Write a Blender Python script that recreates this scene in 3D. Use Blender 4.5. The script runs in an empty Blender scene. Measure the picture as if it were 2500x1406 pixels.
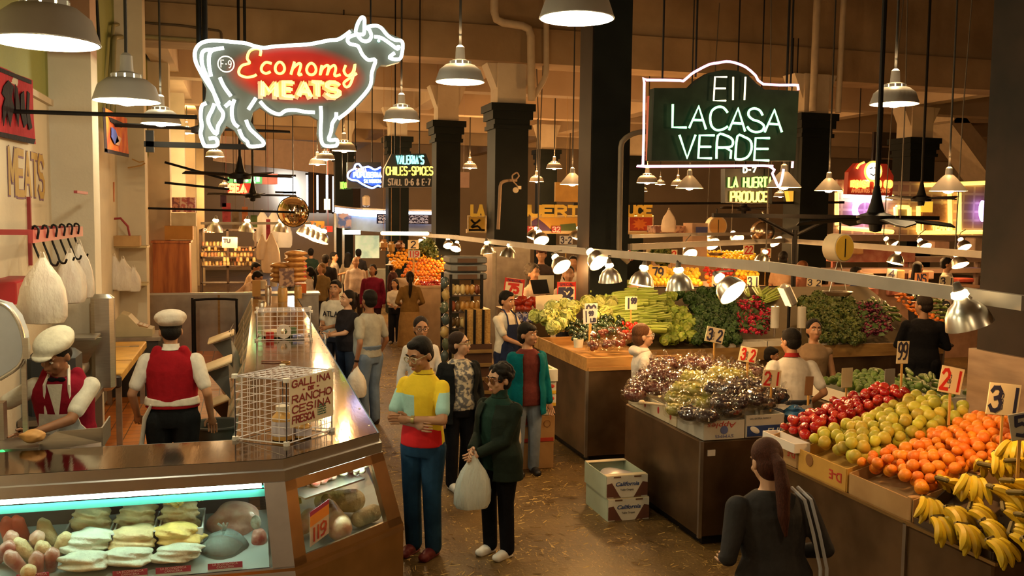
import bpy, bmesh, math, random
import numpy as np
from mathutils import Vector as V, Matrix, Euler
random.seed(7); RNG=np.random.default_rng(7)
S=bpy.context.scene; C=S.collection; PI=math.pi
# ------------------------------------------------------------------ camera
FPX=2280.; CAMH=2.75
_d=np.array([600-1250.,520-703.,FPX]); _k=-.012
_D=FPX*FPX/-(_d[0]*_k+_d[1]); _dn=np.array([_k*_D,_D,FPX]); _dn/=np.linalg.norm(_dn)
_y=_d/np.linalg.norm(_d); _z=-_dn; _x=np.cross(_y,_z); RC=np.array([_x,_y,_z])
cam=bpy.data.objects.new('camera',bpy.data.cameras.new('camera')); C.objects.link(cam)
cam.data.sensor_width=36; cam.data.lens=FPX/2500*36; cam.data.clip_end=200
cam.matrix_world=Matrix([[RC[i,0],-RC[i,1],-RC[i,2],(0,0,CAMH)[i]] for i in range(3)]+[[0,0,0,1]])
S.camera=cam
def _ray(px,py): return RC@np.array([px-1250.,py-703.,FPX])
def at(px,py,Y):
    r=_ray(px,py); r=r*(Y/r[1]); return V((r[0],r[1],r[2]+CAMH))
def atx(px,py,X):
    r=_ray(px,py); r=r*(X/r[0]); return V((r[0],r[1],r[2]+CAMH))
def atz(px,py,z):
    r=_ray(px,py); r=r*((z-CAMH)/r[2]); return V((r[0],r[1],z))
# ------------------------------------------------------------------ world, exposure
w=bpy.data.worlds.new('hall_air'); S.world=w; w.use_nodes=True
bg=w.node_tree.nodes['Background']; bg.inputs[0].default_value=(1.0,.56,.26,1); bg.inputs[1].default_value=.13
S.view_settings.view_transform='Standard'; S.view_settings.look='None'; S.view_settings.exposure=0.0; S.view_settings.gamma=1.0
try: S.view_settings.use_curve_mapping=False
except Exception: pass
try:
    S.cycles.max_bounces=6; S.cycles.diffuse_bounces=3; S.cycles.glossy_bounces=3; S.cycles.transmission_bounces=5; S.cycles.transparent_max_bounces=12
    S.cycles.caustics_reflective=False; S.cycles.caustics_refractive=False; S.cycles.sample_clamp_indirect=4; S.cycles.use_light_tree=True
    S.cycles.use_denoising=True; S.cycles.use_adaptive_sampling=True; S.cycles.adaptive_threshold=.03
except Exception: pass
# warm and cool lamp colours; KP scales every pendant bulb, KC every clamp lamp, KV the added uplights
WARM=(1,.52,.18); MID=(1,.68,.33); COOL=(1,.88,.56); FLUO=(.72,1,.86)
KP=1.15; KC=1.5; KV=.45
def light(name,loc,power,col,r=.06,kind='POINT',rot=None,spot=None,size=None):
    L=bpy.data.lights.new(name,kind); L.energy=power; L.color=col
    if kind=='AREA':
        L.shape='RECTANGLE'; L.size,L.size_y=size
    else: L.shadow_soft_size=r
    if kind=='SPOT': L.spot_size=spot; L.spot_blend=.6
    o=bpy.data.objects.new(name,L); o.location=loc
    if rot: o.rotation_euler=rot
    C.objects.link(o); return o
# ------------------------------------------------------------------ materials
def lin(c):
    if isinstance(c,str):
        c=[int(c[i:i+2],16)/255 for i in (1,3,5)]
        return tuple(x/12.92 if x<=.04045 else ((x+.055)/1.055)**2.4 for x in c)
    return tuple(c)
_M={}
def M(key,col,rough=.6,metal=0,em=0,var=.12,scale=6,bump=0,bscale=60,col2=None,rnd=0,spec=.5,emcol=None,alpha=1,trans=0,ior=1.45,stretch=None,contrast=(.35,.65),sheen=0,coat=0,nolight=False,hue=0):
    if key in _M: return _M[key]
    m=bpy.data.materials.new(key); m.use_nodes=True; nt=m.node_tree; b=nt.nodes['Principled BSDF']; N=nt.nodes.new; L=nt.links.new
    c=lin(col); c2=lin(col2) if col2 else tuple(x*(1-var) for x in c)
    b.inputs['Roughness'].default_value=rough; b.inputs['Metallic'].default_value=metal; b.inputs['Specular IOR Level'].default_value=spec
    b.inputs['IOR'].default_value=ior; b.inputs['Transmission Weight'].default_value=trans; b.inputs['Alpha'].default_value=alpha
    b.inputs['Coat Weight'].default_value=coat
    if sheen: b.inputs['Sheen Weight'].default_value=sheen
    b.inputs['Base Color'].default_value=(*c,1)
    tc=None
    if var or col2 or bump:
        tc=N('ShaderNodeTexCoord'); mp=N('ShaderNodeMapping'); L(tc.outputs['Object'],mp.inputs[0])
        if stretch: mp.inputs['Scale'].default_value=stretch
    out=None
    if var or col2:
        n=N('ShaderNodeTexNoise'); n.inputs['Scale'].default_value=scale; n.inputs['Detail'].default_value=4; L(mp.outputs[0],n.inputs['Vector'])
        r=N('ShaderNodeValToRGB'); r.color_ramp.elements[0].position=contrast[0]; r.color_ramp.elements[1].position=contrast[1]
        r.color_ramp.elements[0].color=(*c2,1); r.color_ramp.elements[1].color=(*c,1); L(n.outputs['Fac'],r.inputs[0]); out=r.outputs[0]
    if rnd or hue:
        oi=N('ShaderNodeObjectInfo'); hs=N('ShaderNodeHueSaturation'); mr=N('ShaderNodeMapRange')
        mr.inputs['To Min'].default_value=1-rnd; mr.inputs['To Max'].default_value=1+rnd*.6; L(oi.outputs['Random'],mr.inputs[0]); L(mr.outputs[0],hs.inputs['Value'])
        if hue:
            m2=N('ShaderNodeMapRange'); m2.inputs['To Min'].default_value=.5-hue; m2.inputs['To Max'].default_value=.5+hue
            mu=N('ShaderNodeMath'); mu.operation='FRACT'; mm=N('ShaderNodeMath'); mm.operation='MULTIPLY'; mm.inputs[1].default_value=7.31
            L(oi.outputs['Random'],mm.inputs[0]); L(mm.outputs[0],mu.inputs[0]); L(mu.outputs[0],m2.inputs[0]); L(m2.outputs[0],hs.inputs['Hue'])
        if out: L(out,hs.inputs['Color'])
        else: hs.inputs['Color'].default_value=(*c,1)
        out=hs.outputs[0]
    if out: L(out,b.inputs['Base Color'])
    if bump:
        n2=N('ShaderNodeTexNoise'); n2.inputs['Scale'].default_value=bscale; n2.inputs['Detail'].default_value=3; L(mp.outputs[0],n2.inputs['Vector'])
        bp=N('ShaderNodeBump'); bp.inputs['Strength'].default_value=bump; bp.inputs['Distance'].default_value=.02; L(n2.outputs['Fac'],bp.inputs['Height']); L(bp.outputs[0],b.inputs['Normal'])
    if em:
        e=lin(emcol) if emcol else c
        b.inputs['Emission Color'].default_value=(*e,1); b.inputs['Emission Strength'].default_value=em
        if nolight:
            try: m.cycles.emission_sampling='NONE'
            except Exception: pass
    _M[key]=m; return m
def filmmat(key,col,fac,rough=.12,bump=.8,bscale=22,diff=.25):
    m=bpy.data.materials.new(key); m.use_nodes=True; nt=m.node_tree; nt.nodes.remove(nt.nodes['Principled BSDF']); N=nt.nodes.new; L=nt.links.new
    tr=N('ShaderNodeBsdfTransparent'); gl=N('ShaderNodeBsdfGlossy'); gl.inputs['Roughness'].default_value=rough; gl.inputs['Color'].default_value=(*col,1); df=N('ShaderNodeBsdfDiffuse'); df.inputs['Color'].default_value=(*col,1)
    m1=N('ShaderNodeMixShader'); m1.inputs[0].default_value=diff; L(gl.outputs[0],m1.inputs[1]); L(df.outputs[0],m1.inputs[2]); m2=N('ShaderNodeMixShader'); m2.inputs[0].default_value=fac; L(tr.outputs[0],m2.inputs[1]); L(m1.outputs[0],m2.inputs[2]); L(m2.outputs[0],nt.nodes['Material Output'].inputs[0])
    tc=N('ShaderNodeTexCoord'); n=N('ShaderNodeTexNoise'); n.inputs['Scale'].default_value=bscale; L(tc.outputs['Object'],n.inputs['Vector']); b=N('ShaderNodeBump'); b.inputs['Strength'].default_value=bump; b.inputs['Distance'].default_value=.03; L(n.outputs['Fac'],b.inputs['Height']); L(b.outputs[0],gl.inputs['Normal']); return m
# ------------------------------------------------------------------ mesh builder
def frame(axis):
    a=V(axis).normalized(); h=V((0,0,1)) if abs(a.z)<.95 else V((1,0,0))
    u=a.cross(h).normalized(); return u,a.cross(u).normalized(),a
class MB:
    def __init__(s): s.v=[]; s.f=[]; s.m=[]; s.k=0
    def add(s,vs,fs,k=None):
        n=len(s.v); s.v.extend(tuple(x) for x in vs); s.f.extend(tuple(i+n for i in f) for f in fs); s.m.extend([s.k if k is None else k]*len(fs)); return s
    def box(s,c,d,rz=0,R=None,taper=1,b=0):
        x,y,z=d[0]/2,d[1]/2,d[2]/2; c=V(c)
        if b:
            b=min(b,x*.9,y*.9,z*.9); P=[]
            for zz,ii in ((-z,b),(-z+b,0),(z-b,0),(z,b)):
                q=[(x-ii-b,-y+ii),(x-ii,-y+ii+b),(x-ii,y-ii-b),(x-ii-b,y-ii),(-x+ii+b,y-ii),(-x+ii,y-ii-b),(-x+ii,-y+ii+b),(-x+ii+b,-y+ii)]
                P+=[V((a,e,zz)) for a,e in q]
            F=[tuple(range(7,-1,-1)),tuple(range(24,32))]+[(r*8+i,r*8+(i+1)%8,r*8+8+(i+1)%8,r*8+8+i) for r in range(3) for i in range(8)]
        else:
            P=[V((sx*x*(taper if sz>0 else 1),sy*y*(taper if sz>0 else 1),sz*z)) for sz in (-1,1) for sx,sy in ((-1,-1),(1,-1),(1,1),(-1,1))]
            F=[(3,2,1,0),(4,5,6,7),(0,1,5,4),(1,2,6,5),(2,3,7,6),(3,0,4,7)]
        if R is None: R=Matrix.Rotation(rz,3,'Z')
        return s.add([R@p+c for p in P],F)
    def ring(s,c,u,v,r,n,r2=None): return [V(c)+V(u)*(math.cos(2*PI*i/n)*r)+V(v)*(math.sin(2*PI*i/n)*(r2 or r)) for i in range(n)]
    def cyl(s,p0,p1,r0,r1=None,n=12,caps=True):
        p0,p1=V(p0),V(p1); r1=r0 if r1 is None else r1; u,v,a=frame(p1-p0)
        P=s.ring(p0,u,v,r0,n)+s.ring(p1,u,v,r1,n); F=[(i,(i+1)%n,n+(i+1)%n,n+i) for i in range(n)]
        if caps: F+=[tuple(range(n-1,-1,-1)),tuple(range(n,2*n))]
        return s.add(P,F)
    def tube(s,pts,r,n=8,closed=False,caps=True,rs=None,flat=1,up=None):
        pts=[V(p) for p in pts]; m=len(pts); P=[]; pu=None
        for i,p in enumerate(pts):
            a=(pts[(i+1)%m] if closed or i<m-1 else pts[i])-(pts[i-1] if closed or i>0 else pts[i])
            if a.length<1e-9: a=V((0,0,1))
            a.normalize()
            if up is not None:
                v=V(up)-a*a.dot(V(up)); v=v.normalized() if v.length>1e-6 else frame(a)[1]; u=v.cross(a)
            elif pu is None: u,v,_=frame(a)
            else:
                u=pu-a*pu.dot(a); u=u.normalized() if u.length>1e-6 else frame(a)[0]; v=a.cross(u)
            pu=u; rr=rs[i] if rs else r
            P+=s.ring(p,u,v,rr,n,rr*flat)
        F=[(i*n+j,i*n+(j+1)%n,((i+1)%m)*n+(j+1)%n,((i+1)%m)*n+j) for i in range(m if closed else m-1) for j in range(n)]
        if caps and not closed: F+=[tuple(range(n-1,-1,-1)),tuple(range((m-1)*n,m*n))]
        return s.add(P,F)
    def lathe(s,prof,c=(0,0,0),n=20,axis=(0,0,1),wob=None):
        c=V(c); u,v,a=frame(axis); P=[]; F=[]
        if abs(a.z)>.95: u,v=V((1,0,0)),V((0,1,0))*(1 if a.z>0 else -1)
        for r,z in prof: P+=[c+a*z+u*(math.cos(2*PI*i/n)*r*(wob(i/n,z) if wob else 1))+v*(math.sin(2*PI*i/n)*r*(wob(i/n,z) if wob else 1)) for i in range(n)]
        for k in range(len(prof)-1): F+=[(k*n+i,k*n+(i+1)%n,(k+1)*n+(i+1)%n,(k+1)*n+i) for i in range(n)]
        if prof[0][0]>1e-6: pass
        return s.add(P,F)
    def sph(s,c,r,n=12,m=8,R=None,f=None):
        c=V(c); r=(r,r,r) if not hasattr(r,'__len__') else r; P=[V((0,0,-1))]+[V((math.cos(2*PI*i/n)*math.sin(PI*j/m),math.sin(2*PI*i/n)*math.sin(PI*j/m),-math.cos(PI*j/m))) for j in range(1,m) for i in range(n)]+[V((0,0,1))]
        if f: P=[p*f(p) for p in P]
        P=[V((p.x*r[0],p.y*r[1],p.z*r[2])) for p in P]
        if R is not None: P=[R@p for p in P]
        F=[(0,1+(i+1)%n,1+i) for i in range(n)]+[(1+j*n+i,1+j*n+(i+1)%n,1+(j+1)*n+(i+1)%n,1+(j+1)*n+i) for j in range(m-2) for i in range(n)]
        e=len(P)-1; F+=[(1+(m-2)*n+i,1+(m-2)*n+(i+1)%n,e) for i in range(n)]
        return s.add([p+c for p in P],F)
    def prism(s,pts,d):
        pts=[V(p) for p in pts]; d=V(d); n=len(pts)
        return s.add(pts+[p+d for p in pts],[tuple(range(n-1,-1,-1)),tuple(range(n,2*n))]+[(i,(i+1)%n,n+(i+1)%n,n+i) for i in range(n)])
    def quad(s,a,b,c,d): return s.add([a,b,c,d],[(0,1,2,3)])
    def loft(s,secs,n=16,caps=True):
        P=[]
        for c,rx,ry in secs: P+=[V((c[0]+math.cos(2*PI*i/n)*rx,c[1]+math.sin(2*PI*i/n)*ry,c[2])) for i in range(n)]
        m=len(secs); F=[(k*n+i,k*n+(i+1)%n,(k+1)*n+(i+1)%n,(k+1)*n+i) for k in range(m-1) for i in range(n)]
        if caps: F+=[tuple(range(n-1,-1,-1)),tuple(range((m-1)*n,m*n))]
        return s.add(P,F)
    def cap(s,p0,p1,r0,r1,n=12,k=4):
        p0,p1=V(p0),V(p1); u,v,a=frame(p1-p0); R=[]
        for i in range(k): t=(i+.35)/k*PI/2; R.append((p0-a*(math.cos(t)*r0),math.sin(t)*r0))
        R+=[(p0,r0),(p1,r1)]
        for i in range(k-1,-1,-1): t=(i+.35)/k*PI/2; R.append((p1+a*(math.cos(t)*r1),math.sin(t)*r1))
        P=[]
        for c,r in R: P+=s.ring(c,u,v,r,n)
        m=len(R); return s.add(P,[(j*n+i,j*n+(i+1)%n,(j+1)*n+(i+1)%n,(j+1)*n+i) for j in range(m-1) for i in range(n)]+[tuple(range(n-1,-1,-1)),tuple(range((m-1)*n,m*n))])
    def mesh(s,name,mats,smooth=True,off=None,rz=0):
        me=bpy.data.meshes.new(name); vs=np.array([tuple(p) for p in s.v],dtype=float).reshape(-1,3)
        if off is not None:
            vs=vs-np.array(off)
            if rz:
                c,t=math.cos(-rz),math.sin(-rz); vs=np.stack([vs[:,0]*c-vs[:,1]*t,vs[:,0]*t+vs[:,1]*c,vs[:,2]],1)
        me.from_pydata(vs.tolist(),[],s.f)
        for m in (mats if isinstance(mats,(list,tuple)) else [mats]): me.materials.append(m)
        me.polygons.foreach_set('material_index',s.m)
        if smooth:
            me.polygons.foreach_set('use_smooth',[True]*len(s.f))
            try: me.set_sharp_from_angle(angle=math.radians(smooth if smooth is not True else 40))
            except Exception: pass
        me.update(); return me
# ------------------------------------------------------------------ objects
def props(o,label=None,cat=None,group=None,kind=None):
    if label: o['label']=label
    if cat: o['category']=cat
    if group: o['group']=group
    if kind: o['kind']=kind
    return o
def thing(name,label,cat,loc=(0,0,0),rz=0,group=None):
    o=bpy.data.objects.new(name,None); o.empty_display_size=.1; o.location=loc; o.rotation_euler=(0,0,rz); C.objects.link(o); return props(o,label,cat,group)
def part(name,mb,mat,parent,world=False,smooth=True,label=None,kind=None):
    top=parent
    while top.parent: top=top.parent
    me=mb.mesh(name,mat,smooth,off=tuple(top.location) if world else None,rz=top.rotation_euler[2] if world else 0)
    o=bpy.data.objects.new(name,me); C.objects.link(o); o.parent=parent
    if top is parent and parent.type=='EMPTY' or True: pass
    return props(o,label,None,None,kind)
def solo(name,mb,mat,label,cat,loc=None,group=None,smooth=True,kind=None,rz=0,local=False):
    if loc is None:
        a=np.array([tuple(p) for p in mb.v]); loc=((a[:,0].min()+a[:,0].max())/2,(a[:,1].min()+a[:,1].max())/2,a[:,2].min())
    me=mb.mesh(name,mat,smooth,off=None if local else tuple(loc)); o=bpy.data.objects.new(name,me); o.location=loc; o.rotation_euler=(0,0,rz); C.objects.link(o)
    return props(o,label,cat,group,kind)
def struct(name,mb,mat,smooth=False):
    me=mb.mesh(name,mat,smooth); o=bpy.data.objects.new(name,me); C.objects.link(o); o['kind']='structure'; return o
def dup(root,loc,rz=None,rot=None,scale=None,label=None,group=None):
    r=root.copy(); C.objects.link(r); r.location=loc
    if rot is not None: r.rotation_euler=rot
    elif rz is not None: r.rotation_euler=(0,0,rz)
    if scale is not None: r.scale=(scale,)*3 if not hasattr(scale,'__len__') else scale
    if label: r['label']=label
    if group: r['group']=group
    for ch in list(root.children):
        c=ch.copy(); C.objects.link(c); c.parent=r
        for g in list(ch.children):
            d=g.copy(); C.objects.link(d); d.parent=c
    return r
_T=bpy.data.scenes.new('workbench')
def evald(me,mods):
    o=bpy.data.objects.new('tmp',me); _T.collection.objects.link(o)
    for t,kw in mods:
        md=o.modifiers.new(t,t)
        for k,v in kw.items(): setattr(md,k,v)
    vl=_T.view_layers[0]; vl.update(); dg=vl.depsgraph if hasattr(vl,'depsgraph') else None
    dg=dg or _T.view_layers[0].depsgraph
    dg.update(); out=bpy.data.meshes.new_from_object(o.evaluated_get(dg)); bpy.data.objects.remove(o); bpy.data.meshes.remove(me); return out
def skin(name,mb,mat,vox=.012,it=4,parent=None,fac=.5,xf=None,extra=None):
    """fuse every closed piece of mb into one continuous surface"""
    me=mb.mesh(name,mat,False); me=evald(me,[('REMESH',dict(mode='VOXEL',voxel_size=vox,use_smooth_shade=True)),('SMOOTH',dict(factor=fac,iterations=it))])
    if not me.materials: me.materials.append(mat)
    me.name=name
    if extra:
        b=bmesh.new(); b.from_mesh(me); em=extra.mesh('x',mat,True); b.from_mesh(em); b.to_mesh(me); b.free(); bpy.data.meshes.remove(em)
    me.polygons.foreach_set('use_smooth',[True]*len(me.polygons))
    o=bpy.data.objects.new(name,me); C.objects.link(o); o.parent=parent; return o
# ------------------------------------------------------------------ lettering
_G={'A':'0,0 2,6 4,0;.8,2.1 3.2,2.1','B':'0,0 0,6 2.6,6 3.6,5.3 3.6,3.9 2.6,3.2 0,3.2;2.6,3.2 4,2.3 4,.9 2.8,0 0,0','C':'4,1.2 3,.1 1.4,0 .2,1.2 0,3 .3,4.9 1.4,6 3,5.9 4,4.8','D':'0,0 0,6 2.2,6 3.6,5 4,3 3.6,1 2.2,0 0,0','E':'4,0 0,0 0,6 4,6;0,3.1 3.2,3.1','F':'0,0 0,6 4,6;0,3.1 3.2,3.1','G':'3.9,4.9 3,5.9 1.4,6 .3,4.9 0,3 .2,1.2 1.4,0 3,0 4,1 4,2.7 2.4,2.7','H':'0,0 0,6;4,0 4,6;0,3.1 4,3.1','I':'2,0 2,6','J':'0,1.2 .8,0 2.2,0 3,1 3,6','L':'0,6 0,0 3.6,0','M':'0,0 0,6 2,2 4,6 4,0','N':'0,0 0,6 4,0 4,6','O':'2,0 .6,.6 0,2 0,4 .6,5.4 2,6 3.4,5.4 4,4 4,2 3.4,.6 2,0','P':'0,0 0,6 2.8,6 3.8,5.2 3.8,3.7 2.8,2.9 0,2.9','R':'0,0 0,6 2.8,6 3.8,5.2 3.8,3.8 2.8,3 0,3;2,3 4,0','S':'0,1 1,0 3,0 4,1 4,2.2 3,3 1,3.2 0,4 0,5 1,6 3,6 3.9,5.1','T':'0,6 4,6;2,6 2,0','U':'0,6 0,1.4 1,0 3,0 4,1.4 4,6','V':'0,6 2,0 4,6','X':'0,0 4,6;0,6 4,0','Y':'0,6 2,3 4,6;2,3 2,0','Z':'0,6 4,6 0,0 4,0','-':'.8,3 3.2,3','&':'4,0 .9,4.4 1,5.6 2,6 2.9,5.2 2.6,4.2 .4,2 .4,.7 1.6,0 3,.6 4,2.4',"'":'2,6 1.8,4.6','0':'2,0 .6,.6 0,2 0,4 .6,5.4 2,6 3.4,5.4 4,4 4,2 3.4,.6 2,0','1':'2.2,0 2.2,6','2':'.2,4.8 1,5.8 2.6,6 3.8,5 3.7,3.8 0,0 4,0','3':'.2,5 1,5.9 2.8,6 3.7,5 3.3,3.6 1.6,3.2;3.3,3.2 4,2 3.6,.6 2.4,0 1,.1 0,1.2','4':'3,0 3,6 0,2 4,2','5':'3.8,6 .6,6 .3,3.4 2.2,3.8 3.6,3 4,1.8 3.4,.5 2,0 .2,.6','6':'3.6,5.6 2,6 .6,4.8 0,2.6 .4,.8 2,0 3.5,.6 4,2 3.4,3.3 2,3.7 .6,3 0,2','7':'0,6 4,6 1.4,0','9':'.5,.1 2,.2 3.3,1.4 3.9,3.6 3.6,5.2 2,6 .5,5.4 0,4.2 .5,3 1.9,2.6 3.3,3.1 3.9,4',' ':''}
def strokes(s,o,u,v,h,wf=.62,gap=.28,slant=0):
    """polylines of a word: o lower left corner, u along, v up (unit vectors), h letter height"""
    o,u,v=V(o),V(u),V(v); x=0; out=[]
    for ch in s:
        adv=(.45 if ch in "I1'" else 1.0)
        for pl in _G.get(ch,'').split(';'):
            q=[tuple(map(float,t.split(','))) for t in pl.split()]
            if len(q)>1: out.append([o+u*(x+((a-(2 if adv<1 else 0)*.55)/4*wf+slant*b/6)*h)+v*(b/6*h) for a,b in q])
        x+=h*(wf*adv+gap*wf)
    return out,x
def word(mb,s,o,u,v,h,r,n=6,wf=.62,gap=.28,fit=None,ribbon=False,slant=0):
    if fit:
        _,L=strokes(s,(0,0,0),(1,0,0),(0,0,1),h,wf,gap); wf=wf*fit/(L-gap*wf*h)
    pls,L=strokes(s,o,u,v,h,wf,gap,slant); nrm=V(u).cross(V(v))
    q=0
    for p in pls:
        if ribbon:
            for a,b in zip(p,p[1:]):
                q+=1
                d=(b-a).normalized(); t=nrm.cross(d)*r; a=a-d*r*.7; b=b+d*r*.7
                mb.prism([a-t,b-t,b+t,a+t],nrm*(.0015+.00025*(q%9)))
        else: mb.tube(p,r,n)
    return mb
# ================================================================== SETTING
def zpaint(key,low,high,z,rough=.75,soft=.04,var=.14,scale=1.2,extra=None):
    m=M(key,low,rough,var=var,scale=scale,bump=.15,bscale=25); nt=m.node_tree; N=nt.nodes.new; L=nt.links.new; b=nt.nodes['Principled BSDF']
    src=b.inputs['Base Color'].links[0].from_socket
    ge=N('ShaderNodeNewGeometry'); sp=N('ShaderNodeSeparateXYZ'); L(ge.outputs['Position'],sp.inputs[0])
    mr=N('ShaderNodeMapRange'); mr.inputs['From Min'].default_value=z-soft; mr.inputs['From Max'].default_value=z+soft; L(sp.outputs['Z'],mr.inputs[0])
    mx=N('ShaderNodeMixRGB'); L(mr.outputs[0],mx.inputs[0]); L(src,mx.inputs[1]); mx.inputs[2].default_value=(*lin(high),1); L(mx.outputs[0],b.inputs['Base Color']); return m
def floor_mat():
    m=M('market_floor',(.16,.095,.03),.42,col2=(.085,.05,.017),scale=1.6,bump=.25,bscale=30); nt=m.node_tree; N=nt.nodes.new; L=nt.links.new; b=nt.nodes['Principled BSDF']
    src=b.inputs['Base Color'].links[0].from_socket; tc=N('ShaderNodeTexCoord'); out=src
    for k,(sc,rot,st,p0,p1) in enumerate([(34,.5,(1,.28,1),.64,.70),(30,-.7,(.3,1,1),.66,.71),(52,1.2,(1,.4,1),.66,.72)]):
        mp=N('ShaderNodeMapping'); mp.inputs['Rotation'].default_value=(0,0,rot); mp.inputs['Scale'].default_value=st; L(tc.outputs['Object'],mp.inputs[0])
        n=N('ShaderNodeTexNoise'); n.inputs['Scale'].default_value=sc; n.inputs['Detail'].default_value=1.5; n.inputs['Distortion'].default_value=1.2; L(mp.outputs[0],n.inputs['Vector'])
        big=N('ShaderNodeTexNoise'); big.inputs['Scale'].default_value=1.3+k*.4; L(tc.outputs['Object'],big.inputs['Vector'])
        r=N('ShaderNodeMapRange'); r.inputs['From Min'].default_value=p0; r.inputs['From Max'].default_value=p1; L(n.outputs['Fac'],r.inputs[0])
        r2=N('ShaderNodeMapRange'); r2.inputs['From Min'].default_value=.38; r2.inputs['From Max'].default_value=.6; L(big.outputs['Fac'],r2.inputs[0])
        mu=N('ShaderNodeMath'); mu.operation='MULTIPLY'; L(r.outputs[0],mu.inputs[0]); L(r2.outputs[0],mu.inputs[1])
        mx=N('ShaderNodeMixRGB'); L(mu.outputs[0],mx.inputs[0]); L(out,mx.inputs[1]); mx.inputs[2].default_value=(.55,.37,.12,1); out=mx.outputs[0]
    L(out,b.inputs['Base Color']); return m
def tile_mat():
    m=M('terracotta_tiles',(.42,.16,.045),.5,var=0); nt=m.node_tree; N=nt.nodes.new; L=nt.links.new; b=nt.nodes['Principled BSDF']
    tc=N('ShaderNodeTexCoord'); br=N('ShaderNodeTexBrick'); br.offset=0; br.inputs['Scale'].default_value=1; br.inputs['Brick Width'].default_value=.2; br.inputs['Row Height'].default_value=.2
    br.inputs['Mortar Size'].default_value=.006; br.inputs['Color1'].default_value=(.62,.21,.035,1); br.inputs['Color2'].default_value=(.5,.16,.03,1); br.inputs['Mortar'].default_value=(.12,.06,.03,1)
    L(tc.outputs['Object'],br.inputs['Vector']); L(br.outputs['Color'],b.inputs['Base Color']); return m
PLASTER=M('cream_plaster',(.62,.52,.38),.8,col2=(.46,.37,.26),scale=1.1,bump=.2,bscale=14)
BEAMP=M('beam_plaster',(.42,.29,.16),.85,col2=(.27,.175,.09),scale=.9,bump=.3,bscale=9)
DARK=M('dark_green_enamel',(.009,.012,.011),.6,var=.3,scale=2,spec=.15)
DARKB=M('dark_brown_enamel',(.035,.022,.015),.6,var=.3,scale=2,spec=.15)
STEEL=M('brushed_steel',(.58,.55,.5),.32,metal=1,var=.12,scale=9,stretch=(1,1,14))
STEELD=M('worn_steel',(.42,.38,.33),.42,metal=1,var=.25,scale=5)
BLACK=M('black_iron',(.008,.007,.007),.5,var=.2,spec=.2)
WHITEP=M('white_paint',(.75,.72,.66),.5,var=.06)
s=MB().box((16,26,-.05),(46,64,.1)); struct('floor',s,floor_mat())
s=MB().box((-.9,11.3,.05),(2.0,14.8,.1)); struct('floor_tiled',s,tile_mat())
WALLM=zpaint('left_wall_paint',(.66,.58,.44),(.24,.26,.07),3.86)  # cream up to the ledge, olive green above it
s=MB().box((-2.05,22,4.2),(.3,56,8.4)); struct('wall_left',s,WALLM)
PILM=zpaint('pilaster_paint',(.70,.64,.52),(.3,.16,.09),4.32)
for i,y in enumerate((10.45,15.6,20.6,25.6,31,37)):
    s=MB().box((-1.7,y+.2,4.1),(.4,.42,8.2)); struct('trim_%d'%(i+1),s,PILM if i==0 else M('pilaster_cream',(.68,.58,.42),.75,var=.2,scale=1.5))
s=MB().box((-1.88,8.6,3.83),(.05,9,.06)); struct('trim_7',s,PLASTER)
FARW=M('far_wall',(.58,.46,.34),.8,var=.15,scale=.6)
s=MB().box((16,47.2,4),(46,.3,8)); struct('wall_back',s,FARW)
s=MB().box((36,24,4),(.3,52,8)); struct('wall_right',s,FARW)
s=MB().box((16,6.7,8.3),(46,21.4,.2)); struct('ceiling',s,M('ceiling_paint',(.4,.31,.2),.85,var=.15,scale=.8))
s=MB().box((16,32.5,6.55),(46,30,.2)); struct('ceiling_rear',s,M('ceiling_rear_paint',(.6,.45,.3),.85,var=.15,scale=.8))
# transverse beam over the first row of pillars with a ledge, then the beams behind it
s=MB().box((16,17.75,7.3),(46,.55,2.1)); s.box((16,17.7,5.98),(46,.75,.62)); s.box((16,17.38,6.3),(46,.1,.05)); struct('beam',s,BEAMP)
for i,y in enumerate((22.2,27.4,33.,39.)):
    s=MB().box((16,y,6.08),(46,.5,.75)); struct('beam.%03d'%(i+1),s,M('beam_rear',(.6,.45,.3),.85,var=.2,scale=.8))
for i,x in enumerate((4.93,11.2,17.2,-1.6)):
    s=MB().box((x,32.5,6.12),(.45,29,.65)); struct('beam.%03d'%(i+6),s,M('beam_rear',(.6,.45,.3)))
def pillar(n,x,y,wd=.66,dp=.62,zc=4.9,top=5.7):
    s=MB(); s.box((x,y+dp/2,zc/2-.2),(wd,dp,zc-.4)); 
    for k,(e,z0,z1) in enumerate(((.05,zc-.48,zc-.4),(.02,zc-.4,zc-.3),(.07,zc-.3,zc-.14),(.11,zc-.14,zc))): s.box((x,y+dp/2,(z0+z1)/2),(wd+2*e,dp+2*e,z1-z0))
    s.k=1; s.box((x,y+dp/2,(zc+top)/2),(wd*.86,dp*.86,top-zc)); 
    for sx in (-1,1): s.prism([(x+sx*wd*.43,y+.1,top-.5),(x+sx*wd*.43,y+.1,top),(x+sx*wd*.75,y+.1,top)],(0,dp*.7,0))
    struct('pillar'+('.%03d'%n if n else ''),s,[DARK,PLASTER])
for n,a in enumerate([(4.94,17.45),(11.18,16.75),(4.47,21.1,.56,.56),(4.07,25.8,.56,.56),(9.4,28.8,.56,.56),(16.9,20.57,.75,.7),(3.0,30,.56,.56),(13.2,30.5,.6,.6)]): pillar(n,*a)
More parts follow.
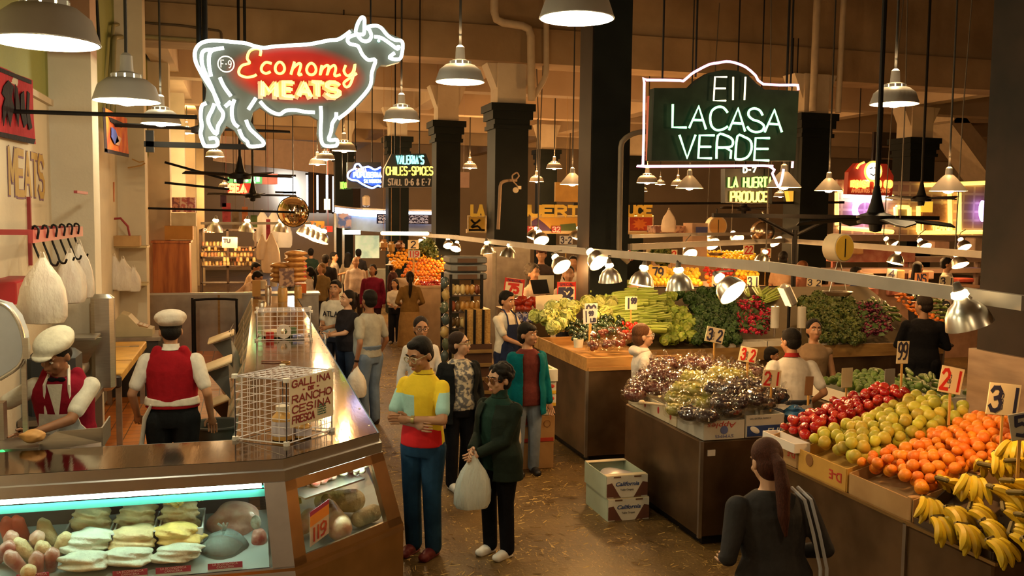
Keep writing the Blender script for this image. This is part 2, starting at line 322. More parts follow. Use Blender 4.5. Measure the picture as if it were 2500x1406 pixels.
# the tall steel column beside the celery and the column at the right edge, both run up to the high ceiling
s=MB().box((4.605,11.735,4.1),(.53,.47,8.2)); s.box((4.36,11.52,4.1),(.03,.03,8.2)); s.k=1; s.box((4.335,11.75,4.1),(.012,.46,8.2)); struct('pillar.010',s,[DARK,DARKB])
s=MB().box((5.72,5.62,4.1),(.56,.6,8.2)); struct('pillar.011',s,M('dark_brown_column',(.012,.01,.008),.6,spec=.15,col2=(.035,.022,.015),scale=1.5))
PLY=M('plywood_cladding',(.42,.28,.17),.7,col2=(.27,.17,.1),scale=2.2,stretch=(1,1,5))
s=MB().box((5.72,5.62,.885),(.64,.68,1.77)); struct('trim_8',s,PLY)
s=MB().box((4.94,17.76,1.08),(.76,.74,2.16)); s.k=1; s.box((4.94,17.38,1.1),(.6,.03,1.9)); struct('trim_9',s,[M('galvanised_cladding',(.4,.36,.3),.5,metal=.8,var=.3,scale=3),STEELD])
# pipes on the pillars and walls
PIPE=M('painted_pipe',(.5,.4,.28),.6,var=.15)
def pipe(name,pts,r,lab,mat=PIPE):
    P=[]; pts=[V(p) for p in pts]
    for i,p in enumerate(pts):
        if 0<i<len(pts)-1:
            a=(pts[i-1]-p).normalized(); b=(pts[i+1]-p).normalized(); q=r*2.2
            P+=[p+a*q,p+(a+b)*q*.25,p+b*q]
        else: P.append(p)
    s=MB().tube(P,r,10); return solo(name,s,mat,lab,'pipe')
pipe('drain_pipe',[at(1207,-60,17.1),at(1207,52,17.1),at(1296,66,17.1),at(1298,246,17.1)],.075,'cream drain pipe stepping sideways down the pillar behind the black column')
pipe('drain_pipe',[at(1334,-60,17.2),at(1334,185,17.2),at(1303,238,17.2)],.055,'thin cream pipe with an angled foot beside the stepped drain pipe')
pipe('drain_pipe',[at(1998,-60,16.6),at(1984,272,16.6)],.075,'straight cream pipe on the left of the pillar behind the bubble sign')
pipe('drain_pipe',[at(2063,-60,16.6),at(2046,275,16.6)],.06,'cream pipe along the right edge of the pillar behind the bubble sign')
pipe('wall_conduit',[atx(236,0,-1.86),atx(243,120,-1.86)],.02,'short dark conduit high on the left wall',BLACK)
pipe('wall_conduit',[atx(262,280,-1.84),atx(276,62,-1.84),atx(318,55,-1.84)],.025,'thin bent conduit on the green painted wall',M('olive_pipe',(.3,.26,.13),.6))
pipe('wall_conduit',[atx(272,290,-1.8),atx(279,92,-1.8),at(330,88,17.3),at(480,98,17.3)],.035,'thicker bent conduit running along the beam',M('olive_pipe',(.3,.26,.13),.6))
pipe('wall_conduit',[at(330,54,17.3),at(440,62,17.3),at(540,76,17.3),at(543,130,17.3)],.02,'thin sagging cable on the beam behind the cow sign',M('cable_brown',(.1,.07,.04),.7))
pipe('column_conduit',[at(1534,640,11.3),at(1511,620,11.3),at(1516,345,11.3),at(1545,325,11.3),at(1600,318,11.3)],.035,'bent conduit climbing the tall dark column',M('grey_conduit',(.17,.14,.1),.6))
pipe('column_conduit',[at(1216,560,16.9),at(1222,445,16.9),at(1240,440,16.9),at(1262,440,16.9)],.03,'bent conduit with loose cable on the dark pillar',M('grey_conduit2',(.3,.2,.12),.6))
pipe('loose_cable',[at(1258,440,16.8),at(1268,430,16.8),at(1262,420,16.8),at(1250,428,16.8),at(1252,442,16.8),at(1262,452,16.8),at(1266,462,16.8)],.014,'loose coiled cable ending in a round outlet on the dark pillar',M('grey_conduit2',(.3,.2,.12),.6))
s=MB().cyl(at(1259,464,16.8),at(1259,464,16.7),.055,.05,14); s.box(at(1268,458,16.75),(.06,.05,.06)); solo('outlet_box',s,M('outlet_cream',(.55,.45,.3),.6),'round outlet hanging from the loose cable on the dark pillar','outlet')
# hall far side: header wall, daylight openings, dark panels
s=MB().prism([at(520,330,33),at(520,392,33),at(850,430,37),at(850,352,37)],(.1,.5,0)); struct('wall_header',s,M('pink_header',(.62,.47,.4),.8,var=.1))
DAY=M('daylight_pane',(.8,.88,1),.3,em=9,emcol=(.8,.9,1),var=0)
FRAME=M('window_frame_dark',(.05,.04,.035),.6)
for n,(x0,y0,x1,y1) in enumerate(((674,428,720,470),(694,470,720,512),(748,425,752,510),(773,425,777,515),(796,425,801,510),(812,428,816,520))):
    a,b=at(x0,y0,46.6),at(x1,y1,46.6); s=MB(); c=(a+b)/2; s.box(c,(b.x-a.x,.06,a.z-b.z)); s.k=1
    for q in ((c.x,c.y-.04,a.z,b.x-a.x+.1,.1),(c.x,c.y-.04,b.z,b.x-a.x+.1,.1)): s.box((q[0],q[1],q[2]),(q[3],.08,q[4]))
    struct('window_%d'%(n+1),s,[DAY,FRAME])
for n,(x0,x1) in enumerate(((752,773),(777,796),(801,812),(842,880))):
    a,b=at(x0,420,46.4),at(x1,520,46.4); s=MB().box(((a.x+b.x)/2,46.4,(a.z+b.z)/2),(b.x-a.x,.1,a.z-b.z),b=.03); struct('door_%d'%(n+1),s,M('dark_door',(.05,.025,.02),.5))
# stair soffit slanting down on the right
s=MB().prism([at(2322,300,24),at(2432,452,24),at(2432,380,24),at(2350,275,24)],(0,1.2,0)); s.prism([at(2330,270,24),at(2440,275,24),at(2440,300,24),at(2330,300,24)],(0,1.2,0)); struct('stair_soffit',s,M('stair_cream',(.6,.47,.33),.8,var=.12))
s=MB(); a,b=at(2132,322,26),at(2215,470,26); s.box((a+b)/2,(b.x-a.x,.1,a.z-b.z)); s.k=1
for k in range(4): s.box((a.x+.5+(b.x-a.x-1)*.5,25.9,b.z+.3+k*.38),((b.x-a.x)*.8,.05,.05))
struct('window_7',s,[M('dark_glass',(.03,.02,.015),.25,spec=.7,var=0),M('window_bar',(.3,.22,.16),.5)])
# straw scattered over the floor: uncountable litter
s=MB()
for i in range(5200):
    x,y=random.uniform(.95,4.2),random.uniform(5.6,20); a=random.uniform(0,PI); l=random.uniform(.015,.05); d=V((math.cos(a),math.sin(a),0)); t=V((-d.y,d.x,0))*random.uniform(.0015,.003); p=V((x,y,.003+random.random()*.004))
    if random.random()<.5+.5*math.sin(x*3)*math.sin(y*1.7): s.add([p-d*l-t,p+d*l-t,p+d*l+t+V((0,0,.004)),p-d*l+t+V((0,0,.004))],[(0,1,2,3)])
solo('straw',s,M('straw',(.65,.45,.16),.8,var=.3),'loose straw and trimmings littered over the brown market floor','straw',loc=(2,9,0),kind='stuff',smooth=False)
# ================================================================== MEAT COUNTER (L shaped, glass front, chamfered corner)
TOP=1.2
GLASS=filmmat('case_glass',(.9,1,.95),.06,.03,0,1,0)
COPPER=M('coppery_steel',(.5,.33,.18),.3,metal=1,var=.2,scale=4)
SHINY=M('countertop_steel',(.27,.2,.14),.09,metal=1,var=.12,scale=5,stretch=(6,1,1),bump=.02,bscale=7)
mc=thing('meat_counter','long stainless steel butcher counter with lit glass front turning the corner','counter',(0,6.6,0))
T0,T1,T2,T3=V((-3.2,5.99,0)),V((.21,5.99,0)),V((.89,6.58,0)),V((.89,18.3,0))
I0,I1,I2=V((-3.2,6.57,0)),V((-.08,6.57,0)),V((.13,18.3,0))
up=lambda p,z: V((p[0],p[1],z))
def off(d): # outline pushed outward by d
    n=V((.59,-.68,0)).normalized(); q=T1+n*d; t=(5.99-d-q.y)/.59; b1=q+V((.68,.59,0))*t; t=(.89+d-q.x)/.68; b2=q+V((.68,.59,0))*t
    return [V((-3.2,5.99-d,0)),b1,b2,V((.89+d,18.3,0))]
s=MB().prism([up(p,1.165) for p in (T0,T1,T2,T3,I2,I1,I0)],(0,0,.035)); part('countertop',s,SHINY,mc,True,label='polished countertop')
# seams and rivets
s=MB()
for y in (8.6,10.6,12.6,14.6,16.6): s.box(((.15+.89)/2,y,1.2005),(.74,.004,.002))
s.box((.06,6.33,1.2005),(.004,.62,.002),rz=.55)
part('top_seam',s,STEELD,mc,True)
s=MB()
for k in range(18): s.sph((.86,6.8+k*.62,1.201),(.009,.009,.004),8,4)
part('rivets',s,STEEL,mc,True)
# trim band below the top
o0,o1=off(.012),off(.03); s=MB()
for a,b in ((0,1),(1,2),(2,3)):
    s.add([up(o0[a],1.2),up(o0[b],1.2),up(o0[b],1.135),up(o0[a],1.135),up(o1[b],1.13),up(o1[a],1.13),up(o1[b],1.06),up(o1[a],1.06)],[(0,3,2,1),(3,5,4,2),(5,7,6,4)])
BSTEEL=M('bright_steel',(.72,.73,.76),.3,metal=1,var=.08,scale=9)
part('trim_band',s,BSTEEL,mc,True,smooth=False)
# sloping front: posts, frames and panes
up2=off(.035); dn=off(.17); ZT,ZB=1.06,.55
def lerp(a,b,t): return a+(b-a)*t
def face(a,b,t0,t1,z0,z1,th=.03,inset=0):
    """slab on the sloping front between outline corners a,b; t along, z0..z1 height"""
    def P(t,z):
        k=(ZT-z)/(ZT-ZB); return up(lerp(lerp(up2[a],up2[b],t),lerp(dn[a],dn[b],t),k),z)
    A,B,Cc,D=P(t0,z0),P(t1,z0),P(t1,z1),P(t0,z1); n=(B-A).cross(D-A).normalized(); 
    return [A-n*inset,B-n*inset,Cc-n*inset,D-n*inset],-n*th
fr=MB(); cf=MB()
for a,b,t0,t1,z0,z1 in ((0,1,.962,1,.55,1.06),(0,1,0,1,.5,.56)): q,d=face(a,b,t0,t1,z0,z1,.04); fr.prism(q,d)
for a,b,t0,t1,z0,z1 in ((1,2,0,.1,.55,1.06),(1,2,.86,1,.55,1.06),(1,2,0,1,1.0,1.06),(1,2,0,1,.5,.6)): q,d=face(a,b,t0,t1,z0,z1,.04); cf.prism(q,d)
for k in range(7):
    t=k/6*.97; q,d=face(2,3,t,t+.012,.55,1.06,.04); fr.prism(q,d)
q,d=face(2,3,0,1,.5,.57,.04); fr.prism(q,d)
part('glass_frame',fr,BSTEEL,mc,True,smooth=False); part('corner_frame',cf,COPPER,mc,True,smooth=False,label='copper toned corner frame')
for a,b,t0,t1,z0 in ((0,1,0,.962,.56),(1,2,.1,.86,.6),(2,3,.012,.97,.57)):
    q,d=face(a,b,t0,t1,z0,1.0 if a==1 else 1.06,.006,.012); part('front_pane',MB().prism(q,d),GLASS,mc,True,smooth=False)
b0=off(.175); s=MB()
for a,b in ((0,1),(1,2),(2,3)): s.quad(up(b0[a],0),up(b0[b],0),up(b0[b],.55),up(b0[a],.55))
part('base_panel',s,COPPER,mc,True,smooth=False)
# inside: white lined deck, back wall, narrow shelf, fluorescent tube
LINER=M('white_liner',(.42,.5,.46),.4,var=.04)
s=MB(); w0=off(.15); w1=off(-.4)
q_=V((.12,w0[0].y,0)); s.add([up(w0[0],.56),up(q_,.56),up(V((.12,6.5,0)),.72),up(V((-3.2,6.5,0)),.72),up(q_,.5),up(w0[1],.5),up(w0[2],.5),up(w0[3],.5),up(w1[3],.5),up(V((.4,7.3,0)),.5),up(V((.12,7.0,0)),.5),up(V((.12,6.5,0)),.5)],[(0,1,2,3),(1,4,11,2),(4,5,10),(5,6,9,10),(6,7,8,9)])
part('display_deck',s,LINER,mc,True,smooth=False)
s=MB().box((-1.6,6.54,.9),(3.2,.02,.5)); s.box((-1.6,6.5,1.15),(3.2,.5,.02)); part('case_back',s,M('case_dark_back',(.06,.05,.045),.5),mc,True)
AQUA=M('aqua_shelf',(.1,.5,.42),.4,var=.06)
s=MB().box((-1.5,6.16,.985),(3.2,.15,.012),R=Matrix.Rotation(-.22,3,'X')); s.box((-1.5,6.075,.965),(3.2,.012,.045)); sh=part('lamp_shelf',s,AQUA,mc,True,label='aqua perforated shelf under the tube lamp')
s=MB()
for k in range(22): s.sph((-2.9+k*.13,6.13+.06*(k%2),.994),(.016,.008,.003),8,4)
part('perforation',s,M('aqua_dark',(.08,.3,.28),.6),sh,True)
s=MB().cyl((-3.1,6.03,1.03),(.08,6.03,1.03),.02,n=12); part('fluorescent_tube',s,M('tube_white',(.85,1,.95),.3,em=19,emcol=(.66,1,.82),var=0),mc,True,label='glowing white fluorescent tube')
s=MB().cyl((.4,6.3,1.02),(.8,6.65,1.02),.018,n=12); part('corner_tube',s,M('tube_white2',(.85,1,.95),.3,em=80,emcol=(.75,1,.82),var=0),mc,True)
s=MB().cyl((.8,7.0,1.03),(.8,17.5,1.03),.014,n=8); part('side_tube',s,M('tube_white3',(.85,1,.95),.3,em=5,emcol=(.85,1,.9),var=0),mc,True)
s=MB().box((.52,6.72,.85),(.62,.02,.012),rz=.3); s.prism([(.36,6.2,.86),(.8,6.58,.86),(.72,6.9,.86),(.2,6.5,.86)],(0,0,.012)); part('upper_shelf',s,STEEL,mc,True)
# rear side of the long arm: leaning sliding doors
for k in range(13):
    y=7.0+k*.86; s=MB(); A,B,Cc,D=V((.1,y,1.15)),V((.1,y+.8,1.15)),V((-.2,y+.8,.5)),V((-.2,y,.5))
    s.prism([A,B,Cc,D],(-.012,0,-.006)); d=part('rear_door',s,M('rear_glass',(.45,.62,.55),.12,spec=.8,var=.2),mc,True,smooth=False)
    f=MB(); f.tube([A,B,Cc,D],.02,6,closed=True); f.cyl(lerp(A,D,.5),lerp(B,Cc,.5),.012,n=6); part('door_frame',f,STEEL,d,True)
s=MB().box((-.1,12.5,.3),(.1,11.4,.42)); s.box((-1.6,6.6,.55),(3.1,.04,1.1)); part('rear_panel',s,STEELD,mc,True)
# ------------------------------------------------------------------ meat behind the glass
def lump(n,m,amp,seed,fr=3.):
    r=random.Random(seed); ph=[(r.uniform(1,fr),r.uniform(1,fr),r.uniform(1,fr),r.uniform(0,6)) for _ in range(5)]
    return lambda p: 1+amp*sum(math.sin(a*p.x*2+b*p.y*2+c*p.z*2+d) for a,b,c,d in ph)/2.2
TRAY=M('clear_tray',(.75,.8,.78),.15,var=.05,spec=.8)
def tray(x,y,z,wd=.3,dp=.34,rz=0,lab=''):
    s=MB(); h=.09
    for sx,sy,a,b in ((0,-1,wd,.008),(0,1,wd,.008),(-1,0,.008,dp),(1,0,.008,dp)): s.box((sx*wd/2,sy*dp/2,h/2),(a,b,h))
    s.box((0,0,.005),(wd,dp,.01)); s.tube([(-wd/2,-dp/2,h),(wd/2,-dp/2,h),(wd/2,dp/2,h),(-wd/2,dp/2,h)],.008,6,closed=True)
    return solo('meat_tray',s,TRAY,lab,'tray',(x,y,z),None,rz=rz,local=True)
TRIPE=M('pale_tripe',(.8,.62,.32),.45,var=.2,scale=14,bump=.4,bscale=45); TRIPEG=M('white_tripe',(.75,.8,.62),.45,var=.15,scale=14,bump=.4,bscale=50)
SKINY=M('yellow_chicken',(.85,.6,.18),.5,var=.25,scale=16,bump=.3,bscale=50); REDM=M('red_meat',(.35,.06,.04),.35,col2=(.65,.4,.3),scale=9,bump=.3,bscale=40,coat=.3)
PINKM=M('pink_pork',(.72,.48,.34),.4,col2=(.5,.22,.15),scale=8,bump=.2,coat=.3); FILM=M('film_wrap',(.8,.95,.85),.08,trans=.75,ior=1.1,var=0,spec=.8)
def folded(x,y,z,wd,dp,h,seed,mat,lab,n=3):
    s=MB(); r=random.Random(seed)
    for k in range(n): s.sph((r.uniform(-.02,.02),r.uniform(-.015,.015)+k*.012,h*(k+.6)/n),(wd/2*(1-.08*k),dp/2*(1-.1*k),h/n*.8),28,14,f=lump(0,0,.09,seed+k,4))
    return skin('folded_tripe',s,mat,.006,2)
def place(o,loc,lab,cat,group=None,name=None):
    o.location=loc; props(o,lab,cat,group)
    if name: o.name=name
    return o
for k,px in enumerate((225,335,440)):
    X=at(px,1320,6.25).x; c=('the left tray','the middle tray','the right tray')[k]
    tray(X,6.27,.675,.29,.4,0,'clear low tray under the pale folded meat, '+('leftmost of three','middle of three','nearest the corner post')[k])
    for Y,z,wd,dp,h,mat,lab,n in ((6.3,.69,.27,.24,.17,TRIPE,'tan folded tripe heaped at the back of '+c,3),(6.1,.665,.3,.26,.11,(TRIPEG,TRIPE,SKINY)[k],'pale folded tripe in front of '+c,2),(5.95,.615,.31,.2,.08,TRIPEG,'lowest roll of white tripe at the pane below '+c,2)):
        o=folded(0,0,0,wd,dp,h,11+k+int(Y*10),mat,lab,n); place(o,(X,Y,z),lab,'meat')
s=MB(); r=random.Random(5)
for k in range(70):
    a=r.uniform(0,6.28); q=r.random()**.5; c=V((math.cos(a)*q*.13,math.sin(a)*q*.1,.02+.07*(1-q*q)+r.random()*.02)); d=V((r.uniform(-1,1),r.uniform(-1,1),r.uniform(-.3,.3)))*.05; s.tube([c-d,c+V((0,0,.012)),c+d],.011,6)
p=at(440,1320,6.25); p.z=.9; solo('shredded_skin',s,SKINY,'heap of shredded yellow chicken skin on top of the right tray','meat',(p.x,6.28,p.z-.03),local=True)
r=random.Random(8)
for k,(px,py,c) in enumerate(((118,1300,1),(88,1322,0),(150,1330,1),(30,1330,0),(62,1345,1),(112,1345,1),(20,1300,2),(50,1292,2),(40,1375,3),(125,1372,3),(90,1385,3),(70,1402,1),(8,1350,3))):
    p=at(px,py,6.2-.003*(py-1300)); s=MB(); d=V((r.uniform(-.4,.4),r.uniform(-.5,0),r.uniform(.3,1))).normalized()*.075
    s.cap(-d*.8,d*.6,.035,.045); s.sph(d*.9,(.03,.04,.04)); s.sph(d*.75+V((.025,0,0)),(.022,.03,.035))
    o=skin('pork_foot' if c!=3 else 'meat_chunk',s,(PINKM,TRIPE,M('red_pepper_meat',(.7,.09,.03),.4),REDM)[c],.008,3); place(o,p,('pale pork foot in the heap at the left end of the case','pale pork foot in the heap at the left end of the case','bright red meat piece behind the pork feet','dark red meat chunk under the pork feet')[c],'meat',('pork feet heap','pork feet heap','red meat pieces','dark meat chunks')[c])
for k,(px,py,Y,rx,rz_,mat,lab) in enumerate(((545,1345,6.1,.15,.13,FILM,'big clear plastic bag of meat near the corner post'),(572,1275,6.35,.17,.13,PINKM,'large pink joint of meat behind the plastic bag'),(632,1315,6.12,.05,.07,REDM,'red marbled meat piece against the corner post'),(635,1395,5.95,.07,.07,REDM,'red meat wrapped in film at the foot of the corner post'),(625,1275,6.2,.035,.05,TRIPEG,'white paper cup standing behind the red meat'))):
    p=at(px,py,Y); s=MB().sph((0,0,0),(rx,rx*.9,rz_),24,14,f=lump(0,0,.07,30+k))
    if mat is FILM:
        for q in range(3): s.tube([(0,0,rz_*.8),(.01*q,0,rz_*1.2),(.03*(q-1),0,rz_*1.4)],.008,6)
        o=solo('bagged_meat',s,mat,lab,'meat',p,local=True); i=MB().sph((0,0,-.01),(rx*.8,rx*.7,rz_*.75),20,12,f=lump(0,0,.12,77)); part('meat',i,PINKM,o)
    else: o=skin('meat_joint',s,mat,.008,2); place(o,p,lab,'meat')
# case labels: red header over white card
LRED=M('label_red',(.45,.05,.1),.5,var=.05); LWHT=M('label_white',(.8,.82,.78),.5,var=.04); LTXT=M('label_text',(.85,.7,.7),.6,var=0)
def txt(s,size,mat_unused=None,extrude=.001,offset=0,align='LEFT'):
    c=bpy.data.curves.new('t','FONT'); c.body=s; c.size=size; c.extrude=extrude; c.offset=offset; c.align_x=align; c.resolution_u=3
    o=bpy.data.objects.new('t',c); me=o.to_mesh(); b=MB(); b.add([tuple(v.co) for v in me.vertices],[tuple(p.vertices) for p in me.polygons]); o.to_mesh_clear(); bpy.data.objects.remove(o); bpy.data.curves.remove(c); return b
def orient(mb,o,u,v):
    o,u,v=V(o),V(u).normalized(),V(v).normalized(); n=u.cross(v); mb.v=[tuple(o+u*p[0]+v*p[1]+n*p[2]) for p in mb.v]; return mb
def text(s,o,u,v,size,align='LEFT',offset=0,ext=.001): return orient(txt(s,size,extrude=ext,offset=offset,align=align),o,u,v)
for k,(x0,x1,y0,lab) in enumerate(((507,592,1376,'red and white case label under the plastic bag'),(380,466,1386,'red and white case label under the yellow chicken skin'),(275,360,1394,'red and white case label under the middle tray'),(40,120,1402,'red and white case label at the left end of the case'))):
    a,b=at(x0,y0,5.86),at(x1,y0-3,5.86); wd=b.x-a.x; c=thing('case_label',lab,'price tag',(a.x,5.86,a.z-.11)); 
    part('card',MB().box((wd/2,0,.035),(wd,.004,.075)),LWHT,c); part('header',MB().box((wd/2,-.001,.09),(wd,.005,.036)),LRED,c)
    tx=text('LA ECONOMICA',(wd/2,-.004,.094),(1,0,0),(0,0,1),.02,'CENTER'); t2=text('CARNICERIA',(wd/2,-.004,.077),(1,0,0),(0,0,1),.018,'CENTER'); tx.add(t2.v,t2.f); part('lettering',tx,LTXT,c,smooth=False)
# corner window: chopped meat on the upper shelf, hams below, 119 tag
for k,(px,py,Y,mat,r_,lab) in enumerate(((790,1170,6.55,REDM,.075,'dark red chopped meat on the upper corner shelf'),(760,1180,6.5,REDM,.05,'small red meat piece on the upper corner shelf'))):
    p=at(px,py,Y); s=MB(); r=random.Random(k)
    for q in range(14): s.sph((r.uniform(-r_,r_),r.uniform(-.05,.05),r.uniform(0,.05)),r.uniform(.02,.04),10,6)
    o=skin('chopped_meat',s,mat,.008,2); place(o,(p.x,p.y,.875),lab,'meat')
p=at(855,1165,6.72); s=MB(); r=random.Random(9)
for q in range(60): s.sph((r.uniform(-.1,.12),r.uniform(-.1,.1),.015+r.uniform(0,.09)),(r.uniform(.015,.03),.02,r.uniform(.012,.025)),9,6)
solo('tripe_pieces',s,M('pale_pieces',(.85,.78,.5),.45,var=.2,scale=20),'heap of pale chopped pieces on the upper corner shelf','meat',(p.x,p.y,.872),local=True)
HAM=M('ham_skin',(.62,.48,.26),.45,col2=(.5,.2,.1),scale=7,bump=.25,bscale=30,coat=.2)
for k,(a,b_,r0,r1,lab) in enumerate(((V((.56,6.66,.66)),V((.6,6.34,.6)),.05,.088,'big ham with a dark shank lying in the corner window'),(V((.55,6.98,.6)),V((.76,6.95,.6)),.08,.09,'pale ham behind the big ham'),(V((.76,6.6,.57)),V((.88,6.72,.57)),.06,.065,'pale slab of pork at the right of the corner window'),(V((.36,6.45,.6)),V((.42,6.62,.6)),.06,.07,'pale ham at the left of the corner window'))):
    c_=(a+b_)/2; d=(b_-a)/2; s=MB().cap(-d,d,r0,r1); s.sph(d*.7,(r1,r1,r1*.9),f=lump(0,0,.06,k))
    if k==0: s.cap(-d,-d*1.5,.04,.03)
    o=skin('ham',s,HAM if k in (0,3) else TRIPE,.009,3)
    if k==0: part('shank',MB().cyl(-d*1.45,-d*1.75,.034,.04,12),M('dark_shank',(.12,.07,.03),.6),o)
    place(o,c_,lab,'meat')
p0,p1=at(757,1318,6.02),at(803,1284,6.12); u=(p1-p0); u.z=0; wd=u.length; u.normalize(); n=V((u.y,-u.x,0))
c=thing('price_tag','orange price tag reading 119 in the corner window','price tag',(p0.x,p0.y,.6)); P=lambda a,z: u*a+V((0,0,z))
card=MB().prism([P(0,-.0),P(wd,.05),P(wd,.27),P(0,.22)],-n*.004); part('card',card,M('tag_pale',(.8,.6,.45),.5,var=.05),c,smooth=False)
part('header',MB().prism([P(0,.2)+n*.002,P(wd,.25)+n*.002,P(wd,.28)+n*.002,P(0,.23)+n*.002],-n*.004),LRED,c,smooth=False)
part('orange_panel',MB().prism([P(0,.13)+n*.002,P(wd,.18)+n*.002,P(wd,.25)+n*.002,P(0,.2)+n*.002],-n*.003),M('tag_orange',(.9,.3,.05),.5,var=.05),c,smooth=False)
part('figures',word(MB(),'119',P(.02,.03)+n*.003,(u+V((0,0,.3))).normalized(),(0,0,1),.085,.007,ribbon=True,fit=wd*.75),M('tag_red',(.6,.04,.02),.5),c,smooth=False)
# ------------------------------------------------------------------ on the counter: wire baskets, jars, tools
WIREM=M('white_wire',(.82,.78,.82),.4,var=.03)
def cage(lab,c,uv,d,h,nx,ny,nz):
    """open wire cube: c base corner, uv two edge directions, d lengths"""
    t=thing('wire_basket',lab,'basket',c); u,v=[V((*q,0)).normalized() for q in uv]; Z=V((0,0,1)); n=0
    def panel(o,a,la,na,b,lb,nb):
        s=MB()
        for i in range(na+1): s.cyl(o+a*(la*i/na),o+a*(la*i/na)+b*lb,.0028 if 0<i<na else .005,n=5)
        for i in range(nb+1): s.cyl(o+b*(lb*i/nb),o+b*(lb*i/nb)+a*la,.0028 if 0<i<nb else .005,n=5)
        part('wire_panel',s,WIREM,t)
    O=V((0,0,.012)); panel(O,u,d[0],nx,Z,h,nz); panel(O,v,d[1],ny,Z,h,nz); panel(O+v*d[1],u,d[0],nx,Z,h,nz); panel(O+u*d[0],v,d[1],ny,Z,h,nz); panel(O+Z*h,u,d[0],nx,v,d[1],ny)
    for a in (0,1):
        for b in (0,1):
            for e in (0,1): part('corner_clip',MB().cyl(O+u*d[0]*a+v*d[1]*b+Z*(h*e-.014),O+u*d[0]*a+v*d[1]*b+Z*(h*e+.014),.022,n=12),WHITEP,t)
    return t,u,v,O
c1=atz(700,1088,1.2); a1=atz(575,1074,1.2); b1=atz(810,1052,1.2)
t,u,v,O=cage('white wire cube basket carrying the handwritten Gallina sign',c1,((a1-c1)[:2],(b1-c1)[:2]),((a1-c1).length,(b1-c1).length),.43,7,8,8)
L1=(b1-c1).length; nrm=v.cross(V((0,0,1))).normalized()
o=c1+nrm*.012+V((0,0,.115)); sg=thing('paper_sign','handwritten paper sign Gallina de rancho cesina fresca on wire basket','sign',o)
part('sheet',MB().prism([v*.02,v*(L1*1.0),v*(L1*1.0)+V((0,0,.335)),v*.02+V((0,0,.325))],nrm*.002),M('sign_paper',(.78,.68,.48),.7,var=.08),sg,smooth=False)
INK=M('maroon_ink',(.25,.02,.02),.7,var=.1)
for wd_,z,x0,fit,h in (('GALLINA',.272,.03,.3,.046),('- DE -',.232,.11,.13,.022),('RANCHO',.165,.03,.31,.05),('CESINA',.095,.03,.3,.05),('FRESCA',.025,.03,.17,.05)):
    part('lettering',word(MB(),wd_,v*(x0*L1/.36)+nrm*.003+V((0,0,z)),v,(0,0,1),h*.95,.0045,ribbon=True,fit=fit*L1/.36,slant=.08),INK,sg,smooth=False)
s=MB()
for k in range(5): s.add(*(lambda q:(q.v,q.f))(word(MB(),'NANUMAN'[:5+k%2],v*(.23*L1/.36)+nrm*.003+V((0,0,.1-.016*k)),v,(0,0,1),.009,.0012,ribbon=True,fit=.09)))
part('fine_print',s,M('green_ink',(.08,.2,.15),.7),sg,smooth=False)
jm=M('jar_yellow',(.72,.42,.12),.25,var=.2,coat=.5,scale=8)
for k,(q,lab) in enumerate(((c1+u*.14+v*.14,'tall plastic jar of yellow liquid inside the wire basket'),(c1+u*.06+v*.25,'low yellow tub beside the tall jar inside the wire basket'))):
    t=thing('plastic_jar',lab,'jar',(q.x,q.y,1.205)); h=(.2,.1)[k]; r_=(.075,.06)[k]
    part('body',MB().lathe([(0,0),(r_*.95,0),(r_,.01),(r_,h*.75),(r_*.6,h*.92),(r_*.55,h)],n=20),jm,t); part('lid',MB().lathe([(r_*.6,h),(r_*.62,h+.03),(0,h+.032)],n=20),M('lid_pale',(.7,.62,.5),.5),t)
    part('label',MB().lathe([(r_*1.01,h*.15),(r_*1.01,h*.65)],n=20),M('jar_label',(.65,.6,.68),.5,var=.1),t)
c2=atz(626,832,1.2); a2=atz(756,834,1.2)
t,u,v,O=cage('second white wire basket further along the counter',c2,((1,-.04),(.04,1)),((a2-c2).length,.5),.34,8,5,6)
q=c2+V((.33,.1,.005)); solo('tape_roll',MB().lathe([(.04,-.03),(.085,-.03),(.085,.03),(.04,.03),(.04,-.03)],(0,0,.09),24,(0,1,0)),M('paper_white',(.75,.68,.62),.6,var=.05),'roll of white paper tape inside the second wire basket','tape roll',(q.x,q.y,1.205),local=True)
q=c2+V((.16,.08,.005)); solo('red_tin',MB().lathe([(0,0),(.05,0),(.05,.09),(0,.09)],n=18),M('tin_red',(.5,.03,.02),.3,var=.1),'red tin standing in the second wire basket','tin',(q.x,q.y,1.205),local=True)
q=c2+V((.5,.08,.02)); solo('soda_can',MB().lathe([(0,-.07),(.03,-.07),(.034,-.06),(.034,.06),(.03,.07),(0,.07)],(0,0,.034),18,(1,.1,0)),M('can_silver',(.7,.7,.8),.25,metal=.6,col2=(.15,.2,.6),scale=14),'silver and blue can lying in the second wire basket','can',(q.x,q.y,1.2),local=True)
q=c2+V((.2,.32,.005)); solo('paper_stack',MB().box((0,0,.04),(.2,.28,.08),rz=.3,b=.01),M('paper_cream',(.7,.58,.4),.7,var=.1),'cream paper bundle inside the second wire basket','paper',(q.x,q.y,1.205),local=True)
q=c2+V((.42,.3,.005)); solo('green_carton',MB().box((0,0,.06),(.14,.1,.12),b=.01),M('carton_green',(.1,.16,.07),.6,var=.2),'dark green carton at the back of the second wire basket','carton',(q.x,q.y,1.205),local=True)
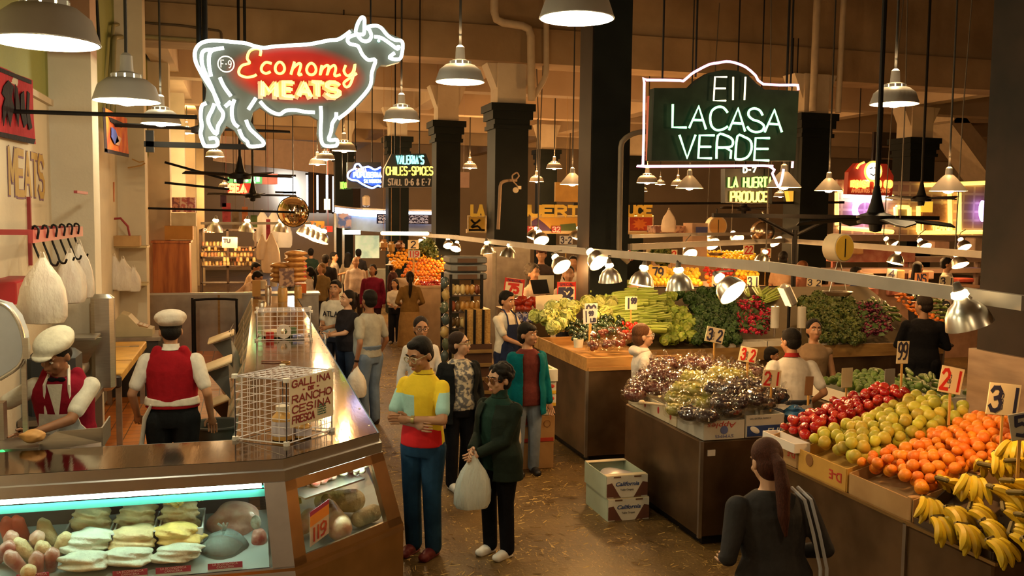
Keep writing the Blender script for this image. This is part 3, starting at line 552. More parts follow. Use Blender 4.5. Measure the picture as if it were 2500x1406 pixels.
# jars and bags behind the second basket
r=random.Random(3); MLID=M('lid_metal',(.75,.72,.68),.25,metal=1); 
for k,(px,py,h,rd,cl,lab) in enumerate(((655,722,.16,.06,'glass','steel topped glass jar at the counter end'),(690,735,.24,.085,'y','stout jar of yellow pickles near the second basket'),(728,728,.22,.07,'y','yellow jar right of the pickle jar'),(706,690,.2,.08,'y','yellow jar under the paper card at the counter end'),(640,752,.1,.07,'glass','low steel bowl beside the pickle jar'),(645,700,.12,.07,'glass','steel napkin holder at the end of the counter'))):
    p=atz(px,py,1.2); t=thing('glass_jar',lab,'jar',(p.x,p.y,1.2)); m=jm if cl=='y' else STEEL
    part('body',MB().lathe([(0,0),(rd,0),(rd,h*.8),(rd*.8,h),(0,h)],n=18),m,t); part('lid',MB().lathe([(rd*.85,h),(rd*.85,h+.03),(0,h+.03)],n=18),MLID,t)
p=atz(718,742,1.2); p.y+=3.2
for k in range(4):
    q=atz(640+28*k,705-6*k,1.2); solo('pickle_tub',MB().lathe([(0,0),(.07,0),(.08,.16),(.07,.17),(0,.17)],n=16),M('tub_pale',(.7,.62,.48),.3,var=.2,rnd=.2),'pale plastic tub in the row at the end of the meat counter','tub',(q.x,q.y,1.2),'tubs on the counter end',local=True)
for k,(px,py,w_,lab) in enumerate(((760,950,.03,''),(668,885,.06,'red tipped tongs lying on the countertop behind the Gallina basket'))):
    if lab:
        p=atz(px,py,1.2); solo('tongs',MB().tube([(-.12,.05,.012),(0,0,.016),(.12,.03,.012)],.008,8),M('tong_brown',(.35,.15,.1),.4),lab,'tongs',(p.x,p.y,1.2),local=True)
p=atz(697,886,1.2); solo('keyring',MB().lathe([(.035,-.006),(.05,-.006),(.05,.006),(.035,.006),(.035,-.006)],(0,0,.008),18),M('brass',(.6,.4,.15),.3,metal=1),'brass ring lying on the countertop','ring',(p.x,p.y,1.2),local=True)
# ================================================================== LAMPS
SHADE=M('lamp_enamel',(.38,.36,.34),.4,var=.08); SHADEIN=M('lamp_white_inside',(.85,.84,.78),.5,var=0); RODM=M('lamp_rod',(.02,.018,.016),.5,var=0)
def bulbmat(k,col,e): return M('bulb_'+k,(1,1,1),.3,em=e,emcol=col,var=0,nolight=True)
BW=bulbmat('warm',(1,.68,.3),16); BM=bulbmat('mid',(1,.82,.5),16); BC=bulbmat('cool',(1,.98,.6),16)
GLOW={'w':(BW,WARM),'m':(BM,MID),'c':(BC,COOL)}
_pend={}
def pendant_proto(kind,glow):
    k=(kind,glow)
    if k in _pend: return _pend[k]
    b,_=GLOW[glow]
    s=MB()
    if kind=='dome': pr=[(.1,.155),(.135,.15),(.19,.105),(.226,.0),(.222,0),(.186,.1),(.13,.143),(.09,.148)]
    else: pr=[(.045,.2),(.06,.19),(.1,.15),(.2,.03),(.226,0),(.222,0),(.195,.03),(.095,.145),(.045,.19)]
    s.lathe(pr,n=32); inn=MB().lathe([(p[0]-.003,p[1]-.003) for p in pr[len(pr)//2:]],n=32)
    v=MB()
    if kind=='dome':
        for a in range(10):
            q=2*PI*a/10; v.box((math.cos(q)*.095,math.sin(q)*.095,.17),(.006,.05,.03),rz=q)
        v.lathe([(.05,.2),(.1,.185),(.102,.18),(.05,.192)],n=24)
        gl=MB().lathe([(.07,.155),(.07,.185)],n=16)
    sk=MB().lathe([(.05,.19),(.045,.22),(.04,.31),(.02,.33),(0,.33)] if kind=='dome' else [(.045,.19),(.04,.28),(.018,.3),(0,.3)],n=18)
    bl=MB().lathe([(0,-.035),(.05,-.025),(.075,.01),(.07,.06),(.035,.12),(.03,.15)],n=18)
    P=dict(shade=(s.mesh('shade',SHADE),),inner=(inn.mesh('inner',SHADEIN),),socket=(sk.mesh('socket',SHADE),),bulb=(bl.mesh('bulb',b),))
    if kind=='dome': P['vent_ring']=(v.mesh('vent',SHADE),); P['glow']=(gl.mesh('glow',b),)
    _pend[k]=P; return P
def pendant(px,py,w,kind,glow,lab,power,top=8.2,group=None,bulb=True):
    dep=FPX*.45/w; v=RC@(np.array([px-1250.,py-703.,FPX])/FPX*dep); loc=V((v[0],v[1],v[2]+CAMH))
    if loc.y>17.4: top=6.44
    t=thing('pendant_lamp',lab,'lamp',loc,0,group); P=pendant_proto(kind,glow)
    for n,nm in (('shade','shade'),('inner','shade_lining'),('socket','socket'),('bulb','bulb'),('vent_ring','vent_ring'),('glow','lamp_glow')):
        if n in P:
            o=bpy.data.objects.new(nm,P[n][0]); C.objects.link(o); o.parent=t
    z0=.32 if kind=='dome' else .29
    part('rod',MB().cyl((0,0,z0),(0,0,top-loc.z),.012 if w>50 else .016,n=8),RODM,t)
    if power:
        L=light('lamp_light',(0,0,-.075),power*KP,GLOW[glow][1],.07); L.parent=t
        if loc.y>7.5: L=light('vent_light',(0,0,.42),power*KV*(2.2 if loc.y>15 else 1),GLOW[glow][1],.05); L.parent=t  # extra point light added above the shade to brighten the ceiling
    return t
pendant(1408,45,184,'dome','c','white pendant lamp in front of the tall black column, at the top edge',48)
pendant(112,104,250,'dome','c','largest pendant lamp, in the upper left corner over the butchers',60)
pendant(310,247,158,'dome','c','second white pendant lamp, left of the cow sign',75)
pendant(393,302,95,'dome','c','third pendant lamp in line, just behind the second one left of the cow sign',60)
pendant(1123,200,120,'dome','m','white pendant lamp between the cow sign and the pillar with stepped pipe',90)
pendant(980,294,90,'dome','m','pendant lamp hanging under the muzzle of the cow sign',90)
pendant(2183,254,115,'dome','m','white pendant lamp right of the bubble sign',70)
pendant(2023,465,68,'cone','w','cone shaded pendant lamp right of the bubble sign tail',60)
pendant(2315,466,88,'cone','w','cone shaded pendant lamp in front of the yellow neon window',60)
pendant(1913,457,85,'cone','w','cone shaded lamp directly behind the bubble sign tail',30)
pendant(1683,459,68,'cone','w','grey cone lamp in the row below the bubble sign',25)
pendant(1397,450,62,'cone','w','white cone lamp between the two tall columns',40)
FAR=[(525,382,45,'m','small lamp under the hind hooves of the cow sign',40),(795,389,45,'m','upper of two small lamps beside the front hoof of the cow sign',40),(775,401,42,'m','lower of two small lamps beside the front hoof of the cow sign',25),(840,368,60,'w','flat lit lamp right of the front hoof of the cow sign',25),(1147,410,36,'w','small lamp between the two dark pillars behind the chile sign',50),(1353,411,40,'w','small lamp in front of the farthest dark pillar',40),(1310,443,36,'w','lamp half hidden at the edge of the dark pillar',40),(1580,446,52,'w','lamp with bright lower bowl below the bubble sign',45),(1655,452,34,'w','dim small lamp behind the grey cone lamp',30),(1567,467,28,'w','lowest bright lamp below the bubble sign',40),(1612,450,26,'w','tiny lamp between two larger ones below the bubble sign',20),(1905,480,33,'w','small lamp just below the bubble sign tail',30),(548,458,30,'w','small lamp beside the red neon word at the far end',40),(456,325,38,'w','small lamp behind the rump of the cow sign',40),(1390,462,30,'w','tiny bright lamp below the white cone lamp',25)]
for px,py,w_,g,lab,pw in FAR: pendant(px,py,w_,'dome',g,lab,pw*3.2)
# unseen pendant lamps added outside the view to light the near hall
for k,(x,y,z) in enumerate(((1.9,1.2,3.95),(-.9,1.0,3.5),(5.9,1.5,3.9),(5.9,4.4,3.9))):
    t=thing('pendant_lamp','white pendant lamp of the near row outside the view','lamp',(x,y,z),0,'near row of pendant lamps'); P=pendant_proto('dome','m')
    for n in ('shade','inner','socket','bulb'):
        o=bpy.data.objects.new(n if n!='inner' else 'shade_lining',P[n][0]); C.objects.link(o); o.parent=t
    part('rod',MB().cyl((0,0,.32),(0,0,8.2-z),.012),RODM,t); light('lamp_light',(0,0,-.075),(60,30,30,35)[k],MID,.07).parent=t
# ------------------------------------------------------------------ lamp rails with aluminium clamp lamps
RAIL=M('grey_rail',(.34,.31,.27),.5,metal=.3,var=.15,scale=4)
RX,RZ=4.1,2.33
def rail(pts,lab,sz=(.05,.085),mat=RAIL):
    s=MB()
    for a,b in zip(pts,pts[1:]):
        a,b=V(a),V(b); d=(b-a); n=V((d.y,-d.x,0)).normalized()*sz[0]/2; z=V((0,0,sz[1]/2)); s.prism([a-n-z,a+n-z,a+n+z,a-n+z],d)
    return solo('lamp_rail',s,mat,lab,'rail',smooth=False)
rail([atx(2502,740,4.2),atx(1885,652,RX),atx(1338,606,RX)],'long grey lamp rail running along the produce stands to the right column')
rail([atx(1338,606,RX),atz(1540,603,2.36),atz(1915,587,2.36)],'grey lamp rail crossing behind the tall black column')
rail([atz(1915,587,2.36),atz(2405,622,2.36)],'grey lamp rail in front of the yellow neon window')
rail([atx(1338,606,RX+.02),atx(1100,578,RX),atx(915,566,RX)],'grey lamp rail running back along the orange stall')
rail([atz(1540,577,2.45),atz(1700,572,2.45),atz(1950,570,2.45)],'thin far lamp rail behind the black column',(.05,.06))
rail([at(1400,498,17),at(2060,494,17)],'thin black pipe rail high behind the bubble sign',(.05,.05),BLACK)
BELL=M('spun_aluminium',(.62,.6,.55),.28,metal=1,var=.06); SOCK=M('socket_dark',(.12,.1,.08),.5)
_bell=None
def clamp_lamp(p,lab,tilt=(0,0),power=14,glow='w',r=.125,rail_z=None,group=None):
    """aluminium reflector; tilt=(angle, heading) swings the mouth outward"""
    global _bell
    if _bell is None:
        pr=[(.032,.16),(.045,.135),(.075,.115),(.105,.07),(.123,.0),(.12,0),(.1,.068),(.07,.11),(.04,.13)]
        _bell=(MB().lathe(pr,n=28).mesh('bell',BELL),MB().lathe([(0,.245),(.018,.24),(.022,.215),(.028,.205),(.03,.165),(.032,.155)],n=14).mesh('sock',[SOCK]),MB().lathe([(.03,.15),(.046,.165),(.04,.19),(.02,.2)],n=14).mesh('leak',BW),MB().lathe([(0,.0),(.03,.01),(.036,.05),(.02,.1)],n=14).mesh('bulb',BW),MB().lathe([(.117,.003),(.098,.066),(.068,.106),(.03,.125),(0,.128)],n=24).mesh('lining',M('lit_lining',(.85,.8,.7),.35,metal=.3,var=0)))
    if tilt[0]>=.45 and tilt[1]<0: tilt=(tilt[0],tilt[1]+PI)
    t=thing('clamp_lamp',lab,'lamp',p,0,group); t.scale=(r/.125,)*3
    R=Matrix.Rotation(tilt[1],4,'Z')@Matrix.Rotation(tilt[0],4,'Y'); t.rotation_euler=R.to_euler()
    for nm,me in zip(('reflector','socket','bulb_neck','bulb','lining'),_bell):  # neck ring made to glow like bulb light escaping through the vents
        o=bpy.data.objects.new(nm,me); C.objects.link(o); o.parent=t
    if power: L=light('clamp_light',(0,0,-.02),power*KC,GLOW[glow][1],.05); L.parent=t
    s=MB(); e=R.to_3x3().inverted()@(V((0,0,(rail_z if rail_z else p[2]+.3)-p[2]))); e=e/(r/.125)
    s.tube([(0,0,.235),V((0,0,.25))*.5+e*.5+V((.02,0,.02)),e],.009,6); part('bracket',s,SOCK,t); return t
for px,py,tl,lab in ((1490,688,(.12,3.6),'first full aluminium lamp from the black column on the near rail'),(1565,697,(.18,.3),'second aluminium lamp from the black column on the near rail'),(1660,707,(.1,3),'third aluminium lamp from the black column on the near rail'),(1790,715,(.9,-1.14),'aluminium lamp tilted sideways showing its bright mouth'),(2368,795,(.35,2.8),'nearest aluminium lamp in front of the right column'),(1372,652,(.85,-1.2),'aluminium lamp with visible mouth left of the black column'),(1463,640,(.9,-1.1),'aluminium lamp in front of the black column, mouth turned out'),(1240,628,(.15,0),'aluminium lamp above the apron man, right of two'),(1192,619,(.15,2.5),'aluminium lamp above the shelf rack, left of two')):
    clamp_lamp(atx(px,py,RX-.02),lab,tl,26,r=.14,rail_z=RZ-.03)
for px,py,tl,lab in ((1112,608,(.6,1),'first small lamp over the orange stall'),(1095,600,(.6,1.5),'second small lamp over the orange stall'),(1070,595,(.6,2),'third small lamp over the orange stall'),(1050,600,(.9,-2),'bright mouthed lamp over the orange stall'),(1030,592,(.9,-2.2),'long bright lamp over the oranges')):
    clamp_lamp(atx(px,py,RX+.3),lab,tl,28,rail_z=RZ)
for px,py,Y,tl,lab in ((1860,640,14.5,(.3,0),'aluminium lamp over the citrus display, right part'),(1685,622,15,(.9,-1.5),'bright bulb lamp over the citrus display'),(1740,596,17,(.9,-1.5),'lamp with bright mouth behind the citrus rail'),(1800,585,18,(.9,-1.5),'small lamp behind the citrus rail'),(1895,590,18,(.9,-1.2),'small tilted lamp beside the dome scale'),(2185,643,13,(.25,0),'dark lamp behind the yellow dial scale'),(2345,648,12.5,(.5,-1.5),'lamp with wide bright mouth before the right column'),(2258,605,15,(.8,-1.5),'lamp with bright mouth under the neon windows'),(2180,600,15.5,(.8,-1),'small lamp under the neon windows, left'),(2355,605,15,(.6,-1.5),'small lamp under the neon windows, right'),(1300,583,18,(.4,0),'small lamp left of the yellow painted board'),(1322,588,17.5,(.7,-1.5),'small lamp with bright mouth before the painted board'),(1406,583,17.5,(.3,0),'small lamp at the edge of the black column')):
    clamp_lamp(at(px,py,Y),lab,tl,30,r=.14 if Y<16 else .16,rail_z=6.45 if Y>17.45 else at(px,py,Y).z+.35 if 14.9<Y<15.1 else 7.0)
# ------------------------------------------------------------------ ceiling fans
def fan(p,R,a0,lab,n=4,top=8.2,sc=1.,bw=.09,droop=0):
    t=thing('ceiling_fan',lab,'fan',p); part('rod',MB().cyl((0,0,.1),(0,0,top-p[2]),.022*sc,n=8),BLACK,t)
    part('motor',MB().lathe([(0,-.12),(.05,-.11),(.06,-.05),(.16,-.04),(.17,.03),(.08,.06),(.05,.16),(.025,.3)],n=20),BLACK,t)
    for k in range(n):
        a=a0+2*PI*k/n; R3=Matrix.Rotation(a,3,'Z')@Matrix.Rotation(droop,3,'Y'); s=MB(); pts=[V((.14,-.03,0)),V((.3,-bw*.7,.01)),V((R*.85,-bw,.0)),V((R,-bw*.6,0)),V((R,bw*.6,.03)),V((R*.85,bw,.035)),V((.3,bw*.7,.03)),V((.14,.03,.01))]
        s.prism([R3@q for q in pts],(0,0,.012)); part('blade',s,BLACK,t,smooth=False)
    return t
fan(at(2138,535,7.3),.72,-.25,'black ceiling fan in front of the purple neon window',4,bw=.075,droop=.1)
fan(at(2249,486,13.5),.75,.1,'black ceiling fan before the yellow neon window')
fan(at(586,430,15),.9,.5,'black ceiling fan under the hind legs of the cow sign'); fan(at(617,478,20),.9,.2,'farther black ceiling fan below the red neon word',top=6.44)
fan(at(500,318,12.5),1.05,.05,'black ceiling fan behind the body of the cow sign',bw=.06)
fan(at(1816,510,19),.7,.3,'small ceiling fan under the La Huerta sign',top=6.44)
s=MB().box((at(352,356,13)+at(650,356,13))/2,((at(650,356,13)-at(352,356,13)).length,.06,.07)); a=at(366,345,13); s.box(a,(.1,.06,.28)); s.cyl(at(600,352,13),at(600,352,13)+V((0,0,4.6)),.02); solo('hanging_bar',s,BLACK,'black horizontal bar hanging under the hooves of the cow sign','bar')
for k,(a,b,lab) in enumerate((((at(-60,269,8.7)),(at(482,286,8.7)),'long dark conduit crossing in front of the left pilaster'),((at(352,508,16)),(at(720,518,16)),'thin dark rod over the stainless partition'),((at(402,396,15)),(at(560,440,15)),'thin slanting rod below the cow sign'),((at(402,446,15)),(at(560,462,15)),'lower thin slanting rod below the cow sign'))):
    solo('hanging_rod',MB().cyl(a,b,.018,n=8),BLACK,lab,'rod')
# black bracket post beside the bubble sign
a=at(1936,700,14); s=MB().cyl((a.x,14,1.9),(a.x,14,at(0,553,14).z+.05),.045,n=8); z=at(1936,528,14).z; b0=at(1740,518,14); b1=at(2290,545,14); s.box(((b0.x+b1.x)/2,14,z),(b1.x-b0.x,.07,.07)); m=at(1936,575,14)
s.cyl((a.x,14,m.z),(a.x-.75,14,z),.03,n=6); s.cyl((a.x,14,m.z),(a.x+.75,14,z),.03,n=6); s.cyl((a.x,14,0),(a.x,14,2),.045,n=8); solo('iron_bracket',s,BLACK,'black iron post with braced cross arm right of the bubble sign','bracket')
# ================================================================== NEON SIGNS
def neon(key,core,em): return M('neon_'+key,(1,1,1),.3,em=em,emcol=core,var=0)
NW=neon('white',(.86,1,.86),3.2); NY=neon('yellow',(1,.7,.07),2); NG=neon('green',(.22,1,.42),2.2); NP=neon('pink',(1,.35,.6),2.6); NC=neon('cream',(1,.92,.62),1.3); NR=neon('red',(1,.1,.02),2.5); NB=neon('blue',(.06,.3,1),3); NT=neon('turquoise',(.1,.9,.75),1.8); NO=neon('orange',(1,.4,.05),2.4); NYG=neon('window_yellow',(1,.62,.09),2.6); NV=neon('violet',(.5,.3,1),4); NBW=neon('blue_white',(.5,.7,1),4); NRD=neon('dim_rose',(.9,.75,.62),1.0)
def zp(s,x0,y0,sc,Y):
    return [at(x0+a/sc,y0+b/sc,Y) for a,b in (tuple(map(float,q.split(','))) for q in s.split())]
def smoothline(p,n=4):
    if len(p)<3: return p
    out=[]
    for i in range(len(p)-1):
        a=p[max(i-1,0)];b=p[i];c=p[i+1];d=p[min(i+2,len(p)-1)]
        for k in range(n): t=k/n; out.append(.5*((2*b)+(c-a)*t+(2*a-5*b+4*c-d)*t*t+(3*b-a-3*c+d)*t**3))
    return out+[p[-1]]
CY=8.5; cz=lambda s,Y=CY-.05: zp(s,450,0,3.515,Y)
cow=thing('neon_sign','neon sign shaped like a white outlined cow reading Economy Meats','sign',at(700,360,CY))
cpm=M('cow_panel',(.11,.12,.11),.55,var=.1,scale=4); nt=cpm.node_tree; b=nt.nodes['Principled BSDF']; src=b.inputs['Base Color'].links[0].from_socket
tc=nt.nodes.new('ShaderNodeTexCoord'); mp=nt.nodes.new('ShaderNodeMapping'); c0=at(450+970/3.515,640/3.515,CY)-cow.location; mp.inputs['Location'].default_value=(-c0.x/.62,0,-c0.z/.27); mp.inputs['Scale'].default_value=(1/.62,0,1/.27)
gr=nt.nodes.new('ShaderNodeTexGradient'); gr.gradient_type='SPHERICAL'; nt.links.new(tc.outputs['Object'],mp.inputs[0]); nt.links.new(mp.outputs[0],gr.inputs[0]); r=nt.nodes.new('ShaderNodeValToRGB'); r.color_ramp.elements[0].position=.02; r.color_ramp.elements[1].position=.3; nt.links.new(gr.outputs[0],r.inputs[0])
mx=nt.nodes.new('ShaderNodeMixRGB'); nt.links.new(r.outputs[0],mx.inputs[0]); nt.links.new(src,mx.inputs[1]); mx.inputs[2].default_value=(.5,.015,.012,1); nt.links.new(mx.outputs[0],b.inputs['Base Color'])  # red strongest at the panel middle, fading outwards
out=cz('85,480 100,400 150,355 230,335 420,345 560,365 680,392 900,375 1150,350 1310,322 1440,245 1455,280 1470,190 1510,135 1560,150 1562,210 1640,200 1710,230 1760,290 1870,335 1895,390 1880,480 1850,530 1740,560 1690,555 1650,600 1630,720 1590,800 1500,900 1340,1030 1290,1150 1330,1200 1320,1270 1180,1270 1140,1150 1150,1030 1080,990 950,980 820,1000 740,985 650,920 590,960 570,1040 620,1120 700,1200 690,1260 560,1280 480,1200 430,1120 360,1080 310,1160 300,1250 270,1275 160,1270 120,1160 130,1000 150,890 180,850 190,760 120,620',CY)
from mathutils.geometry import tessellate_polygon
def slab(poly,dv):
    poly=[V(p) for p in poly]; n=len(poly); d=V(dv); fs=[tuple(f) for f in tessellate_polygon([poly])]; m=MB()
    return m.add(poly+[q+d for q in poly],fs+[tuple(i+n for i in reversed(f)) for f in fs]+[(i,(i+1)%n,n+(i+1)%n,n+i) for i in range(n)])
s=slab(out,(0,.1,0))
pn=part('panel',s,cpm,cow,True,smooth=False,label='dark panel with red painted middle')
for q in ('295,890 255,800 190,700 130,600 95,520 92,440 130,380 200,352 300,350 420,360 530,372 600,395 680,410 760,400 900,390 1050,382 1150,365 1250,345 1330,335 1425,268','335,412 240,425 175,432 150,470 155,560 195,660 240,760 275,860 300,920 332,970 325,1020 290,1080 275,1150 225,1090 205,1020 240,940 258,890','340,412 250,428 215,470 212,560 230,655','305,665 340,740 400,825','190,885 150,910 140,1000 150,1080 140,1150 165,1235 190,1255 270,1250 285,1220 265,1185 210,1190','400,870 350,915','430,855 410,920 410,1000 430,1060 465,1090','470,1110 500,1180 540,1215 560,1255 660,1250 680,1220 620,1160 560,1100 530,1030','550,940 615,840','650,870 700,925 760,965 820,980 870,950 950,945 1040,960 1120,965','1170,910 1175,1000 1170,1150 1195,1245 1300,1250 1310,1200 1240,1200 1260,1130 1270,1060 1300,1010 1305,965','1320,1020 1400,960 1480,880 1560,790 1600,720 1610,620 1640,515 1580,515 1530,470 1500,410 1480,390 1420,375 1400,340 1430,310 1500,295 1540,290 1545,220 1545,160 1520,150 1490,200 1470,270 1490,295','1490,310 1530,350 1580,350 1605,310 1590,260 1570,235 1640,220 1690,240 1740,300 1800,340 1860,350 1875,390 1860,490 1820,510 1760,495 1790,465 1805,455','1630,315 1690,325 1760,370 1830,420 1838,390'):
    part('neon_tube',MB().tube(smoothline(cz(q)),.0155,8),NW,cow,True)
for q in ('650,480 655,430 610,418 560,440 540,500 560,540 500,560 470,600 475,640 530,662 590,655 620,640','750,545 700,535 665,570 665,610 700,630 740,615','945,530 915,640 930,590 980,545 1000,560 980,640 1010,635','1180,560 1165,645 1185,590 1225,560 1240,580 1225,645 1245,590 1285,560 1300,590 1290,650 1340,640','1385,560 1370,610 1400,650 1445,620 1465,550 1450,650 1420,730 1385,745 1370,710 1420,670 1480,630'):
    part('script_tube',MB().tube(smoothline(cz(q,CY-.04)),.0115,8),NY,cow,True)
for cx_,cy_ in ((820,582),(1090,592)): part('script_tube',MB().tube(cz(' '.join(f'{cx_+(40+6*math.sin(a))*math.cos(a):.0f},{cy_+50*math.sin(a):.0f}' for a in [i*2*PI/24 for i in range(24)]),CY-.04),.0115,8,closed=True),NY,cow,True)
bl=[('M',660,785),('E',838,925),('A',965,1078),('T',1085,1180),('S',1210,1320)]
for ch,xa,xb in bl:
    o=at(450+(xa-6)/3.515,833/3.515,CY-.014); e=at(450+xb/3.515,833/3.515,CY-.004); h=(at(0,695/3.515,CY).z-at(0,833/3.515,CY).z)*.93
    g=MB(); word(g,ch,o,(1,0,0),(0,0,1),h,.022,ribbon=True,fit=(e.x-o.x)*.92); part('painted_letter',g,M('letter_rose',(.8,.55,.5),.5,em=0),cow,True,smooth=False)
    for dx,dz in ((.012,.012),(.03,.004)):
        g=MB(); word(g,ch,o+V((dx,-.03,dz)),(1,0,0),(0,0,1),h,.014,fit=(e.x-o.x)*.88); part('letter_tube',g,NY,cow,True)
ctr=at(450+358/3.515,550/3.515,CY-.03); part('badge_ring',MB().tube([ctr+V((math.cos(a)*.066,0,math.sin(a)*.066)) for a in [i*2*PI/28 for i in range(28)]],.006,6,closed=True),NRD,cow,True)
part('badge_lettering',word(MB(),'F-9',ctr+V((-.042,0,-.03)),(1,0,0),(0,0,1),.062,.0045,fit=.085),NRD,cow,True)
e=at(450+1668/3.515,350/3.515,CY-.03); part('eye',MB().sph(e,.014,10,6),NT,cow,True)
for a,b in (((486,0),(486,100)),((501,0),(501,98)),((900,0),(905,55))):
    p0=at(a[0],-700,CY+.03); p1=at(b[0],b[1]+12,CY+.03); p0.x=p1.x; p0.z=8.2; part('hanger',MB().cyl(p1,p0,.022 if a[0]<600 else .008,n=8),BLACK,cow,True)
# ---- E11 La Casa Verde speech bubble sign
EY=9.3; ez=lambda s,Y=EY-.06: zp(s,1500,0,2.93,Y)
ls=thing('neon_sign','bubble shaped neon sign E11 La Casa Verde with pink outline','sign',at(1760,400,EY))
GPAN=M('green_black_panel',(.018,.03,.02),.7,var=.4,scale=5,spec=.1)
pp=ez('285,630 540,630 600,570 680,520 780,498 880,505 960,540 1020,600 1075,640 1320,650 1295,1150 265,1150',EY)
part('panel',slab(pp,(0,.12,0)),GPAN,ls,True,smooth=False)
part('side_box',MB().prism([at(1579,235,EY+.5),at(1597,232,EY+.1),at(1592,388,EY+.1),at(1576,392,EY+.5)],(.02,0,0)),M('red_side',(.45,.03,.03),.5),ls,True,smooth=False)
for q,sm in (('1315,645 1312,615 1290,608 1065,602 1010,540 940,480 860,448 800,440 740,450 680,460 600,500 550,530 495,578 470,576 230,572 214,590 210,935 205,1150 207,1180 225,1190 1060,1185 1110,1195 1145,1215 1130,1240 1150,1285 1170,1330 1185,1325 1200,1270 1210,1210',1),):
    part('outline_tube',MB().tube(smoothline(ez(q,EY-.02),2),.014,8),NP,ls,True)
part('outline_tube',MB().tube(ez('1275,1155 1272,1200',EY+.3),.014,8),NP,ls,True)
for q in ('805,550 720,550 710,720 798,720','715,632 795,632','850,550 848,715','938,550 930,715'): part('neon_letter',MB().tube(ez(q),.0105,8),NC,ls,True)
for q in ('418,745 415,910 515,912','535,915 603,760 655,925','560,858 635,860','810,805 780,770 740,765 700,790 685,840 695,900 730,930 775,925 810,905','820,930 885,775 935,940','845,880 920,885','1060,825 1040,790 1000,775 965,790 960,825 990,855 1035,870 1070,900 1055,935 1010,945 970,930 950,905','1075,945 1145,785 1198,945','1100,885 1180,890','465,965 520,1130 580,965','715,968 610,968 600,1130 695,1132','605,1050 690,1050','730,1135 740,970 800,970 845,1000 840,1045 790,1055 740,1055','795,1055 835,1080 830,1135','865,1135 880,975 930,980 975,1010 980,1070 955,1120 910,1140 865,1138','1110,988 1010,988 1000,1145 1105,1148','1005,1065 1100,1065'):
    pl=ez(q); part('neon_letter',MB().tube(smoothline(pl,3) if len(pl)>6 else pl,.0135,8),NG,ls,True)
for px,py in ((1617,196),(1698,188),(1920,212),(1930,212)):
    p1=at(px,py,EY+.05); part('hanger',MB().cyl(p1,(p1.x,p1.y,8.2),.011,n=6),BLACK,ls,True)
# ---- flat neon boards further back
def board(name,lab,poly,Y,mat,rows,top=6.44,hang=True,depth=.15):
    t=thing(name,lab,'sign',at(*poly[-1],Y)); pts=[at(x,y,Y) for x,y in poly]; part('panel',MB().prism(pts,(0,depth,0)),mat,t,True,smooth=False)
    for wd,x,y,x1,h,r,m in rows:
        o=at(x,y,Y-.03); e=at(x1,y,Y-.03); hh=at(x,y-h,Y).z-at(x,y,Y).z; part('neon_letters',word(MB(),wd,o,(e-o).normalized(),(0,0,1),hh,r,fit=(e-o).length),m,t,True)
    if hang:
        xs=[p.x for p in pts]; zt=max(p.z for p in pts)
        for f_ in (.25,.75): x=min(xs)+(max(xs)-min(xs))*f_; part('hanger',MB().cyl((x,Y+depth/2,zt-.05),(x,Y+depth/2,top),.012,n=6),BLACK,t,True)
    return t
BPAN=M('black_sign_panel',(.012,.014,.013),.35,var=.2)
board('neon_sign','black neon sign Valerias Chiles Spices Stall D-6 and E-7',[(938,412),(956,376),(1040,375),(1055,415),(1054,456),(936,458)],16.4,BPAN,[("VALERIA'S",968,400,1034,20,.017,NT),('CHILES-SPICES',943,427,1056,20,.014,NY),('STALL D-6 & E-7',948,452,1050,15,.013,M('letter_cream',(.6,.42,.24),.5,em=.25))],top=8.2)
sp=board('neon_sign','black sign with blue map outline reading Pupuseria in neon',[(848,396),(930,396),(930,459),(848,459)],19,BPAN,[('PUPUSERIA',864,433,931,12,.018,NBW),('SALVADORENA',889,446,931,8,.009,NBW),('SARITA',868,420,894,9,.012,NO)])
part('map_outline',MB().tube(smoothline([at(x,y,18.94) for x,y in ((930,408),(915,414),(900,407),(884,409),(877,401),(868,402),(864,412),(852,420),(849,432),(858,439),(872,441),(886,450),(908,459),(922,453),(930,456))],3),.022,6),NB,sp,True)
part('map_panel',MB().prism([at(x,y,18.98) for x,y in ((930,412),(900,411),(880,413),(868,410),(856,424),(854,434),(874,440),(908,454),(930,450))],(0,.015,0)),M('map_blue',(.02,.1,.6),.4,em=.5,emcol=(.02,.1,.8)),sp,True,smooth=False)
board('exit_sign','small green lit EXIT sign on black box',[(831,443),(858,443),(858,462),(831,462)],22,M('exit_panel',(.02,.06,.015),.5),[('EXIT',834,459,856,13,.03,neon('exit',(.15,.9,.05),1.6))])
board('neon_sign','black neon sign D-7 La Huerta Produce behind the bubble sign',[(1770,412),(1885,412),(1885,497),(1770,495)],14.6,BPAN,[('D-7',1815,421,1845,12,.016,NC),('LA HUERTA',1779,457,1884,24,.018,neon('lime',(.3,.9,.1),2)),('PRODUCE',1784,492,1874,24,.02,NY)],top=8.2)
board('neon_sign','red neon sign reading Sea at the far left end',[(556,447),(612,447),(612,474),(556,474)],30,M('red_sign_panel',(.35,.02,.01),.5,em=.5,emcol=(.6,.02,.01)),[('SEA',560,471,600,20,.06,NR)])
board('lit_sign','green and red lit sign strip at the far left end',[(556,424),(640,424),(640,448),(556,448)],31,M('green_sign_panel',(.15,.5,.2),.5,em=.5,emcol=(.1,.6,.2)),[('MARKET',575,444,634,16,.06,neon('green_far',(.2,.9,.35),2))])
board('lit_sign','pink end piece of the lit sign strip at the far left end',[(640,424),(678,424),(678,450),(640,450)],31.05,M('pink_sign_panel',(.7,.25,.2),.5,em=.35,emcol=(.8,.2,.15)),[])
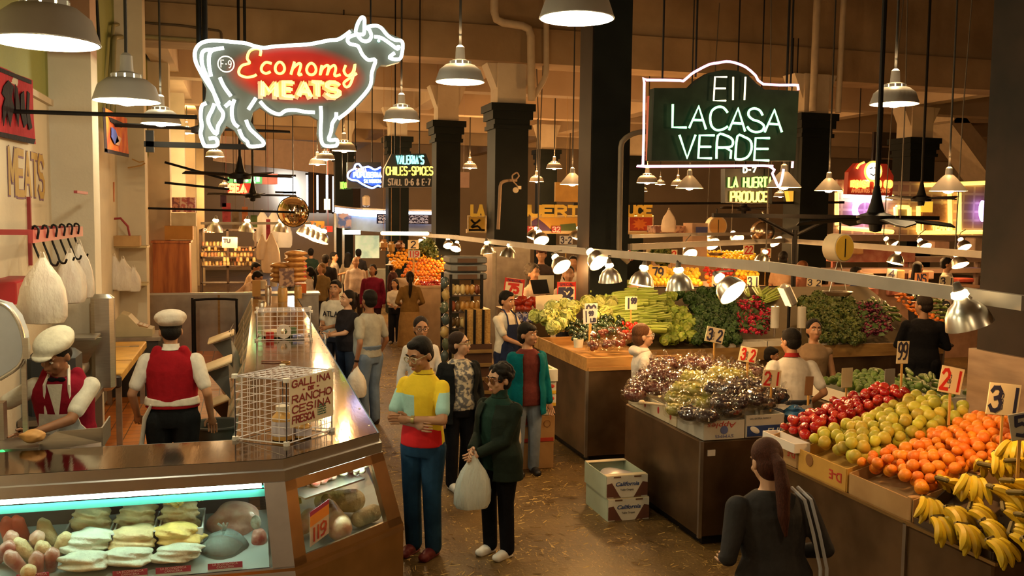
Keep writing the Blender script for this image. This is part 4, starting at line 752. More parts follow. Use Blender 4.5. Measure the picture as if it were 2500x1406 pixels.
# ================================================================== PRODUCE STANDS
STANDM=M('stand_steel',(.25,.17,.1),.38,metal=.9,col2=(.13,.085,.05),scale=2.2); WOODT=M('tray_wood',(.5,.27,.08),.55,col2=(.36,.18,.05),scale=4,stretch=(1,6,6)); WOODB=M('board_wood',(.32,.19,.06),.55,col2=(.2,.11,.035),scale=3,stretch=(1,6,6))
def stand(lab,x0,x1,y0,y1,z):
    t=thing('produce_stand',lab,'stand',((x0+x1)/2,(y0+y1)/2,0)); part('cabinet',MB().box(((x0+x1)/2,(y0+y1)/2,z/2+.04),(x1-x0,y1-y0,z-.08),b=.012),STANDM,t,True)
    s=MB()
    for x in (x0,x1): s.box((x,y0,z/2+.04),(.03,.03,z-.08))
    part('corner_trim',s,STEELD,t,True); part('plinth',MB().box(((x0+x1)/2,(y0+y1)/2,.04),(x1-x0-.12,y1-y0-.12,.08)),BLACK,t,True); return t
t=stand('steel produce stand piled with bagged grapes',3.63,4.42,6.92,8.55,.9); a=atz(1740,1108,.8); part('latch_plate',MB().box((3.72,6.915,.8),(.07,.008,.05)),M('plate_pale',(.6,.55,.5),.4),t,True)
t=stand('long steel stand under the apples, guavas, oranges and bananas',3.93,5.1,4.78,6.42,.88); part('front_cabinet',MB().box((4.12,4.43,.44),(.38,.7,.86),b=.012),STANDM,t,True); part('edge_strip',MB().box((3.925,5.2,.885),(.02,2.3,.02)),M('edge_brass',(.6,.45,.22),.3,metal=1),t,True)
t=stand('steel stand with wooden tray under the cabbages and onions',3.62,4.75,9.62,11.4,1.05)
s=MB()
for c,d in (((4.19,9.63,1.12),(1.16,.03,.15)),((3.63,10.6,1.12),(.03,1.95,.15)),((4.19,11.4,1.12),(1.16,.03,.15))): s.box(c,d)
s.box((4.19,10.5,1.07),(1.12,1.8,.04)); part('wooden_tray',s,WOODT,t,True)
t=stand('long vegetable stand with wooden front board across the hall',4.95,9.4,10.85,12.6,.95); part('front_board',MB().box((7.15,10.83,.99),(4.45,.035,.17)),WOODB,t,True); part('bank_board',MB().prism([(4.95,10.9,.95),(4.95,12.6,.95),(4.95,12.6,1.72),(4.95,10.9,.98)],(4.45,0,0)),M('bank_wood',(.1,.07,.03),.7),t,True)
# ------------------------------------------------------------------ cartons
CARD=M('cardboard',(.46,.27,.11),.8,col2=(.38,.21,.08),scale=5); CARDL=M('pale_carton',(.62,.56,.42),.75,col2=(.5,.43,.3),scale=4); CARDW=M('white_carton',(.74,.7,.6),.7,var=.1); CARDY=M('yellow_carton',(.66,.36,.07),.75,var=.15); CARDG=M('grey_carton',(.5,.48,.42),.75,var=.15,scale=5)
def prt(wd,o,u,v,h,col,key,fit=None,r=None,par=None,bold=0,ital=0):
    par=par; s=text(wd,(0,0,0),(1,0,0),(0,0,1),1); xs=[p[0] for p in s.v]; L=max(xs)-min(xs); u,v=V(u).normalized(),V(v).normalized(); n=u.cross(v)
    sc=(fit/L if fit else h); s2=txt(wd,sc,extrude=.0008,offset=bold*sc); k=(h*.72/(.7*sc)) if fit else 1
    s2.v=[tuple(V(o)+u*(p[0]+ital*p[1])+v*(p[1]*k)+n*p[2]) for p in s2.v]; return part('print',s2,M('print_'+key,col,.7,var=0),par,True,smooth=False)
def carton(lab,x0,x1,y0,y1,z0,h,mat,open_=True,name='carton',flaps=False,group=None):
    t=thing(name,lab,'box',((x0+x1)/2,(y0+y1)/2,z0),0,group); s=MB(); cx_,cy_=(x0+x1)/2,(y0+y1)/2; th=.008
    if open_:
        for c,d in (((cx_,y0,0),(x1-x0,th)),((cx_,y1,0),(x1-x0,th)),((x0,cy_,0),(th,y1-y0)),((x1,cy_,0),(th,y1-y0))): s.box((c[0],c[1],z0+h/2),(d[0],d[1],h))
        s.box((cx_,cy_,z0+.006),(x1-x0,y1-y0,.01))
    else: s.box((cx_,cy_,z0+h/2),(x1-x0,y1-y0,h-.003),b=.006); 
    part('walls',s,mat,t,True,smooth=False)
    return t
PX,PY=V((1,0,0)),V((0,1,0)); PZ=V((0,0,1))
t=carton('printed apple carton turned upside down at the front corner of the grape stand',3.655,4.03,6.935,7.42,.905,.16,CARDG); prt('Apples',(3.95,6.928,1.045),-PX,-PZ,.06,(.35,.03,.03),'dkred',fit=.26,par=t,ital=.2); prt('SYMMS',(3.93,6.928,.945),-PX,-PZ,.035,(.12,.13,.3),'navy',fit=.17,par=t)
part('round_emblem',MB().cyl((3.84,6.932,.985),(3.84,6.926,.985),.035,n=20),M('emblem_blue',(.1,.13,.32),.6),t,True)
t=carton('blue and white fruit carton beside the apple carton on the grape stand',4.05,4.41,6.94,7.42,.905,.19,CARDG); part('blue_band',MB().box((4.23,6.932,.96),(.34,.004,.09)),M('band_blue',(.02,.05,.2),.6),t,True); prt('FUJI',(4.24,6.928,.93),PX,PZ,.07,(.8,.8,.75),'whiteink',fit=.14,par=t,bold=.02,ital=.2); part('bird_mark',MB().sph((4.13,6.928,.97),(.05,.003,.025),12,6,R=Matrix.Rotation(.5,3,'Y')),M('print_whiteink',(.8,.8,.75),.7,var=0),t,True); prt('U.S. EXTRA FANCY',(4.08,6.93,1.06),PX,PZ,.02,(.1,.1,.1),'inkb',fit=.2,par=t)
for k,(y0,y1) in enumerate(((7.44,7.98),(8.0,8.52))):
    t=carton(('pale crate with red marks along the aisle side of the grape stand, near one','pale crate with red marks along the aisle side of the grape stand, far one')[k],3.655,4.1,y0,y1,.905,.15,CARDL)
    for q in (.12,.38): part('red_mark',MB().sph((3.65,y0+q,.98),(.003,.02,.035),10,6),M('mark_red',(.4,.03,.03),.7),t,True)
t=carton('cardboard box behind the front cartons of the grape stand',4.12,4.41,7.44,8.5,.905,.2,CARD)
# ------------------------------------------------------------------ bagged grapes
WRAP=filmmat('bag_film',(.8,.72,.62),.15,.1,.7,15,0)
def grapebag(col,key,seed):
    r=random.Random(seed); s=MB()
    for k in range(70):
        a,b=r.uniform(0,6.28),r.uniform(-.5,1); q=r.uniform(.55,1); s.sph((math.cos(a)*.075*q*(1-b*b*.4),math.sin(a)*.075*q*(1-b*b*.4),.045+b*.05*q),r.uniform(.012,.016),8,5)
    s.sph((0,0,.045),(.082,.082,.05),14,8)
    gm=M('grape_'+key,col,.25,var=.3,scale=25,rnd=.3,coat=.4)
    w_=MB().sph((0,0,.05),(.1,.1,.075),20,12,f=lump(0,0,.1,seed,5))
    for q in range(3): a=q*2.1+seed; w_.tube([(math.cos(a)*.03,math.sin(a)*.03,.11),(math.cos(a)*.06,math.sin(a)*.06,.15)],.01,6,rs=[.02,.008])
    return s.mesh('grapes',gm),w_.mesh('film',WRAP)
GB={k:[grapebag(c,k,i+7*j) for i in range(2)] for j,(k,c) in enumerate((('red',(.13,.035,.03)),('green',(.42,.4,.07)),('black',(.03,.02,.03))))}
def put_bag(k,p,lab,group):
    t=thing('grape_bag',lab,'grapes',p,random.uniform(0,6.28),group); t.scale=(random.uniform(1.15,1.4),)*3
    g,f=random.choice(GB[k])
    for nm,me in (('grapes',g),('film',f)):
        o=bpy.data.objects.new(nm,me); C.objects.link(o); o.parent=t
for k,lst,lab in (('red',((1560,945,1.09),(1600,950,1.1),(1640,955,1.1),(1575,915,1.17),(1615,920,1.2),(1655,925,1.2),(1550,965,1.05),(1590,890,1.2),(1630,890,1.24),(1670,895,1.22),(1605,900,1.22)),'bag of red grapes in the heap at the left corner of the grape stand'),('red',((1690,888,1.26),(1720,890,1.26),(1745,895,1.27),(1770,902,1.25),(1800,900,1.2),(1840,905,1.2)),'bag of red grapes in the row behind the green grapes'),('green',((1650,975,1.1),(1680,985,1.1),(1665,950,1.18),(1700,955,1.2),(1725,935,1.25),(1755,915,1.27),(1785,920,1.27),(1690,925,1.25),(1815,925,1.22),(1740,960,1.2),(1650,1000,1.06),(1715,985,1.12)),'bag of green grapes in the middle of the grape stand'),('black',((1685,1012,1.08),(1725,1018,1.08),(1745,950,1.25),(1775,955,1.25),(1805,945,1.24),(1760,985,1.17),(1800,985,1.17),(1835,980,1.16),(1780,1005,1.1),(1835,950,1.2),(1865,960,1.14),(1895,970,1.1),(1865,985,1.12)),'bag of black grapes at the front right of the grape stand')):
    for px,py,z in lst: put_bag(k,atz(px,py+14,z-.03),lab,lab.replace('bag of','bags of'))
p=atz(1610,990,1.065); t=thing('wooden_mallet','pale wooden stick lying over the edge of the grape crate','stick',p); part('handle',MB().cyl((-.12,.12,.01),(.14,-.16,.01),.012,n=8),M('pale_wood',(.7,.55,.36),.6),t); part('head',MB().sph((-.12,.12,.012),(.03,.03,.022),10,6),M('pale_wood',(.7,.55,.36),.6),t)
# ------------------------------------------------------------------ heaps of fruit
def fruit(name,prof,mat,stem=None,n=18,wob=None):
    return MB().lathe(prof,n=n,wob=wob).mesh(name,mat)
def arc(rx,rz,dim=.2,m=8,pinch=0): # rounded fruit profile with dimpled poles
    out=[]
    for i in range(m+1):
        t=PI*i/m; out.append((max(rx*math.sin(t)*(1-pinch*math.cos(t)*.3),1e-4),-rz*math.cos(t)*(1-dim*abs(math.cos(t))**6)))
    return out
APM=M('apple_red',(.42,.012,.012),.22,col2=(.6,.1,.03),scale=9,contrast=(.25,.5),rnd=.35,coat=.5); GUM=M('guava_green',(.62,.48,.045),.4,col2=(.5,.46,.06),scale=10,rnd=.25,hue=.025); ORM=M('orange_peel',(.82,.24,.012),.4,var=.12,scale=30,rnd=.15,hue=.012,bump=.15,bscale=220)
APPLE=[fruit('apple',arc(.041,.037,.3),APM)]; ORANGE=[fruit('orange',arc(.041,.039,.08),ORM)]; GUAVA=[fruit('guava',arc(.043,.05,.1,pinch=.5),GUM)]
def put(me,name,p,lab,cat,group,sc=1,rot=None):
    o=bpy.data.objects.new(name,me); o.location=p; o.scale=(sc,)*3 if not hasattr(sc,'__len__') else sc; o.rotation_euler=rot or (random.uniform(-.9,.9),random.uniform(-.9,.9),random.uniform(0,6.28)); C.objects.link(o); return props(o,lab,cat,group)
def heap(meshes,name,lab,group,x0,x1,y0,y1,z0,z1,d,crown=.05,layers=2,smin=.85,smax=1.08,shear=0):
    for L in range(layers):
        j=0; y=y0+d*.5+(L%2)*d*.4
        while y<y1-d*.3:
            x=x0+d*.5+(j%2)*d*.5+(L%2)*d*.3
            while x<x1-d*.3:
                t=(x-x0)/(x1-x0); u=(y-y0)/(y1-y0)*2-1; z=z0+(z1-z0)*t+crown*(1-u*u)-L*d*.75-(.03 if t<.06 else 0)
                put(random.choice(meshes),name,(x+random.uniform(-.22,.22)*d+shear*(y-y0),y+random.uniform(-.22,.22)*d,z+random.uniform(-.2,.25)*d),lab,name,group,random.uniform(smin,smax)); x+=d*.97
            y+=d*.86; j+=1
def wedge(lab,x0,x1,y0,y1,zb,z0,z1,mat=CARD,name='carton'):
    t=thing(name,lab,'box',((x0+x1)/2,(y0+y1)/2,zb)); s=MB(); s.prism([(x0,y0,zb),(x1,y0,zb),(x1,y0,z1),(x0,y0,z0)],(0,.01,0)); s.prism([(x0,y1-.01,zb),(x1,y1-.01,zb),(x1,y1-.01,z1),(x0,y1-.01,z0)],(0,.01,0)); s.box((x0,(y0+y1)/2,(zb+z0)/2),(.01,y1-y0-.02,z0-zb)); s.box((x1,(y0+y1)/2,(zb+z1)/2),(.01,y1-y0-.02,z1-zb)); s.prism([(x0,y0+.01,z0-.1),(x1,y0+.01,z1-.1),(x1,y1-.01,z1-.1),(x0,y1-.01,z0-.1)],(0,0,.01)); part('walls',s,mat,t,True,smooth=False); return t
heap(APPLE,'apple','red apple in the heap at the far end of the long stand','red apples',4.0,4.95,6.03,6.38,1.13,1.42,.082,.03)
heap(GUAVA,'guava','yellow green guava in the heap between apples and oranges','yellow guavas',3.99,5.02,5.42,6.0,1.12,1.4,.093,.05)
heap(ORANGE,'orange','orange in the heap between guavas and bananas','oranges of the long stand',3.99,5.0,4.76,5.38,1.1,1.38,.08,.05,2,.72,1.12)
t=wedge('cardboard box holding the red apples',3.96,4.98,6.02,6.39,.89,1.06,1.36); prt('D-E',(3.953,6.05,1.0),PY,-PZ,.06,(.5,.04,.02),'redink',fit=.1,par=t,bold=.02)
t=wedge('yellowish cardboard box holding the guavas',3.95,5.04,5.41,6.0,.89,1.05,1.34,CARDY); prt('D-E',(3.943,5.46,1.0),PY,-PZ,.09,(.5,.04,.02),'redink',fit=.14,par=t,bold=.02); part('round_print',MB().cyl((3.944,5.85,1.0),(3.94,5.85,1.0),.045,n=18),M('print_brown',(.3,.13,.03),.7),t,True)
wedge('brown cardboard box holding the oranges',3.95,5.02,4.75,5.39,.89,1.03,1.32)
carton('white foam tray at the aisle side of the apples',3.9,4.03,5.98,6.42,1.02,.07,M('foam_white',(.85,.78,.72),.6,var=.04))
t=carton('flat brown carton under the oranges, split at its corner',3.94,4.3,4.76,4.8,.89,.16,CARD,False)
# bananas
BANM=M('banana_skin',(.72,.47,.02),.42,col2=(.42,.42,.03),scale=6,contrast=(.3,.55),rnd=.2); CROWN=M('banana_crown',(.12,.09,.02),.7)
def banana():
    s=MB(); pts=[]; rs=[]
    for i in range(11):
        t=i/10; a=-.35+t*1.35; pts.append((.115*math.sin(a)*1.0-.0,0,.13*(math.cos(a)-1))); rs.append(.019*min(1,.42+3.2*t if t<.2 else 1)*(1 if t<.78 else max(.25,1-(t-.78)*3.3)))
    s.tube(pts,.02,6,rs=rs); return s.mesh('banana',BANM)
BAN=banana(); _bun=None
def bunch(p,rot,lab,group,n=6,sc=1.):
    t=thing('banana_bunch',lab,'bananas',p,0,group); t.rotation_euler=rot; t.scale=(sc,)*3
    for k in range(n):
        o=bpy.data.objects.new('banana',BAN); C.objects.link(o); o.parent=t; a=(k-(n-1)/2)*.13; row=k%2
        o.rotation_euler=(a*1.2,.15*row,a); o.location=(.045,.026*(k-(n-1)/2),-.014*row); o.scale=(1.25,1.25,1.25)
    part('crown',MB().box((-.005,0,-.005),(.03,.02*n,.03),b=.01),CROWN,t); return t
r=random.Random(12)
def on_heap(px,py):
    # walk down the ray onto the sloping banana heap
    lo,hi=.8,1.6
    for _ in range(30):
        m=(lo+hi)/2; q=atz(px,py,m); s_=.98+(q.x-3.93)*.75
        if s_>m: lo=m
        else: hi=m
    return atz(px,py,lo)
for k,(px,py,a,tl,n) in enumerate(((2300,1195,.2,.5,5),(2345,1215,-.5,.7,6),(2270,1245,-1.9,.6,6),(2320,1265,-1.2,.7,6),(2370,1265,-.8,.6,6),(2405,1160,.5,.3,5),(2375,1190,-2.2,.5,5),(2420,1215,-.6,.5,6),(2460,1200,-.2,.6,6),(2350,1310,-1.5,.6,6),(2400,1300,-1.0,.6,6),(2450,1265,-.6,.7,6),(2480,1230,0,.6,6),(2420,1345,-1.2,.5,6),(2470,1320,-.8,.6,6),(2490,1285,-.3,.6,5),(2470,1150,.6,.4,5),(2485,1105,-2.4,.3,6),(2440,1130,-1.9,.4,5),(2500,1345,-.9,.5,6),(2290,1290,-1.6,.6,5),(2520,1190,-.3,.5,6),(2530,1260,-.3,.5,6))):
    p=on_heap(px,py)+V((0,0,.07)); bunch(p,(r.uniform(-.3,.3),tl*.6,a),'bunch of yellow green bananas in the heap at the near end of the long stand','banana bunches',n,r.uniform(.9,1.08))
wedge('dark crate sloping under the banana heap',3.95,4.3,4.1,4.74,.89,.93,1.18,M('crate_dark',(.07,.04,.02),.7),'crate')
# ------------------------------------------------------------------ vegetables on the sloping banks
def onplane(px,py,z0,Y0,sl):
    rr=_ray(px,py); tt=(z0-CAMH-sl*Y0)/(rr[2]-sl*rr[1]); q=rr*tt; return V((q[0],q[1],q[2]+CAMH))
def inpoly(x,y,P):
    c=False; j=len(P)-1
    for i in range(len(P)):
        if (P[i][1]>y)!=(P[j][1]>y) and x<(P[j][0]-P[i][0])*(y-P[i][1])/(P[j][1]-P[i][1])+P[i][0]: c=not c
        j=i
    return c
BANK=(1.1,10.85,.5); TRAY2=(1.17,9.65,.2)
def bank(meshes,name,lab,group,poly,step,plane,cat=None,smin=.85,smax=1.12,jit=.25,rot=None,lift=0,asp=.8):
    xs=[p[0] for p in poly]; ys=[p[1] for p in poly]; y=min(ys); j=0
    while y<=max(ys):
        x=min(xs)+(j%2)*step*.5
        while x<=max(xs):
            a,b=x+random.uniform(-jit,jit)*step,y+random.uniform(-jit,jit)*step*asp
            if inpoly(a,b,poly):
                p=onplane(a,b,*plane); p.z+=lift+random.uniform(0,.03); put(random.choice(meshes),name,p,lab,cat or name,group,random.uniform(smin,smax),rot() if rot else None)
            x+=step
        y+=step*asp; j+=1
def leafy(seed,R,n,mat,lw=.06,ll=.09,curl=.5,core=True,name='greens',flat=1.):
    r=random.Random(seed); s=MB()
    if core: s.sph((0,0,0),(R*.8,R*.8,R*.8*flat),12,8,f=lump(0,0,.1,seed))
    for k in range(n):
        z=r.uniform(-.4,1); a=r.uniform(0,6.28); q=math.sqrt(max(0,1-z*z)); d=V((q*math.cos(a),q*math.sin(a),z*flat)); t=d.cross(V((r.uniform(-1,1),r.uniform(-1,1),r.uniform(-1,1)))).normalized(); b=d.cross(t).normalized()
        P=[]; m=4
        for i in range(m+1):
            f_=i/m; c=d*R*(.72+.35*f_*curl+.1*math.sin(f_*3))+t*ll*(f_-.5); wd=lw*math.sin(PI*(.15+.8*f_))*.6
            P+=[c-b*wd+d*r.uniform(-.006,.01),c+d*.008*r.random(),c+b*wd+d*r.uniform(-.006,.01)]
        s.add(P,[(3*i+e,3*i+e+1,3*i+e+4,3*i+e+3) for i in range(m) for e in (0,1)])
    return s.mesh(name,mat)
CABM=M('cabbage_leaf',(.42,.48,.09),.45,col2=(.55,.56,.2),scale=7,rnd=.15,bump=.2,bscale=20); LETM=M('lettuce_leaf',(.2,.32,.03),.45,col2=(.42,.48,.08),scale=12,rnd=.2); DKG=M('dark_leaf',(.018,.05,.01),.5,col2=(.045,.1,.02),scale=20,rnd=.3); CILM=M('mid_leaf',(.04,.085,.015),.5,col2=(.12,.13,.03),scale=18,rnd=.3)
RADM=M('radish_skin',(.5,.015,.05),.3,rnd=.3,coat=.3); CELM=M('celery',(.3,.42,.05),.4,col2=(.5,.58,.16),scale=8,stretch=(1,8,8),rnd=.15); PEPM=M('poblano',(.012,.03,.008),.18,rnd=.4,coat=.6); REDP=M('red_pepper',(.55,.02,.01),.25,coat=.4,rnd=.2); CARM=M('carrot',(.75,.2,.015),.45,rnd=.2); ZUCM=M('zucchini',(.05,.1,.015),.35,col2=(.16,.22,.04),scale=30,rnd=.3); CITY=M('lemon_yellow',(.95,.68,.05),.4,rnd=.15); CHAY=M('chayote',(.12,.2,.03),.45,rnd=.3,var=.3,scale=12)
CAB=[leafy(i,.085,34,CABM,.1,.15,.08,name='cabbage') for i in range(2)]; LET=[leafy(10+i,.075,60,LETM,.06,.09,.7,name='lettuce') for i in range(3)]
GRN=[leafy(20+i,.09,150,DKG,.035,.06,1.1,name='greens') for i in range(2)]; CIL=[leafy(30+i,.09,150,CILM,.03,.05,1.2,name='herbs') for i in range(2)]
def radish(seed,mat=RADM):
    r=random.Random(seed); s=MB()
    for k in range(16):
        a=r.uniform(0,6.28); q=r.random()**.5*.07; s.sph((math.cos(a)*q,math.sin(a)*q,r.uniform(0,.05)),r.uniform(.015,.022),8,6)
    s.k=1
    for k in range(12): a=r.uniform(0,6.28); s.tube([(0,0,.02),(math.cos(a)*.04,math.sin(a)*.04,.06),(math.cos(a)*.09,math.sin(a)*.09,.05)],.006,4,rs=[.004,.008,.014],flat=.3)
    return s.mesh('radish',[mat,DKG])
RAD=[radish(i) for i in range(2)]; RAD2=[radish(5+i,M('radish_purple',(.16,.02,.05),.35,rnd=.3)) for i in range(2)]
def celery(seed):
    r=random.Random(seed); s=MB()
    for k in range(9): a=r.uniform(0,6.28); q=r.random()**.5*.035; s.tube([(-.2,math.cos(a)*q*.7,math.sin(a)*q*.7),(-.05,math.cos(a)*q,math.sin(a)*q),(.22,math.cos(a)*q*1.5,math.sin(a)*q*1.3)],.014,6,rs=[.012,.016,.011])
    s.sph((-.2,0,0),(.02,.035,.035),10,6); return s.mesh('celery',CELM)
CEL=[celery(i) for i in range(3)]
bank(CAB,'cabbage','round pale green cabbage on the tray behind the cabbage stand corner','tray cabbages',[(1300,795),(1345,760),(1400,750),(1425,770),(1400,800),(1360,835),(1335,825)],30,TRAY2,smin=.9,lift=.1)
bank(CAB,'cabbage','round pale green cabbage between the poblano peppers and the celery','rear cabbages',[(1415,745),(1450,730),(1510,760),(1505,785),(1440,790)],30,(1.35,10.6,.3),lift=.05)
bank([fruit('pepper',arc(.03,.055,.15,pinch=.8),PEPM)],'pepper','dark poblano pepper in the heap at the cabbage stand','poblano peppers',[(1370,815),(1400,790),(1520,790),(1530,825),(1430,850),(1395,845)],12,TRAY2,lift=.06)
bank([fruit('pepper',arc(.028,.04,.15,pinch=.6),REDP)],'pepper','red pepper in the small heap right of the onion bags','red peppers',[(1515,805),(1560,800),(1565,830),(1525,835)],11,TRAY2,lift=.06)
ONM=M('red_onion',(.16,.03,.02),.25,rnd=.4,coat=.5)
def obag(seed):
    r=random.Random(seed); s=MB()
    for k in range(9): a=r.uniform(0,6.28); q=r.uniform(0,.06); s.sph((math.cos(a)*q,math.sin(a)*q,r.uniform(-.02,.05)),r.uniform(.028,.036),10,7)
    return s.mesh('onions',ONM),MB().sph((0,0,.02),(.11,.11,.085),18,10,f=lump(0,0,.1,seed,5)).mesh('film',WRAP)
OB=[obag(i) for i in range(2)]
for px,py in ((1440,838),(1470,830),(1500,825),(1525,838),(1450,860),(1480,858),(1508,855)):
    p=onplane(px,py,*TRAY2); t=thing('onion_bag','clear bag of red onions at the front corner of the cabbage stand','onions',p+V((0,0,.06)),random.uniform(0,6),'onion bags')
    for nm,me in zip(('onions','film'),random.choice(OB)): o=bpy.data.objects.new(nm,me); C.objects.link(o); o.parent=t
p=onplane(1412,848,*TRAY2); solo('foam_cup',MB().lathe([(0,0),(.05,0),(.06,.1),(.055,.1),(.045,.01)],n=16),M('foam_cream',(.8,.72,.55),.6),'pale plastic tub in front of the poblano peppers','tub',p,local=True)
bank(CEL,'celery','celery bunch in the tall stack beside the black column','celery bunches',[(1468,715),(1500,700),(1560,705),(1600,745),(1610,820),(1530,820),(1490,780)],20,(1.32,10.9,.65),rot=lambda:(random.uniform(-.1,.1),random.uniform(-.15,.1),random.uniform(-.3,.2)),jit=.2,lift=.03)
bank(LET,'lettuce','green lettuce head in the bank right of the celery','lettuce heads',[(1560,745),(1640,735),(1690,790),(1705,845),(1610,850),(1600,800)],21,BANK,lift=.05)
bank(GRN,'greens_bunch','dark green leafy bunch between lettuce and radishes','dark leafy bunches',[(1655,725),(1760,725),(1800,770),(1800,840),(1705,845),(1690,780)],21,BANK,cat='greens',lift=.05)
bank(RAD,'radish_bunch','bunch of bright red radishes in the bank','red radish bunches',[(1795,755),(1850,745),(1885,790),(1880,825),(1805,840)],17,BANK,cat='radishes',lift=.07)
bank(CEL,'green_onions','bunch of pale green onions behind the radishes','green onion bunches',[(1770,725),(1800,700),(1890,715),(1900,745),(1840,745)],22,(1.5,11.9,.5),cat='onions',rot=lambda:(0,-.2,random.uniform(.3,1.2)))
bank(CIL,'herb_bunch','leafy herb bunch in the dim bank behind the seated family','leafy herb bunches',[(1950,735),(2060,735),(2100,770),(2110,840),(2020,845),(1975,800)],21,BANK,cat='herbs',lift=.05)
bank(RAD2,'radish_bunch','bunch of purple radishes in the dim bank','purple radish bunches',[(2085,760),(2150,750),(2170,800),(2160,840),(2110,840)],17,BANK,cat='radishes',lift=.07)
ZUC=[fruit('zucchini',[(1e-4,-.1),(.018,-.095),(.025,-.05),(.024,.05),(.015,.09),(.006,.105),(1e-4,.106)],ZUCM,n=12)]; CAR=[fruit('carrot',[(1e-4,-.11),(.006,-.1),(.018,0),(.024,.07),(.02,.085),(1e-4,.09)],CARM,n=12)]
slant=lambda:(PI/2+random.uniform(-.2,.2),random.uniform(-.2,.2),random.uniform(-.8,.1))
bank(ZUC,'zucchini','green zucchini left of the man in black','zucchini left of the man in black',[(2090,735),(2140,730),(2205,765),(2195,790),(2150,775)],13,BANK,cat='zucchini',rot=slant)
bank(CAR,'carrot','orange carrot in the bank behind the man in black','carrots',[(2170,720),(2215,720),(2310,790),(2295,810),(2240,780)],12,BANK,rot=slant)
bank(ZUC,'zucchini','dark green zucchini right of the carrots','zucchini right of the carrots',[(2230,725),(2300,725),(2370,790),(2330,815),(2300,790)],13,BANK,cat='zucchini',rot=slant)
s=stand('low stand with the chayotes and cucumbers near the right column',5.9,7.3,7.75,9.1,.82)
carton('white carton with dark chayotes near the right column',5.95,6.6,7.75,8.9,.83,.14,CARDW); carton('white carton with cucumbers near the right column',6.62,7.3,7.75,8.9,.83,.14,CARDW)
CHY=[fruit('chayote',arc(.04,.055,.1,pinch=.6),CHAY)]
heap(CHY,'chayote','dark green chayote in the white carton near the right column','chayotes',6.0,6.6,7.8,8.85,.98,1.06,.085,.04,1); 
for k in range(70): put(ZUC[0],'cucumber',(random.uniform(6.68,7.25),random.uniform(7.85,8.85),random.uniform(.97,1.08)),'dark cucumber in the right white carton near the right column','cucumber','cucumbers',1.1,slant())
for k in range(4): carton('folded pale carton standing under the vegetable bank',5.1+k*.0,5.3,8.2+k*.0,8.22,.0,.01,CARD) if False else None
# white liners under the lettuce and radishes
for k,(a,b) in enumerate(((1765,1800),(1815,1880),(1880,1960),(2010,2050),(2055,2105))):
    p0,p1=onplane(a,848,*BANK),onplane(b,846,*BANK); carton('pale carton edge at the front of the vegetable bank, under the %s'%('dark greens','red radishes','bag rolls','herbs','purple radishes')[k],p0.x,p1.x,10.87,11.1,1.0,.14,CARDW)
# plastic bag rolls and desk lamp like reflector
for px,lab in ((1891,'roll of clear produce bags on its stand, left one'),(1956,'roll of clear produce bags on its stand, right one')):
    p=at(px,800,10.8); t=thing('bag_roll',lab,'bag roll',p); part('roll',MB().lathe([(.02,0),(.055,0),(.055,.28),(.02,.28)],n=20),M('bag_roll_film',(.7,.68,.6),.2,var=.1,spec=.8),t); part('spindle',MB().cyl((0,0,-.12),(0,0,.3),.012),STEEL,t)
p=at(1924,720,10.4); t=thing('flood_lamp','grey flood lamp head tilted on a black post behind the red radishes','lamp',p); R=Matrix.Rotation(-.5,3,'Y'); part('housing',MB().box((0,0,0),(.12,.16,.3),R=R,b=.03),M('flood_grey',(.5,.47,.42),.35,metal=.5),t); part('lens',MB().box(R@V((-.06,0,0)),(.008,.13,.26),R=R),M('flood_lens',(.9,.75,.4),.2,em=1.5,emcol=(1,.75,.35)),t); part('post',MB().cyl((.02,0,-.1),(.02,0,1.03-p.z),.02),BLACK,t)
